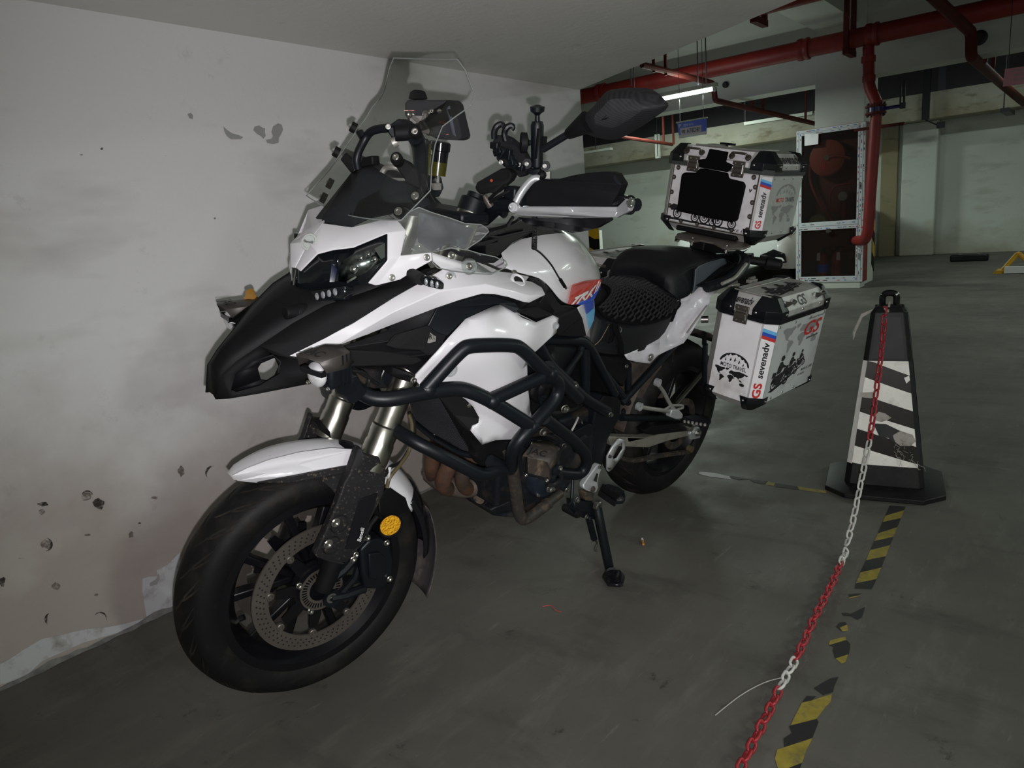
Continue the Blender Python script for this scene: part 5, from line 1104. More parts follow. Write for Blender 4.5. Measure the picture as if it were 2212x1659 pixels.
# coiled key cord lying down the tank
cl = PV(zA, [(1228, -150, .21), (1228, 70, .150), (1222, 230, .182)])
pth = cat3(cl, 10); mb = MB(); hel = []
Ltot = sum((a-b).length for a, b in zip(pth, pth[1:])); N_ = 22
for i in range(N_*10+1):
    t = i/(N_*10)*(len(pth)-1); k = min(len(pth)-2, int(t)); p = pth[k].lerp(pth[k+1], t-k); a = 2*PI*i/10; d = (pth[k+1]-pth[k]).normalized(); u_, w_, _ = basis(d)
    hel.append(p + (u_*math.cos(a)+w_*math.sin(a))*.0055)
mb.tube(hel, .0013, 5); cord = mb.obj('coiled_cord', 'hose', BK)
MB().tube(cat3(PV(zA, [(1222, 230, .190), (1290, 280, .200), (1370, 370, .207), (1430, 470, .208), (1455, 510, .207)])), .0022, 7).obj('cord_lead', 'hose', cord)
MB().cyl(zA(1450, 500, .210), zA(1488, 560, .208), .0045, 10).obj('cord_plug', 'black', cord); MB().cyl(zA(1488, 560, .208), zA(1500, 575, .208), .0035, 10).obj('plug_tip', 'bolt', cord)

# ---------------- seat
def loft(rows, name, m, par=BK, sub=2, smooth=70, sym=True):
    full = [[V(p.x, -p.y, p.z) for p in r[:0:-1]] + r for r in rows] if sym else rows
    mb = MB(); mb.grid(full); mb.poly(full[0][::-1]); mb.poly(full[-1]); return mb.obj(name, m, par, smooth=smooth, sub=sub)
SR = [  # rider seat: centre top, shoulder, side, lower edge   (view D)
    [(330, 640, 0), (235, 790, .085), (215, 930, .125), (165, 1270, .140)],
    [(450, 620, 0), (330, 900, .115), (260, 1000, .150), (205, 1370, .152)],
    [(620, 640, 0), (520, 1000, .150), (500, 1110, .172), (400, 1400, .165)],
    [(800, 660, 0), (760, 1010, .165), (800, 1090, .182), (650, 1385, .172)],
    [(930, 640, 0), (960, 960, .165), (985, 1030, .180), (860, 1300, .172)],
    [(1000, 560, .0), (1060, 860, .150), (1095, 900, .160), (1010, 1130, .160)]]
seat = loft([PV(zD, r) for r in SR], 'rider_seat', 'leather')
SPs = [  # pillion: centre top, left upper edge, side seam, lower edge
    [(760, 560, 0), (960, 700, .110), (1090, 800, .140), (1105, 825, .142)],
    [(740, 420, 0), (960, 580, .110), (1150, 700, .145), (1180, 790, .148)],
    [(820, 330, 0), (1010, 470, .105), (1230, 560, .148), (1240, 750, .150)],
    [(980, 270, 0), (1150, 380, .105), (1285, 455, .145), (1290, 655, .150)],
    [(1150, 250, 0), (1330, 345, .100), (1430, 410, .138), (1440, 545, .142)],
    [(1330, 265, 0), (1480, 340, .090), (1570, 378, .118), (1570, 490, .122)],
    [(1420, 290, 0), (1530, 350, .07), (1600, 395, .095), (1595, 450, .10)]]
pil = loft([PV(zD, r) for r in SPs], 'pillion_seat', 'leather')
gp = PV(zD, [(1243, 755, .153), (1262, 640, .154), (1272, 500, .154), (1310, 460, .153), (1420, 415, .145), (1560, 378, .126), (1600, 392, .118), (1596, 450, .118), (1500, 520, .130), (1400, 585, .140), (1330, 655, .148)])
mb = MB(); mb.prism(gp, (0, .005, 0)); sp_ = mb.obj('grey_side_panel', 'leather_grey', pil, bevel=.002)
MB().tube(cat3(PV(zD, [(1238, 755, .158), (1256, 640, .159), (1266, 500, .159), (1300, 455, .158), (1420, 408, .150), (1560, 372, .131)]), 4), .0012, 5).obj('seam_piping', 'leather', pil)
MB().tube(cat3(PV(zD, [(372, 1075, .170), (320, 1170, .168), (270, 1250, .163), (200, 1310, .152)]), 4), .0009, 5).obj('seam_thread', 'thread', seat)
gp = PV(zD, [(240, 960, .150), (345, 1075, .167), (300, 1190, .166), (185, 1300, .152), (165, 1250, .15), (200, 1120, .148)])

# tail panel, grab rail, rack
tp_ = [(540, 1400, .170), (640, 1355, .172), (760, 1300, .172), (900, 1230, .172), (970, 1170, .172), (1020, 1080, .170), (1070, 960, .166), (1095, 880, .162), (1105, 825, .158), (1240, 760, .158), (1310, 690, .165), (1375, 668, .175), (1385, 705, .180), (1470, 705, .19), (1545, 690, .2), (1430, 790, .205), (1420, 880, .205), (1330, 1010, .205), (1240, 1160, .203), (1160, 1270, .2), (1000, 1345, .195), (885, 1405, .19), (800, 1490, .185), (720, 1480, .182), (650, 1470, .178), (570, 1450, .172)]
mid = [(900, 1290, .196), (1060, 1180, .205), (1180, 990, .212), (1280, 830, .212)]
M['tailwhite'] = mat('greyish_white_paint', (.60, .58, .62), .3, coat=.4, dirt=(.42, .40, .40), ds=12, dlo=.55, dhi=.8)
tl = smoothpanel(PV(zD, tp_), PV(zD, mid), 'tail_panel', 'tailwhite', step=.02); mirrored(tl)
slab(zD, [(1180, 1165, .2095), (1290, 1010, .213), (1395, 870, .212), (1400, 880, .212), (1300, 1020, .213), (1192, 1172, .2095)], 'panel_crease', 'alu_dusty', (0, .002, 0), parent=tl, bevel=0)
MB().lathe(zD(803, 1425, .187), (0, 1, 0), [(0, .0125), (.004, .0125), (.004, .010), (.006, .008), (.006, 0)], 18).obj('panel_screw', 'steel', tl)
for s in (1, -1):
    s_ = 1 if s > 0 else -.60; g = [V(p.x, s_*p.y, p.z-(.03 if s < 0 else 0)) for p in PV(zD, [(1395, 690, .195), (1560, 640, .215), (1690, 570, .225), (1790, 450, .215), (1800, 390, .19), (1720, 340, .13)])]
    mb = MB(); mb.tube(fillet(g, .04), .021, 12, flat=.75); gr = mb.obj('grab_rail', 'frame', BK)
    if s < 0: break
    g = [V(p.x, s*p.y, p.z) for p in PV(zD, [(1560, 650, .232), (1700, 585, .243), (1815, 440, .233)])]
    mb = MB(); mb.tube(fillet(g, .02), .006, 8); mb.obj('rail_edge', 'alu_dusty' if s > 0 else 'frame', gr)
    slab(lambda a, c, y=None: (lambda p: V(p.x, s*p.y, p.z))(zD(a, c, y)), [(1300, 670, .165), (1420, 620, .165), (1600, 480, .155), (1680, 440, .15), (1600, 400, .13), (1700, 330, .10), (1820, 380, .12), (1700, 590, .2), (1420, 710, .185)], 'tail_cover', 'black', (0, -.02*s, 0), parent=gr)
rz = lambda a, c, y=None: zD(a, c, z=.985)
mb = MB(); mb.prism([rz(a, c) for a, c in [(1062, 168), (1085, 180), (1180, 202), (1260, 216), (1330, 208), (1470, 236), (1560, 284), (1625, 300), (1790, 292), (1862, 262), (1760, 210), (1500, 150), (1250, 110), (1130, 125)]], (0, 0, .007)); rk = mb.obj('rack_plate', mat('bronze_rack_plate', (.16, .14, .12), .45, .4, var=.15), BK, bevel=.002)
for a, c in ((1250, 190), (1610, 270)): p = rz(a, c); MB().cyl(p-V(0, 0, .018), p+V(0, 0, .010), .005, 8).obj('rack_bolt', 'steel', rk)
MB().box(V(-.20, .0, 1.003), (.20, .24, .018)).obj('case_mount', 'black', rk, bevel=.004)
slab(zD, [(1540, 330, .08), (1800, 300, .16), (1850, 272, .16), (1760, 330, .14), (1620, 380, .1)], 'rack_stay', 'frame', (0, -.01, -.012), bevel=.002)
MB().box(V(-.14, 0, .955), (.16, .06, .05)).obj('rack_riser', 'black', BK, bevel=.006)
mb = MB(); mb.prism(PV(zD, [(1700, 345, .10), (1880, 345, .18), (1885, 400, .18), (1800, 420, .16), (1760, 400, .12)]), (-.05, -.02, 0)); mb.obj('tail_block', 'frame', BK, bevel=.004)
# rear indicator pointing out behind
mb = MB(); q0 = zT_(1130, 1425) if False else zD(1830, 395, .20); q1 = BP(1690, 573, y=.30)
mb.lathe(q0, q1-q0, [(0, .012), (.02, .014), ((q1-q0).length*.5, .014), ((q1-q0).length*.55, .022), ((q1-q0).length*.95, .018), ((q1-q0).length, .008)], 14); mb.obj('rear_indicator', 'black', BK)
# under-seat frame cover, mud guard
slab(zD, [(225, 1400, .12), (560, 1410, .14), (600, 1480, .15), (620, 1500, .15), (560, 1600, .14), (450, 1640, .13), (330, 1560, .12)], 'frame_cover', 'black', (0, -.02, 0), bevel=.004)
boltat(zD(547, 1515, .152), r=.005)
fpts = []
mb = MB(); rows = []
for i in range(15):
    a = math.radians(70+120*i/14 - 60); rows.append([V((RR+.045)*math.cos(a), y, RR+(RR+.045)*math.sin(a)) for y in (-.075, -.05, 0, .05, .075)])
mb.grid(rows); mb.obj('inner_mudguard', mat('brown_mudguard', (.045, .036, .032), .7, dirt=(.13, .09, .07), ds=10, dlo=.45, dhi=.7), BK, solid=.004)
slab(zC, [(630, 230, .06), (800, 240, .06), (810, 440, .06), (700, 450, .06), (520, 400, .07), (530, 370, .07), (590, 340, .07)], 'battery_splash_guard', mat('dusty_splash_guard', (.085, .065, .055), .8, dirt=(.03, .025, .02), ds=9), (0, -.01, 0), bevel=0)

# ---------------- wheels at the back
A, T, RW_ = wheel(0, RR, .162, False, False)
mb = MB(); mb.ring(A+V(0, .085, 0), (0, 1, 0), .075, .102, .006, 60); sprk = mb.obj('sprocket', 'frame_dirty', RW_)
mb = MB(); mb.ring(A+V(0, -.075, 0), (0, 1, 0), .085, .13, .0045, 60); mb.obj('brake_disc', 'disc', RW_)
# swing arm, axle adjuster, drive chain
def pl(f, pts): return fillet(PV(f, pts), .02)
for s in (1, -1):
    m_ = [V(p.x, s*p.y, p.z) for p in PV(zC, [(480, 672, .125), (700, 680, .125), (790, 660, .125), (960, 640, .125), (1015, 640, .125), (1010, 660, .125), (960, 668, .125), (830, 700, .125), (720, 738, .125), (640, 735, .125), (500, 728, .125)])]
    mb = MB(); mb.prism(m_, (0, -.035*s, 0)); mb.obj('swing_arm', mat('bare_swing_arm', (.26, .25, .21), .5, .2, dirt=(.12, .105, .085), ds=14), BK, bevel=.004)
slab(zC, [(700, 640, .12), (740, 610, .12), (960, 590, .12), (975, 640, .12), (800, 670, .12), (715, 660, .12)], 'chain_guard', 'black', (0, -.04, 0), bevel=.004)
slab(zC, [(985, 622, .135), (1025, 615, .135), (1035, 640, .135), (1030, 680, .135), (975, 692, .135), (970, 660, .135)], 'axle_adjuster', 'alu', (0, -.012, 0), bevel=.002)
MB().bolt(zC(1012, 648, .137), (0, 1, 0), .013, .012).obj('axle_nut', 'bolt', BK)
MB().cyl(V(0, -.15, RR), V(0, .14, RR), .012, 12).obj('rear_axle', 'bolt', BK)
mb = MB(); cpath = PV(zC, [(560, 800, .09), (640, 812, .09), (760, 790, .09), (860, 775, .09), (960, 762, .09)]); cpath = cat3(cpath, 12)
prev = None
for i in range(0, len(cpath)-1):
    a, c = cpath[i], cpath[i+1]; d = (c-a).normalized(); up = V(0, 1, 0).cross(d)
    for yy in (-.006, .006): mb.prism([a+V(0, yy, 0)-up*.007, c+V(0, yy, 0)-up*.007, c+V(0, yy, 0)+up*.007, a+V(0, yy, 0)+up*.007], (0, .0015, 0))
    if i % 2 == 0: mb.cyl(a-V(0, .009, 0), a+V(0, .009, 0), .0045, 7)
o = mb.obj('drive_chain', 'frame_dirty', BK, smooth=0)
mb = MB(); mb.lathe(zC(970, 745, .10), (0, 1, 0), [(-.01, .014), (.01, .014), (.01, .005), (-.01, .005)], 14); mb.obj('chain_roller', 'hosedirty', BK)

# ---------------- frame tubes
def tb(f, pts, r, name='frame_tube', m='frame', par=BK, fr=.03, n=12): return MB().tube(fillet(PV(f, pts), fr), r, n).obj(name, m, par, smooth=60)
fr1 = tb(zC, [(30, 95, .16), (320, 95, .16), (370, 130, .158), (420, 230, .155), (520, 420, .15)], .0135)
tb(zC, [(330, 130, .155), (215, 330, .165)], .0085); tb(zC, [(345, 140, .152), (345, 460, .15)], .0135)
tb(zC, [(600, 250, .12), (600, 430, .12)], .011); tb(zC, [(560, 470, .13), (780, 230, .135), (900, 100, .14)], .0125); tb(zC, [(430, 250, .13), (560, 420, .13), (600, 470, .125)], .011)
tb(zC, [(0, 10, .20), (110, 230, .19), (330, 440, .17), (470, 520, .16)], .018, fr=.05); tb(zC, [(1040, 290, .1), (880, 480, .1)], .011, name='subframe_stay', m='steel')
tb(zC, [(560, 560, .1), (700, 560, .1), (900, 560, .1)], .012); tb(zB, [(1380, 380, .18), (1500, 210, .165)], .0085)
slab(zC, [(410, 500, .165), (455, 430, .165), (540, 440, .155), (560, 470, .15), (550, 560, .15), (480, 690, .15), (460, 790, .15), (440, 880, .15), (360, 900, .15), (400, 740, .155), (390, 600, .16)], 'swing_arm_plate', 'frame', (0, -.05, 0), bevel=.005)
slab(zC, [(420, 480, .17), (460, 430, .17), (540, 440, .16), (545, 455, .16), (520, 540, .16), (470, 520, .168)], 'frame_cap', 'black', (0, -.01, 0), bevel=.003)
boltat(zC(489, 539, .17), r=.006); boltat(zC(570, 525, .155), r=.008, m='frame')
slab(zC, [(110, 150, .165), (150, 125, .16), (290, 135, .15), (300, 150, .15), (250, 250, .15), (200, 330, .155), (170, 300, .16), (160, 200, .165)], 'air_box_cover', 'leather', (0, -.04, 0), bevel=.012, seg=3)
MB().ball(zC(130, 235, .15), .045, 16, (.5, .6, 1)).obj('air_duct', 'black', BK)
slab(zC, [(320, 160, .06), (560, 190, .06), (600, 450, .06), (430, 560, .06), (300, 500, .06), (230, 330, .06)], 'air_box', 'black', (0, -.1, 0), bevel=.01)
slab(zC, [(430, 190, .135), (580, 200, .14), (600, 300, .14), (575, 380, .135), (480, 300, .13)], 'side_box', 'black', (0, -.04, 0), bevel=.006)

# ---------------- engine
def solid(x0, x1, y0, y1, z0, z1, name, m='engine', bev=.012, ang=0, par=BK):
    c = V((x0+x1)/2, (y0+y1)/2, (z0+z1)/2); mb = MB(); mb.box(c, (x1-x0, y1-y0, z1-z0), Matrix.Rotation(math.radians(ang), 3, 'Y')); return mb.obj(name, m, par, bevel=bev, seg=3)
solid(.62, 1.02, -.15, .14, .36, .56, 'crankcase'); solid(.80, 1.04, -.13, .12, .52, .80, 'cylinder_block', ang=14)
mb = MB()
for i in range(7): mb.box(V(.93+.012*i*.25, 0, .58+i*.024), (.26, .29, .006))
mb.obj('cooling_fins', 'engine', BK)
slab(zE, [(0, 330, .16), (100, 250, .16), (330, 230, .17), (620, 260, .175), (900, 300, .17), (1180, 220, .165), (1200, 420, .165), (1180, 620, .165), (1080, 850, .165), (930, 930, .165), (820, 1080, .16), (640, 1200, .155), (420, 1220, .155), (300, 1180, .155), (180, 800, .155), (60, 560, .155)], 'engine_side', 'engine', (0, -.06, 0), bevel=.008)
c = zE(610, 900, .178); mb = MB(); mb.lathe(c-V(0, .03, 0), (0, 1, 0), [(0, .062), (.02, .062), (.03, .058), (.034, .040), (.036, 0)], 40); ec = mb.obj('alternator_cover', mat('blue_black_cover', (.018, .026, .040), .42, .3, dirt=(.07, .06, .05), ds=20, dlo=.55, dhi=.8), BK)
for k in range(5): a = k*1.25+.4; boltat(c+V(.055*math.cos(a), .0, .055*math.sin(a)), r=.005, parent=ec)
c = zE(1060, 480, .178); MB().lathe(c-V(0, .02, 0), (0, 1, 0), [(0, .030), (.018, .030), (.026, .024), (.028, .0)], 28).obj('sprocket_cover', 'frame', BK)
slab(zE, [(930, 330, .176), (1150, 205, .172), (1190, 225, .17), (1180, 350, .17), (1000, 440, .175)], 'sprocket_guard', 'frame', (0, -.02, 0), bevel=.004)
for a, cc, y, r in ((540, 310, .20, .009), (408, 470, .195, .006), (810, 485, .20, .006), (815, 15, .19, .009), (1408, 85, .18, .006), (855, 1055, .165, .007), (630, 1035, .195, .009), (980, 1180, .17, .007)): boltat(zE(a, cc, y), (.2, 1, .0), r, .010)
slab(zE, [(390, 560, .19), (480, 420, .19), (600, 400, .19), (720, 340, .185), (800, 430, .185), (730, 540, .188), (500, 560, .19)], 'coolant_fitting', 'frame', (0, -.03, 0), bevel=.005)
MB().tube(cat3(PV(zE, [(560, 350, .195), (640, 370, .195), (715, 405, .19)])), .006, 8).obj('coolant_pipe', 'hose', BK); MB().tube(cat3(PV(zE, [(900, 330, .185), (940, 260, .185), (980, 180, .18), (1000, 130, .17)])), .003, 6).obj('wire', 'boxalu', BK)
MB().tube(cat3(PV(zE, [(1000, 140, .17), (1040, 170, .17), (1052, 215, .175)])), .003, 6).obj('wire', 'hose', BK)
# hoses in the gap above the engine
for pts in ([(1200, 640, .15), (1300, 660, .15), (1420, 640, .14), (1500, 600, .14)], [(1260, 600, .13), (1350, 560, .13), (1480, 560, .12)], [(1180, 560, .16), (1210, 470, .17), (1280, 450, .17)]):
    MB().tube(cat3(PV(zB, pts)), .010, 8).obj('engine_hose', 'hose', BK)
for a, cc in ((1450, 452), (1380, 625)): boltat(zB(a, cc, .19), (.2, 1, 0), .0085, .012)
slab(zB, [(1160, 440, .17), (1260, 420, .17), (1290, 480, .17), (1250, 590, .17), (1180, 600, .17), (1130, 540, .17)], 'throttle_body', 'black', (0, -.05, 0), bevel=.008)
MB().lathe(zB(1205, 560, .175), (0, 1, 0), [(0, .014), (.008, .014), (.008, .007), (.002, .007), (.002, 0)], 18).obj('frame_boss', 'frame', BK)
slab(zB, [(1130, 250, .17), (1180, 200, .18), (1260, 160, .17), (1330, 120, .165), (1260, 300, .16), (1350, 520, .15), (1500, 620, .14), (1300, 720, .15), (1130, 720, .16), (1140, 560, .16)], 'inner_shield', 'black', (0, -.02, 0), bevel=0)
# radiator with its duct
rd = [(225, 560, -.10), (450, 548, .150), (760, 950, .165), (700, 985, .150), (560, 930, .08), (390, 845, -.02), (270, 740, -.10)]
slab(zB, rd, 'radiator', 'radiator', (-.03, 0, 0), bevel=.002)
RQ = [zB(270, 740, -.10), zB(700, 985, .150), zB(450, 548, .150), zB(225, 560, -.10)]
mb = MB()
for i in range(1, 34):
    t = i/34; a = RQ[0].lerp(RQ[1], t); c = RQ[3].lerp(RQ[2], t); mb.tube([a+V(.002, 0, 0), c+V(.002, 0, 0)], .0008, 4)
for i in range(1, 30):
    t = i/30; a = RQ[0].lerp(RQ[3], t); c = RQ[1].lerp(RQ[2], t); mb.tube([a+V(.003, 0, 0), c+V(.003, 0, 0)], .0008, 4)
o = mb.obj('radiator_grille', mat('radiator_fins', (.045, .045, .05), .6, spec=.3), BK, smooth=0); o['kind'] = 'stuff'
tb(zB, [(240, 720, -.09), (400, 850, .0), (600, 965, .12), (720, 985, .16)], .008, name='radiator_frame')
boltat(zB(407, 832, .0), (1, .3, 0), .004)
slab(zB, [(450, 530, .17), (590, 520, .205), (640, 570, .208), (700, 630, .21), (745, 705, .21), (735, 745, .21), (700, 765, .21), (690, 800, .21), (700, 830, .2), (640, 780, .18), (560, 680, .165)], 'radiator_duct', 'groove', (-.01, -.03, 0), bevel=0)
slab(zB, [(690, 800, .205), (770, 905, .21), (860, 862, .222), (1060, 858, .22), (1000, 940, .21), (960, 1020, .2), (900, 1060, .19), (760, 1060, .18), (715, 1000, .18), (720, 960, .18), (660, 850, .18)], 'belly_shield', 'black', (0, -.03, 0), bevel=.006)
# exhaust headers, oil filter
hdr = [([(480, 800, -.02), (425, 900, .0), (395, 1010, -.01), (392, 1100, -.02), (440, 1160, -.05), (600, 1170, -.09)], .021), ([(640, 900, .04), (545, 980, .05), (510, 1080, .05), (475, 1170, .04), (500, 1225, .02), (640, 1230, -.04)], .022), ([(720, 960, .06), (650, 1060, .07), (615, 1140, .07), (640, 1220, .05), (740, 1250, .0), (860, 1220, -.05)], .020)]
for pts, r in hdr: MB().tube(cat3(PV(zB, pts)), r, 14).obj('exhaust_header', 'rust', BK)
MB().tube(cat3(PV(zB, [(380, 1120, -.06), (480, 1190, .0), (640, 1230, .03), (760, 1190, .05)])), .026, 14).obj('collector', mat('dull_collector', (.10, .075, .06), .7, .2, dirt=(.04, .035, .03), ds=10), BK)
c0_ = zB(735, 1285, .055); c1_ = zB(900, 1235, .055)
of = MB().lathe(c0_, V(-1, -.0, .02), [(0, 0), (0, .022), (.004, .0275), (.075, .0275), (.08, .034), (.1, .034)], 26).obj('oil_filter', 'gloss', BK)
MB().lathe(c0_+V(.001, 0, 0), V(-1, 0, .02), [(0, 0), (0, .0225), (.010, .0279)], 26, caps=False).obj('muddy_face', mat('dried_mud', (.16, .12, .09), .9, dirt=(.02, .02, .02), ds=40, dlo=.5, dhi=.62), of)
slab(zB, [(900, 1090, .10), (960, 1100, .13), (980, 1200, .14), (950, 1320, .12), (830, 1400, .08), (800, 1380, .06), (900, 1300, .08), (920, 1200, .1)], 'sump_edge', 'engine', (-.1, -.03, 0), bevel=.006)
slab(zB, [(820, 1390, .10), (960, 1330, .12), (1000, 1200, .14), (1250, 1330, .16), (1340, 1270, .16), (1230, 1390, .14), (1090, 1440, .14), (1000, 1450, .13), (850, 1435, .1)], 'sump', 'engine', (0, -.22, 0), bevel=.006)
slab(zB, [(1080, 1230, .158), (1200, 1240, .158), (1330, 1240, .16), (1340, 1290, .158), (1200, 1370, .155), (1090, 1400, .15)], 'sump_cover', 'engine', (0, -.02, 0), bevel=.004)
tb(zE, [(115, 560, .215), (180, 900, .215), (235, 1360, .20), (300, 1450, .195), (400, 1390, .19), (610, 1230, .18)], .0165, name='lower_guard_tube', m='frame_dirty', fr=.035, n=14)
MB().lathe(zE(580, 1250, .182), (zE(800, 1080, .172)-zE(580, 1250, .182)), [(0, .0175), (.012, .018), (.014, .014), (.075, .013)], 14).obj('guard_tube_joint', 'frame_dirty', BK)

# ---------------- crash bars
cb = tb(zB, [(-170, 490, .17), (-60, 560, .20), (100, 562, .225), (280, 520, .235), (560, 478, .25), (680, 500, .265), (860, 590, .285), (1135, 765, .30)], .0160, name='crash_bar', n=16, fr=.06)
def cbt(f, pts, r=.0155, m='frame', fr=.05): return tb(f, pts, r, name='crash_bar_tube', m=m, par=cb, fr=fr, n=16)
cbt(zB, [(340, 490, .238), (610, 190, .262), (680, 160, .268), (1000, 155, .285), (1070, 190, .29), (1245, 365, .298)])
cbt(zB, [(835, 565, .283), (1210, 395, .298)]); cbt(zB, [(1255, 325, .295), (1300, 370, .275), (1485, 555, .225)], .0165)
cbt(zB, [(1230, 385, .30), (1310, 400, .30), (1345, 460, .30), (1320, 560, .30), (1150, 745, .302), (1050, 860, .30), (985, 950, .285), (985, 1060, .27), (975, 1090, .26), (900, 1060, .25), (820, 1020, .24)], fr=.035)
cbt(zB, [(120, 790, .12), (260, 880, .18), (440, 970, .215), (700, 1105, .245), (780, 1130, .25), (880, 1085, .255), (985, 1080, .26)], .0155, fr=.04)
cbt(zB, [(1235, 705, .29), (1440, 860, .28), (1540, 970, .27), (1550, 1050, .265), (1500, 1125, .26), (1400, 1120, .25), (1330, 1110, .24)], .0155, fr=.035)
for q, d in ((zB(840, 575, .284), (1, .3, -.2)), (zB(1140, 765, .302), (0, 1, 0)), (zB(1275, 370, .30), (0, 1, 0)), (zB(360, 490, .24), (0, 1, 0))): MB().ball(q, .0185, 12).obj('weld_joint', 'frame', cb)
mq = lambda o_: mirrored(o_)
mirrored(cb)
for o_ in [o_ for o_ in list(cb.children)]:
    q = mirrored(o_); 
# ---------------- auxiliary lamps: hooded cubes
def cube_lamp(c, s, name, dirty=False, yaw=0, sc_=1., lens=True, label=None):
    Rz = Matrix.Rotation(math.radians(yaw), 3, 'Z'); m_b = 'engine' if dirty else 'frame'
    mb = MB(); mb.box(c+Rz @ V(-.030*sc_, 0, 0), (.052*sc_, .058*sc_, .058*sc_), Rz); L_ = mb.obj(name, m_b, BK, bevel=.006, seg=2)
    if label: L_['label'] = label
    P = lambda x, y, z: c + Rz @ (V(x, y, z)*sc_)
    mb = MB()
    for dx in (-.05, -.04, -.03): mb.box(P(dx, 0, 0), (.003, .064*sc_, .064*sc_), Rz)
    mb.obj('lamp_fin', m_b, L_)
    hm = 'frame_dirty' if dirty else mat('gun_metal_hood', (.075, .068, .062), .5, .5)
    mb = MB(); mb.grid([[P(.014, -.031, .012), P(.022, -.028, .032), P(.026, .0, .036), P(.022, .028, .032), P(.010, .032, .010)], [P(-.03, -.033, .014), P(-.03, -.030, .034), P(-.032, .0, .037), P(-.03, .030, .034), P(-.034, .033, .006)], [P(-.055, -.033, .014), P(-.05, -.030, .034), P(-.062, .0, .037), P(-.05, .030, .034), P(-.058, .033, .012)]])
    mb.obj('lamp_hood', hm, L_, solid=.002, smooth=20)
    if lens:
        mb = MB(); mb.ball(P(.002, 0, -.002), .0245*sc_, 20, (.55, 1, .95)); mb.obj('lamp_lens', 'chromelens', L_)
        mb = MB(); mb.box(P(.010, 0, .006), (.012*sc_, .05*sc_, .010*sc_), Rz); mb.obj('lens_baffle', 'gloss', L_)
    for yy in (-.024, .024): boltat(P(.0, yy, -.024), Rz @ V(1, 0, 0), .0035, .003, parent=L_)
    q = [P(.0215, .025, .031), P(.0215, -.025, .031), P(-.012, -.025, .0365), P(-.012, .025, .0365)]
    mb = MB(); mb.text('JAC', [P(.0265, -.020, .0385), P(.0265, .020, .0385), P(-.008, .020, .0395), P(-.008, -.020, .0395)], shear=-.2, bold=.02, off=.0004); mb.obj('hood_lettering', 'groove', L_, smooth=0)
    mb = MB(); mb.cyl(P(-.05, 0, -.02), P(-.075, .01, -.035), .008*sc_, 10); mb.box(P(-.07, .005, -.042), (.03*sc_, .02*sc_, .03*sc_), Rz); mb.obj('lamp_bracket', 'frame', L_)
    return L_
cube_lamp(z2(945, 1385, .235), 1, 'auxiliary_lamp', yaw=14)
cube_lamp(z2(262, 955, -.235), -1, 'auxiliary_lamp', yaw=-4)
slab(z2, [(395, 715, -.26), (415, 740, -.26), (418, 765, -.26), (475, 818, -.25), (380, 825, -.255), (350, 790, -.26), (370, 760, -.262), (365, 735, -.262)], 'tawny_bracket', 'brown', (-.01, 0, 0), bevel=.001)
cube_lamp(zE(480, 775, .315), 1, 'side_work_lamp', dirty=True, yaw=22, sc_=1.12, lens=False)
c = zE(480, 775, .315); 
mb = MB(); p = [zE(350, 640, .34), zE(470, 665, .342), (zE(630, 690, .345)), zE(630, 900, .345), zE(470, 870, .342), zE(360, 835, .34)]; mb.prism(p, (-.003, -.001, 0)); mb.obj('side_lamp_glass', mat('muddy_glass', (.05, .04, .035), .3, dirt=(.20, .15, .10), ds=35, dlo=.50, dhi=.72), BK, smooth=0)
MB().lathe(zE(700, 790, .335), (.2, 1, 0), [(0, .014), (.01, .013), (.012, .006), (.012, 0)], 14).obj('lamp_pivot', 'frame', BK); boltat(zE(765, 775, .345), (.2, 1, 0), .0055)
MB().tube(cat3(PV(zE, [(760, 830, .34), (780, 900, .33), (700, 985, .32), (600, 990, .31)])), .006, 8).obj('lamp_cable', 'hose', BK)
# front clamp, wiring by the fork
for pts, r, m in (([(1080, 1440, .19), (1140, 1400, .19), (1200, 1420, .19), (1250, 1500, .19), (1290, 1540, .19)], .013, 'frame'), ([(1210, 1370, .16), (1300, 1380, .16), (1350, 1440, .16), (1330, 1520, .17)], .004, 'hose'), ([(1230, 1350, .15), (1340, 1420, .14), (1420, 1480, .13)], .004, 'hose'), ([(1480, 1350, .1), (1450, 1430, .1), (1480, 1500, .1)], .003, 'hose')):
    MB().tube(cat3(PV(z2, pts)), r, 9).obj('clamp_wire' if r < .01 else 'lamp_clamp', m, BK)
MB().lathe(z2(1190, 1530, .18), (0, 1, 0), [(-.02, .0), (-.02, .018), (.02, .018), (.02, 0)], 14).obj('bar_clamp', 'frame', BK)
slab(z2, [(1540, 1335, .14), (1720, 1400, .18), (1710, 1470, .18), (1600, 1440, .15), (1530, 1400, .14)], 'fairing_bracket', 'black', (0, -.03, 0), bevel=.003)
slab(z2, [(1050, 1350, .06), (1350, 1350, .06), (1700, 1400, .06), (1600, 1500, .06), (1300, 1520, .06), (1050, 1480, .06)], 'inner_duct', 'engine', (0, -.12, 0), bevel=.004)

# front indicator
q = [(235, 500, .235), (262, 470, .24), (300, 468, .245), (405, 505, .255), (442, 535, .258), (438, 580, .258), (415, 588, .256), (300, 562, .245), (250, 540, .238)]
ind = slab(zA, q, 'indicator', 'lens', (-.01, -.02, 0), bevel=.004, seg=3)
for a, c_, y in ((283, 517, .249), (332, 532, .253), (378, 543, .257)): MB().ball(zA(a, c_, y), .0068, 12, (.5, .6, 1)).obj('light_cell', 'cell', ind)
tb(zA, [(120, 430, .17), (180, 460, .19), (240, 495, .23)], .012, name='indicator_stalk', m='beakside', par=ind)
mirrored(ind)

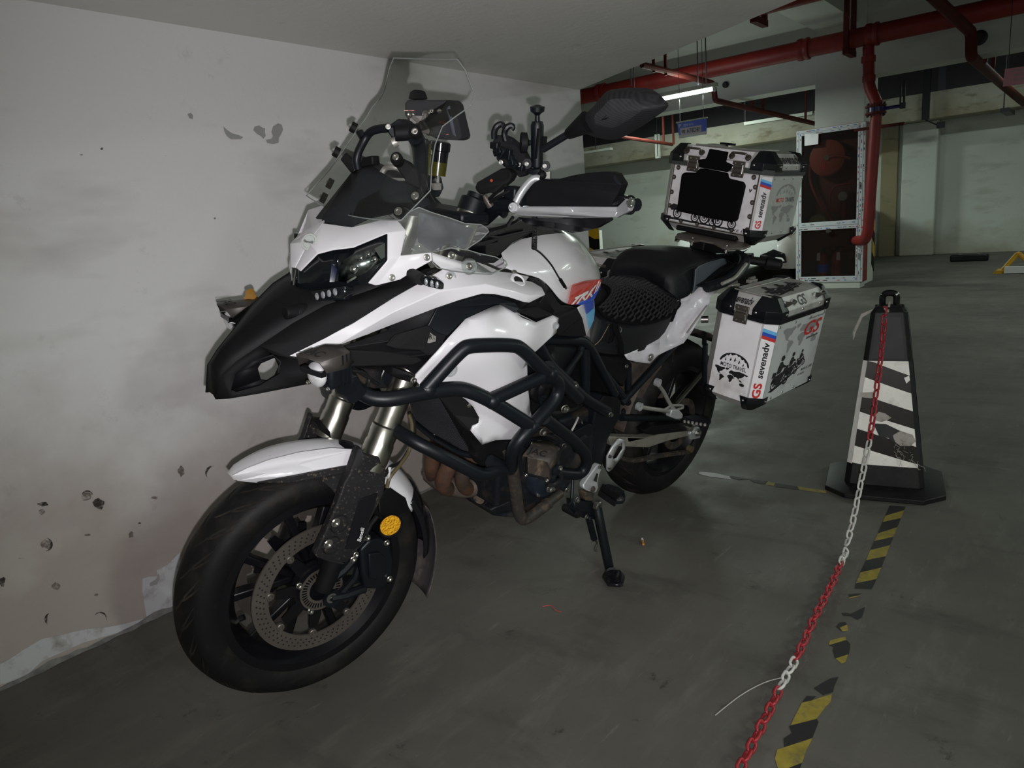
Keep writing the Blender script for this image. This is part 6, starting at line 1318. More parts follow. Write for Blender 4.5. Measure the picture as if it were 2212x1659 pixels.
# ---------------- screen and deflectors
ledge = [(1570, 155, .105), (1640, 250, .125), (1725, 470, .151), (1690, 560, .152), (1560, 650, .143), (1440, 740, .130), (1375, 900, .138), (1345, 1100, .156), (1335, 1300, .178), (1080, 1560, .172)]
cl_ = [(1280, 152, 0), (1240, 242, 0), (1290, 445, 0), (1240, 530, 0), (1140, 615, 0), (1035, 700, 0), (940, 850, 0), (850, 1030, 0), (760, 1210, 0), (590, 1510, 0)]
rows = []
for (a, c) in zip(ledge, cl_):
    pl_ = zS(*a); pc = zS(*c); 
    r = []
    for k in range(-8, 9):
        s_ = k/8; t = abs(s_)**1.9; r.append(V(pc.x+(pl_.x-pc.x)*t, pl_.y*s_, pc.z+(pl_.z-pc.z)*t))
    rows.append(r)
SCR = rows
mb = MB(); mb.grid(rows); scr = mb.obj('windscreen', 'clear', BK, smooth=80, sub=1)
M['edge'] = mat('bright_acrylic_edge', (.22, .24, .23), .15)
ed_ = [r[-1] for r in rows] + rows[-1][::-1] + [r[0] for r in rows[::-1]] + rows[0]
MB().tube(ed_, .0013, 6, closed=True).obj('screen_edge', 'edge', scr)
for (a, c, y, v) in ((660, 750, -.108, 0), (512, 965, -.108, 0), (1205, 795, .108, 1), (1040, 1020, .108, 1), (1208, 1358, .145, 1), (1062, 1492, .145, 1), (455, 1240, -.145, 0), (400, 1365, -.145, 0)):
    p = zS(a, c, y); n_ = V(.75, .45 if v else -.45, .45)
    MB().lathe(p, n_, [(-.006, .0115), (.004, .0115), (.006, .0105), (.006, 0)], 18).obj('screen_grommet', 'black', scr); MB().bolt(p+n_.normalized()*.0055, n_, .0068 if (v and c > 1300) else .0055, .004).obj('screen_bolt', 'bolt', scr)
# dark visor below it
vis = [(640, 1148, -.055), (700, 1105, -.03), (825, 1080, .01), (980, 1190, .065), (1120, 1240, .10), (1250, 1290, .12), (1350, 1420, .14), (1180, 1470, .138), (1010, 1490, .125), (800, 1535, .075), (660, 1600, .04), (645, 1625, .035), (480, 1590, -.01), (390, 1590, -.04), (385, 1545, -.045), (330, 1540, -.075)]
M['visor'] = mat('dark_grey_visor', (.020, .022, .024), .6, spec=.25, bump=.2, bs=600)
allp = PV(zS, vis) + [zS(760, 1180, .015)+V(.01, 0, 0), zS(680, 1400, .0)+V(.012, 0, 0), zS(950, 1360, .07)+V(.008, .004, 0)]
res = delaunay_2d_cdt([Vector((p.y+.001*p.x, p.z)) for p in allp], [], [list(range(len(vis)))], 1, 1e-6)
def lift2(res, pts): return [pts[res[3][i][0]] if res[3][i] else V(1.3, v.x, v.y) for i, v in enumerate(res[0])]
mb = MB(); mb.add(lift2(res, allp), [tuple(f) for f in res[2]]); mb.obj('dash_visor', 'visor', BK, solid=.004, smooth=50)
slab(zS, [(700, 1105, -.03), (735, 1010, -.02), (822, 995, .01), (828, 1078, .01)], 'instrument_edge', 'black', (-.02, 0, 0), bevel=.003)
MB().tube(fillet(PV(zS, [(910, 1150, .04), (940, 1100, .04), (1000, 1095, .07), (1060, 1100, .08)]), .02), .006, 8).obj('gauge_frame', 'alu_dusty', BK)
slab(zS, [(980, 1190, .05), (1110, 1195, .08), (1115, 1215, .08), (990, 1215, .05)], 'gauge_rim', 'alu_dusty', (-.01, 0, 0), bevel=.001)
# side deflectors: upper (scuffed, large) and lower (clear, small)
def defl(out, ins, name, f, sidey, m='clear'):
    o_ = smoothpanel(PV(f, out), PV(f, ins), name, m, th=0., step=.016)
    MB().tube(PV(f, out), .0011, 6, closed=True).obj('deflector_edge', 'edge', o_); return o_
zX = lambda a, c, y: zS(a, c, y)
defl([(62, 290, .160), (70, 240, .155), (110, 120, .140), (60, 10, .125), (-40, -60, .115), (100, -125, .150), (150, -95, .165), (220, -130, .175), (330, -85, .185), (480, -40, .20), (620, 10, .212), (760, 20, .220), (815, 55, .222), (828, 80, .222), (760, 150, .218), (625, 240, .205), (500, 220, .20), (330, 262, .185)], [(300, 100, .200), (500, 90, .215), (180, 180, .180), (180, 0, .175)], 'side_deflector', zA, 1, 'clearscuff')
defl([(332, 262, .205), (340, 350, .205), (380, 395, .208), (500, 425, .215), (700, 448, .225), (845, 455, .235), (960, 400, .245), (990, 370, .248), (975, 345, .246), (880, 300, .238), (740, 270, .225), (640, 240, .215), (500, 225, .205)], [(620, 350, .228), (800, 370, .238)], 'lower_deflector', zA, 1)
MB().lathe(zA(655, 385, .222), (.2, 1, .3), [(0, .0), (0, .0175), (.008, .016), (.012, .012), (.012, .006), (.008, .006), (.008, 0)], 20).obj('deflector_mount', 'clearscuff', BK); boltat(zA(655, 385, .232), (.2, 1, .3), .006)
boltat(zA(500, 288, .205), (.2, 1, .3), .0065, m='bolt')
slab(zA, [(560, 250, .185), (700, 270, .195), (600, 300, .19), (480, 240, .18), (520, 235, .18)], 'dark_shroud', 'gloss', (0, -.02, 0), bevel=.002)
# dark inner shroud seen through the scuffed deflector
slab(zA, [(235, 60, .12), (240, -80, .10), (330, -60, .12), (480, -20, .13), (700, 60, .15), (620, 235, .16), (480, 190, .16), (340, 250, .165), (235, 180, .145)], 'inner_shroud', mat('dusty_navy_plastic', (.025, .03, .045), .55, dirt=(.16, .18, .20), ds=14, dlo=.5, dhi=.72), (0, -.01, 0), bevel=.002)

# ---------------- brackets and gadgets behind the screen
brk = tb(zS, [(700, 1110, .0), (680, 1010, .0), (770, 830, .0), (830, 770, .02), (960, 755, .05)], .0085, name='gadget_bracket', m='frame', fr=.04)
tb(zS, [(745, 840, .0), (715, 790, -.01)], .008, name='bracket_arm', par=brk); slab(zS, [(545, 1030, -.06), (590, 970, -.06), (700, 1070, -.03), (640, 1150, -.05)], 'bracket_leg', 'beakside', (-.01, -.01, 0), parent=brk)
slab(zS, [(1010, 1065, .10), (1080, 1020, .10), (1160, 1060, .11), (1230, 1130, .12), (1250, 1290, .13), (1130, 1240, .11)], 'bracket_leg', 'beakside', (-.012, -.012, 0), parent=brk, bevel=.004)
MB().lathe(zS(1040, 1030, .105), (.7, .5, .4), [(-.012, .012), (.004, .012), (.006, .010)], 16).obj('standoff', 'black', brk)
mb = MB(); mb.prism(PV(zS, [(950, 740, .05), (1050, 668, .06), (1110, 700, .07), (1140, 760, .08), (1150, 830, .08), (1080, 865, .07), (1000, 860, .055), (960, 800, .05)]), (-.03, -.01, 0)); clp = mb.obj('tube_clamp', 'frame', BK, bevel=.004)
MB().cyl(zS(1020, 800, .07), zS(1200, 790, .09), .016, 14).obj('clamp_arm', 'black', clp); boltat(zS(965, 745, .062), (.6, .7, .2), .0042, m='steel', parent=clp); MB().cyl(zS(1000, 890, .06), zS(1040, 870, .065), .010, 12).obj('clamp_knob', 'alu_dusty', clp)
MB().lathe(zS(1200, 795, .10), (.6, .7, .2), [(-.01, .013), (.006, .013), (.008, .010), (.008, 0)], 16).obj('clamp_end', 'black', clp); boltat(zS(1200, 790, .11), (.6, .7, .2), .0055, m='steel', parent=clp)
# display unit (back towards us)
cor = PV(zS, [(1110, 540, .03), (1135, 508, .035), (1510, 508, .085), (1545, 545, .09), (1610, 815, .10), (1600, 850, .10), (1555, 862, .095), (1380, 850, .07), (1230, 760, .055), (1150, 700, .04), (1110, 640, .03)])
mb = MB(); mb.prism(cor, (-.025, 0, .0)); dsp = mb.obj('display_unit', 'satin', BK, bevel=.004, seg=2)
slab(zS, [(1475, 585, .0925), (1505, 560, .0925), (1560, 830, .1025), (1530, 810, .1015)], 'unit_edge_strip', mat('violet_grey_metal', (.12, .12, .17), .35, .6), (.002, .001, 0), parent=dsp, bevel=0)
slab(zS, [(1495, 590, .0945), (1510, 588, .0945), (1530, 650, .0965), (1515, 655, .0965)], 'port_slot', 'groove', (.0015, .001, 0), parent=dsp, bevel=0)
slab(zS, [(1133, 508, .03), (1150, 440, .03), (1185, 415, .03), (1225, 425, .035), (1255, 505, .04)], 'unit_antenna', 'black', (-.02, 0, 0), parent=dsp, bevel=.005)
for q in ([(1115, 600), (1200, 600), (1200, 607), (1115, 607)], [(1145, 690), (1195, 690), (1195, 698), (1145, 698)], [(1380, 603), (1440, 603), (1440, 608), (1380, 608)], [(1415, 705), (1490, 712), (1490, 718), (1415, 710)], [(1410, 805), (1505, 808), (1505, 813), (1410, 810)], [(1420, 690), (1460, 700), (1460, 706), (1420, 696)]):
    slab(zS, [(a, c, .033+(a-1110)*.000135) for a, c in q], 'orange_line', 'orange', (.004, .0005, 0), parent=dsp, bevel=0)
xp = lambda a, c: zS(a, c, .036+(a-1110)*.000135)+V(.010, .002, 0)
mb = MB()
for p_, q_ in (((1185, 635), (1260, 700)), ((1325, 632), (1290, 700)), ((1260, 700), (1240, 745)), ((1290, 700), (1350, 790)), ((1260, 775), (1350, 790))): mb.tube([xp(*p_), xp(*q_)], .0045, 8)
mb.prism([xp(1190, 660), xp(1240, 650), (xp(1300, 650)), xp(1340, 760), xp(1260, 770), xp(1200, 740)], (.003, 0, 0)); xm = mb.obj('mounting_cross', mat('dull_bracket', (.13, .12, .11), .6, .3), dsp)
for a, c in ((1187, 638), (1325, 632), (1350, 790), (1262, 740)): MB().lathe(xp(a, c), (1, .3, 0), [(-.004, .0075), (.003, .0075), (.003, .004), (.001, .004), (.001, 0)], 14).obj('mount_screw', 'bolt', dsp)
for a, c in ((1375, 605), (1443, 608)): boltat(xp(a, c), (1, .3, 0), .0035, parent=dsp)
# handlebar centre, cables, reservoir on the right grip side
tb(zS, [(1200, 830, .10), (1240, 900, .08), (1250, 1100, .06), (1240, 1260, .04)], .016, name='mount_post', m='frame'); tb(zS, [(1290, 870, .08), (1280, 1000, .06), (1250, 1160, .06), (1300, 1340, .10), (1360, 1430, .14)], .008, name='cable', m='hose'); tb(zS, [(1330, 880, .0), (1350, 930, .0), (1340, 1000, .0)], .010, name='mirror_stem', m='frame')
R1 = zS(1325, 1010, -.28) if False else None
rs = MB().lathe(zS(1330, 1180, .02), V(-.1, 0, 1), [(0, .012), (.004, .018), (.045, .0185), (.047, .021), (.066, .021), (.068, .018)], 20).obj('fluid_reservoir', 'fluid', BK)
q = zS(1395, 1170, .04); rs2 = MB().lathe(q, V(-.1, 0, 1), [(0, .018), (.028, .0185)], 20).obj('fluid_reservoir', 'fluid', BK); MB().lathe(q+V(-.003, 0, .028), V(-.1, 0, 1), [(0, .0186), (.022, .019), (.024, .0215), (.040, .0215), (.043, .018)], 20).obj('reservoir_cap', 'gloss', rs2)
MB().cyl(q+V(0, 0, -.03), q, .006, 8).obj('reservoir_bolt', 'bolt', rs2)
slab(zS, [(1280, 1180, .03), (1370, 1180, .04), (1390, 1290, .05), (1350, 1370, .06), (1290, 1330, .06), (1260, 1260, .05)], 'switch_housing', 'frame', (-.03, -.01, 0), bevel=.004); MB().box(zS(1383, 1265, .05), (.02, .012, .014)).obj('switch_lever', 'alu_dusty', BK)

# ---------------- left handlebar, guard, mirror, mounts
BK_ = V(-.075, 0, -.004); hb = MB().tube(fillet([zI(130, 1440, .06), zI(230, 1330, .09), zI(330, 1240, .13), zI(420, 1225, .16)+BK_*.4, zI(900, 1230, .26)+BK_, zI(1880, 1225, .475)+BK_*.55], .04), .0125, 12).obj('handlebar', 'frame', BK, smooth=60)
hc = [V(p.x, -p.y, p.z) for p in (zI(130, 1440, .06), zI(330, 1240, .13), zI(900, 1215, .26), zI(1900, 1205, .475))]
MB().tube(fillet([zI(130, 1440, .06)] + hc, .03), .0125, 12).obj('handlebar_half', 'frame', hb)
MB().lathe(zI(200, 1400, .05), (zI(390, 1225, .12)-zI(200, 1400, .05)), [(0, .017), (.05, .017), (.075, .016)], 18).obj('bar_riser', 'frame', BK)
MB().lathe(zI(900, 1230, .275)+BK_, (zI(1800, 1225, .465)-zI(900, 1230, .275)), [(0, .021), (.01, .018), (.12, .018), (.17, .019)], 16).obj('hand_grip', 'black', BK)
gb = [(500, 1260, .215), (515, 1215, .215), (555, 1195, .215), (610, 1215, .22), (680, 1245, .228), (1000, 1248, .29), (1790, 1252, .440), (1890, 1155, .480), (1940, 1165, .490), (1955, 1200, .492), (1950, 1260, .491), (1930, 1303, .488), (1775, 1385, .440), (1240, 1387, .335), (680, 1367, .228), (600, 1345, .22), (515, 1310, .215)]
hg = slab(zI, gb, 'hand_guard', 'alu', (-.012, 0, 0), bevel=.003, seg=3)
ch = [(660, 1285, .2250), (1265, 1300, .342), (1810, 1305, .446)]
mb = MB(); t_ = [(640, 1252, .225), (1240, 1255, .338), (1275, 1305, .345), (1235, 1378, .338), (680, 1362, .232), (630, 1300, .226)]; pz = [p+V(.003, 0, 0) for p in PV(zI, t_)]; mb.prism(pz, (-.004, 0, 0)); mb.obj('guard_facet', 'alu', hg, bevel=.002)
mb = MB(); t_ = [(1250, 1320, .340), (1290, 1308, .348), (1800, 1312, .446), (1770, 1378, .440), (1245, 1380, .338)]; pz = [p+V(.0025, 0, -.0005) for p in PV(zI, t_)]; mb.prism(pz, (-.004, 0, 0)); mb.obj('guard_facet', 'alu', hg, bevel=.002)
MB().lathe(zI(548, 1262, .217), (.8, .5, .0), [(0, .011), (.003, .010), (.003, .006), (.002, .005), (.002, 0)], 18).obj('guard_bolt', 'alu', hg)
MB().lathe(zI(1942, 1205, .492), (.3, 1, 0), [(0, .0095), (.003, .0095), (.003, .006), (.0, .005)], 14).obj('bar_end_bolt', 'chrome', hg)
tb(zI, [(580, 1200, .213), (640, 1080, .218), (745, 945, .225), (810, 912, .232), (855, 925, .238)], .0085, name='guard_strut', m='alu', par=hg, fr=.02)
us = [(610, 1205, .205), (640, 1130, .208), (690, 1075, .215), (745, 1015, .225), (800, 960, .235), (865, 925, .246), (1080, 925, .292), (1250, 880, .330), (1420, 850, .365), (1600, 833, .402), (1700, 838, .42), (1755, 858, .432), (1800, 930, .444), (1835, 985, .452), (1790, 1110, .445), (1710, 1243, .430), (1000, 1243, .288), (690, 1238, .225), (640, 1225, .212)]
slab(zI, us, 'guard_shield', 'black', (-.035, -.008, 0), parent=hg, bevel=.010, seg=3)
slab(zI, [(1760, 865, .4345), (1832, 985, .454), (1785, 985, .446), (1735, 905, .434)], 'shield_facet', 'frame', (.002, .001, 0), parent=hg, bevel=.001)
slab(zI, [(600, 1375, .205), (700, 1388, .225), (1650, 1395, .41), (1655, 1430, .41), (1500, 1520, .378), (1380, 1550, .35), (1250, 1565, .325), (1150, 1540, .305), (880, 1515, .25), (700, 1460, .215)], 'lower_shield', 'gloss', (-.035, -.008, 0), parent=hg, bevel=.008, seg=3)
slab(zI, [(1700, 1240, .425), (1780, 1110, .44), (1880, 1125, .46), (1890, 1160, .465), (1800, 1240, .44)], 'bar_end_cap', 'gloss', (-.02, -.005, 0), parent=hg, bevel=.006)
# clutch side switchgear and perch
slab(zI, [(85, 1015, .10), (110, 960, .10), (400, 795, .15), (470, 795, .17), (520, 850, .185), (520, 900, .185), (490, 950, .18), (310, 1100, .15), (250, 1085, .14), (150, 1110, .115), (95, 1060, .10)], 'switch_cluster', 'beakside', (-.03, -.01, 0), bevel=.007, seg=2)
MB().ball(zI(285, 940, .155), .0035, 8).obj('switch_button', 'orange', BK)
MB().lathe(zI(190, 1110, .115), zI(235, 1180, .12)-zI(190, 1110, .115), [(0, .007), (.006, .006), (.02, .009), (.03, .009)], 14).obj('lever_pivot', 'disc', BK)
MB().box(zI(560, 1090, .19), (.035, .035, .028)).obj('clutch_perch', 'frame', BK, bevel=.005); MB().lathe(zI(380, 1300, .11), (0, 1, -.3), [(0, .009), (.02, .010), (.022, .006)], 14).obj('riser_knob', 'frame', BK)
MB().cyl(zI(400, 1230, .16), zI(700, 1220, .225), .017, 14).obj('switch_housing', 'frame', BK)
for pts, r in (([(20, 1370, .03), (120, 1270, .07), (240, 1180, .12), (350, 1080, .15), (450, 1000, .18)], .004), ([(60, 1360, .04), (200, 1250, .1), (330, 1160, .15), (450, 1090, .18), (570, 1030, .2)], .004), ([(0, 1390, .03), (100, 1320, .07), (200, 1250, .1)], .007), ([(250, 1540, .10), (400, 1500, .13), (560, 1440, .17), (620, 1400, .2)], .004), ([(480, 1470, .17), (540, 1380, .20)], .004), ([(240, 1600, .1), (380, 1620, .12), (560, 1580, .14), (800, 1530, .17)], .003)):
    MB().tube(cat3(PV(zI, pts)), r, 7).obj('cable', 'hose', BK)
# mirror
mo = [(1172, 400, .330), (1185, 345, .332), (1290, 250, .352), (1350, 175, .362), (1400, 120, .372), (1450, 98, .380), (1600, 82, .408), (1760, 85, .440), (1825, 97, .452), (1900, 150, .47), (1965, 222, .483), (1975, 250, .486), (1945, 290, .48), (1760, 420, .445), (1600, 515, .41), (1530, 548, .395), (1480, 562, .385), (1400, 560, .37), (1290, 535, .35), (1190, 500, .332)]
O3 = PV(zH, mo); cm = sum(O3, V(0, 0, 0))/len(O3)
i1 = [p.lerp(cm, .16)+V(.014, .004, .0) for p in O3]; rdg = [zH(1230, 420, .345)+V(.045, 0, 0), zH(1480, 400, .39)+V(.055, 0, 0), zH(1640, 260, .42)+V(.055, 0, 0), zH(1900, 240, .47)+V(.03, 0, 0)]
i2 = [p.lerp(cm, .45)+V(.024, .006, 0) for p in O3]
mb = MB(); mb.grid([O3+[O3[0]], i1+[i1[0]], i2+[i2[0]]]); mb.add(i2+[cm+V(.029, .006, 0)], [(k, (k+1) % len(i2), len(i2)) for k in range(len(i2))])
mb.poly([p for p in O3])
M['carbon'] = mat('carbon_weave', (.016, .016, .018), .62, spec=.3)
nt = M['carbon'].node_tree; tcn = nt.nodes.new('ShaderNodeTexCoord'); wv = nt.nodes.new('ShaderNodeTexWave'); wv.inputs['Scale'].default_value = 95; wv.bands_direction = 'DIAGONAL'; wv.inputs['Distortion'].default_value = .3
rr_ = nt.nodes.new('ShaderNodeValToRGB'); rr_.color_ramp.elements[0].color = (.008, .008, .009, 1); rr_.color_ramp.elements[1].color = (.016, .016, .018, 1)
nt.links.new(tcn.outputs['Object'], wv.inputs['Vector']); nt.links.new(wv.outputs['Fac'], rr_.inputs['Fac']); nt.links.new(rr_.outputs['Color'], nt.nodes['Principled BSDF'].inputs['Base Color'])
mir = mb.obj('mirror', 'carbon', BK, smooth=45)
mb = MB(); mb.prism([p+V(.030, .006, 0) for p in PV(zH, [(1400, 390, .375), (1500, 300, .39), (1620, 245, .41), (1730, 270, .43), (1712, 300, .43), (1560, 350, .40)])], (-.02, 0, 0)); mb.obj('mirror_scoop', 'black', mir, bevel=.004)
tb(zH, [(1100, 480, .312), (820, 650, .25)], .0075, name='mirror_stem', m='frame', par=mir)
MB().lathe(zH(1045, 515, .300), zH(1180, 430, .335)-zH(1045, 515, .300), [(0, .009), (.003, .011), (.05, .021), (.056, .022)], 16).obj('mirror_boot', 'black', mir)
# ball arm phone mount
ca = lambda a, c, y=.215: zI(a, c, y)
lnA = (ca(833, 225)-ca(830, 795)).length
am = MB().lathe(ca(830, 795), ca(833, 225)-ca(830, 795), [(0, .006), (.004, .0125), (lnA*.9, .0140), (lnA*.985, .011), (lnA, .0)], 18).obj('ball_mount_arm', 'frame', BK)
ln = (ca(833, 225)-ca(830, 795)).length; dz_ = (ca(833, 225)-ca(830, 795)).normalized()
MB().lathe(ca(833, 225), dz_, [(-.01, .006), (.0105, .005), (.014, .008), (.018, .0145), (.027, .0155), (.0285, .010), (.031, .004), (.031, 0)], 24).obj('camera_screw_disc', 'frame', am)
MB().box(ca(832, 500, .228), (.004, .004, .06)).obj('arm_slot', 'gloss', am)
MB().lathe(ca(755, 490), (zI(670, 488, .205)-ca(755, 490)), [(0, .005), (.004, .006), (.008, .020), (.020, .021), (.022, .018)], 12).obj('clamp_knob', 'black', am)
MB().box(ca(900, 470, .225), (.012, .012, .02)).obj('arm_bolt', 'black', am)
slab(zI, [(700, 830, .20), (750, 795, .205), (870, 800, .225), (870, 870, .225), (860, 895, .225), (760, 870, .21), (710, 855, .2)], 'mount_base', 'frame', (-.02, -.01, 0), parent=am, bevel=.004)
for a, c, y in ((710, 740, .20), (925, 765, .23)): MB().lathe(zI(a, c, y), (.8, .5, 0), [(-.008, .0105), (.0, .0105), (.0, .006), (.004, .006), (.004, 0)], 14).obj('mount_lug', 'frame', am); boltat(zI(a, c, y)+V(.003, .002, 0), (.8, .5, 0), .0036, m='steel', parent=am)
slab(zI, [(880, 850, .225), (970, 825, .235), (990, 830, .238), (990, 925, .238), (900, 925, .228)], 'clamp_plate', 'steel', (-.008, -.004, 0), parent=am, bevel=.001)
MB().ball(zI(890, 875, .232), .010, 12).obj('bracket_ball', 'black', am)
# claw phone holder
hl = slab(zI, [(272, 505, .13), (310, 455, .135), (310, 400, .135), (420, 395, .15), (500, 430, .155), (560, 480, .165), (640, 540, .18), (690, 640, .19), (735, 720, .2), (720, 820, .2), (680, 880, .19), (620, 905, .18), (560, 860, .17), (530, 890, .165), (450, 790, .15), (370, 720, .14), (335, 680, .135), (350, 630, .138), (310, 600, .13), (290, 560, .13)], 'phone_holder', 'beakside', (-.025, -.01, 0), bevel=.005)
for pts in ([(320, 440, .135), (315, 360, .135), (345, 290, .14), (395, 265, .145), (425, 285, .15), (405, 300, .148)], [(460, 470, .155), (435, 380, .15), (460, 310, .155), (510, 280, .16), (545, 300, .165), (520, 325, .162)]):
    P_ = fillet(PV(zI, pts), .006); MB().tube(P_, .0068, 10).obj('holder_claw', 'frame', hl)
random.seed(9)
for k in range(7):
    a = 330+k*48; c = 520+k*42; MB().box(zI(a+random.uniform(-10, 30), c+random.uniform(-20, 40), .15+k*.006)+V(.003, .001, 0), (.012, .022, .014), Matrix.Rotation(.5*k, 3, 'X')).obj('holder_rib', 'frame', hl, bevel=.002)
slab(zI, [(500, 430, .16), (540, 460, .165), (630, 520, .18), (655, 590, .19), (620, 570, .185), (560, 500, .17)], 'holder_spring_arm', 'frame', (.004, .001, 0), parent=hl)
boltat(zI(400, 722, .15), (.8, .5, 0), .004, parent=hl); boltat(zI(618, 755, .187), (.8, .5, 0), .004, parent=hl)

# ---------------- foot controls and side stand
sd = tb(zC, [(410, 1075, .21), (430, 1180, .235), (485, 1450, .28), (500, 1500, .285)], .0145, name='side_stand', m='frame', fr=.05)
ftp = zC(520, 1535, .29); 
g = [WP(1300, 1250, z=.004), WP(1312, 1268, z=.004), WP(1345, 1270, z=.004), WP(1351, 1250, z=.004), WP(1340, 1238, z=.02), WP(1310, 1236, z=.02)]
BI = BIKE.inverted(); gl = [BI @ p for p in g]
mb = MB(); mb.prism(gl, BI.to_3x3() @ V(0, 0, .012)); mb.obj('stand_foot', 'gloss', sd, bevel=.004, seg=2)
mb = MB(); mb.tube([zC(495, 1470, .283), gl[4].lerp(gl[0], .5)+V(0, 0, .012)], .016, 10); mb.obj('stand_ankle', 'gloss', sd)
MB().cyl(zC(562, 1495, .30), zC(562, 1520, .30), .006, 8).obj('stand_peg', 'gloss', sd)
slab(zC, [(270, 1060, .17), (390, 1060, .2), (420, 1080, .21), (440, 1150, .215), (400, 1170, .21), (330, 1160, .19), (280, 1130, .175)], 'stand_bracket', 'frame', (0, -.03, 0), parent=sd, bevel=.004)
MB().lathe(zC(423, 1087, .222), (0, 1, 0), [(-.01, .0155), (.003, .0155), (.005, .013), (.005, .005), (.0, .005), (.0, 0)], 20).obj('stand_pivot', 'steel', sd)
sp0, sp1 = zC(362, 1150, .2), zC(398, 1290, .235); hel = []
for i in range(17*8+1):
    t = i/(17*8); p = sp0.lerp(sp1, t); a = 2*PI*i/8; u_, w_, _ = basis(sp1-sp0); hel.append(p+(u_*math.cos(a)+w_*math.sin(a))*.0085)
MB().tube(hel, .0022, 5).obj('stand_spring', 'frame', sd); MB().tube(cat3(PV(zC, [(398, 1290, .235), (415, 1310, .24), (400, 1350, .24), (415, 1355, .245)])), .003, 6).obj('spring_hook', 'frame_dirty', sd)
for a, c in ((292, 1048), (350, 1150)): boltat(zC(a, c, .20), r=.007, parent=sd)
# gear lever
gl_ = tb(zC, [(268, 930, .18), (262, 1060, .20), (235, 1090, .21), (290, 1130, .26)], .005, name='gear_lever', m='frame', fr=.015)
MB().lathe(zC(220, 1095, .20), zC(305, 1140, .265)-zC(220, 1095, .20), [(0, .011)] + [(.004+.0035*k, .0105 if k % 2 else .0125) for k in range(18)] + [(.07, .008)], 12).obj('gear_pad', 'black', gl_)
# rider foot peg and its hanger
ph = slab(zC, [(412, 850, .19), (425, 838, .19), (442, 842, .19), (446, 858, .19), (430, 900, .195), (420, 945, .2), (425, 975, .205), (410, 1010, .205), (360, 1000, .2), (335, 985, .195), (332, 960, .19), (350, 935, .19), (390, 880, .19)], 'peg_hanger', 'alu', (0, -.018, 0), bevel=.004, seg=3)
slab(zC, [(412, 890, .196), (420, 895, .197), (410, 945, .203), (392, 935, .2)], 'hanger_window', 'groove', (0, .001, 0), parent=ph, bevel=0); boltat(zC(430, 852, .193), r=.006, parent=ph); boltat(zC(387, 985, .207), r=.008, m='disc', parent=ph)
slab(zC, [(345, 1005, .19), (400, 1010, .2), (395, 1060, .2), (350, 1060, .19)], 'peg_joint', 'frame_dirty', (0, -.03, 0), parent=ph, bevel=.005)
pg = PV(zC, [(430, 985, .225), (445, 960, .225), (480, 952, .24), (550, 975, .28), (580, 1000, .30), (588, 1030, .305), (570, 1052, .30), (530, 1052, .285), (480, 1030, .25)])
mb = MB(); mb.prism(pg, (0, 0, -.016)); fp = mb.obj('rider_foot_peg', 'frame', BK, bevel=.005)
mb = MB()
for k in range(12):
    t = (k+.5)/12; a = pg[0].lerp(pg[7], t)+V(0, 0, .002); c = pg[1].lerp(pg[4], t)+V(0, 0, .002); mb.tube([a, a.lerp(c, .5)+V(.004, .004, .004), c], .0032, 6)
for k in range(11):
    t = (k+.5)/11; a = pg[0].lerp(pg[7], t)+V(0, 0, -.004); mb.cyl(a, a+V(.004, 0, -.016), .0045, 6)
mb.obj('peg_tread', 'black', fp)
# heel guard plate behind (silver, slotted)
hp_o = [(472, 790, .16), (500, 735, .16), (535, 688, .16), (548, 682, .16), (575, 690, .16), (582, 705, .16), (578, 745, .16), (560, 790, .16), (528, 830, .16), (498, 870, .16), (480, 882, .16), (470, 870, .16)]
hp_i = [(506, 790, .16), (545, 715, .16), (560, 705, .16), (566, 745, .16), (530, 800, .16), (506, 808, .16)]
o_ = holed(hp_o, hp_i, zC, 'heel_guard', 'alu', th=.006); boltat(zC(485, 858, .165), r=.005, parent=o_); boltat(zC(488, 790, .165), r=.005, m='disc', parent=o_)
# pillion peg hanger (Y shaped) with its rubber peg
yy = .17
pk = tb(zC, [(655, 488, yy), (700, 500, yy), (840, 520, .18), (900, 545, .19)], .0070, name='pillion_hanger', m='alu_dusty', fr=.02)
tb(zC, [(765, 345, yy), (810, 400, yy), (855, 490, .18), (905, 540, .19)], .0065, name='hanger_arm', m='alu_dusty', par=pk); tb(zC, [(810, 515, .18), (860, 485, .18), (925, 485, .19), (928, 500, .19), (880, 515, .185)], .0045, name='hanger_loop', m='alu_dusty', par=pk, fr=.008)
for a, c in ((655, 488), (765, 345)): MB().lathe(zC(a, c, yy-.006), (0, 1, 0), [(0, .0135), (.014, .0135), (.014, .006), (.008, .006), (.008, 0)], 16).obj('hanger_eye', 'alu', pk)
slab(zC, [(860, 515, .19), (905, 510, .2), (930, 540, .205), (925, 565, .205), (890, 570, .2), (850, 555, .19)], 'peg_knuckle', 'alu', (0, -.02, 0), parent=pk, bevel=.003)
pp_ = PV(zC, [(930, 550, .215), (1000, 540, .26), (1080, 560, .32), (1098, 580, .335), (1075, 596, .325), (1000, 585, .27), (930, 572, .215)])
mb = MB(); mb.prism(pp_, (0, 0, -.008)); q = mb.obj('pillion_foot_peg', 'frame', BK, bevel=.002); mb = MB()
for k in range(6): p = pp_[6].lerp(pp_[4], (k+.5)/6); mb.ball(p+V(.003, 0, -.004), .006, 6)
mb.obj('peg_teeth', 'alu_dusty', q)
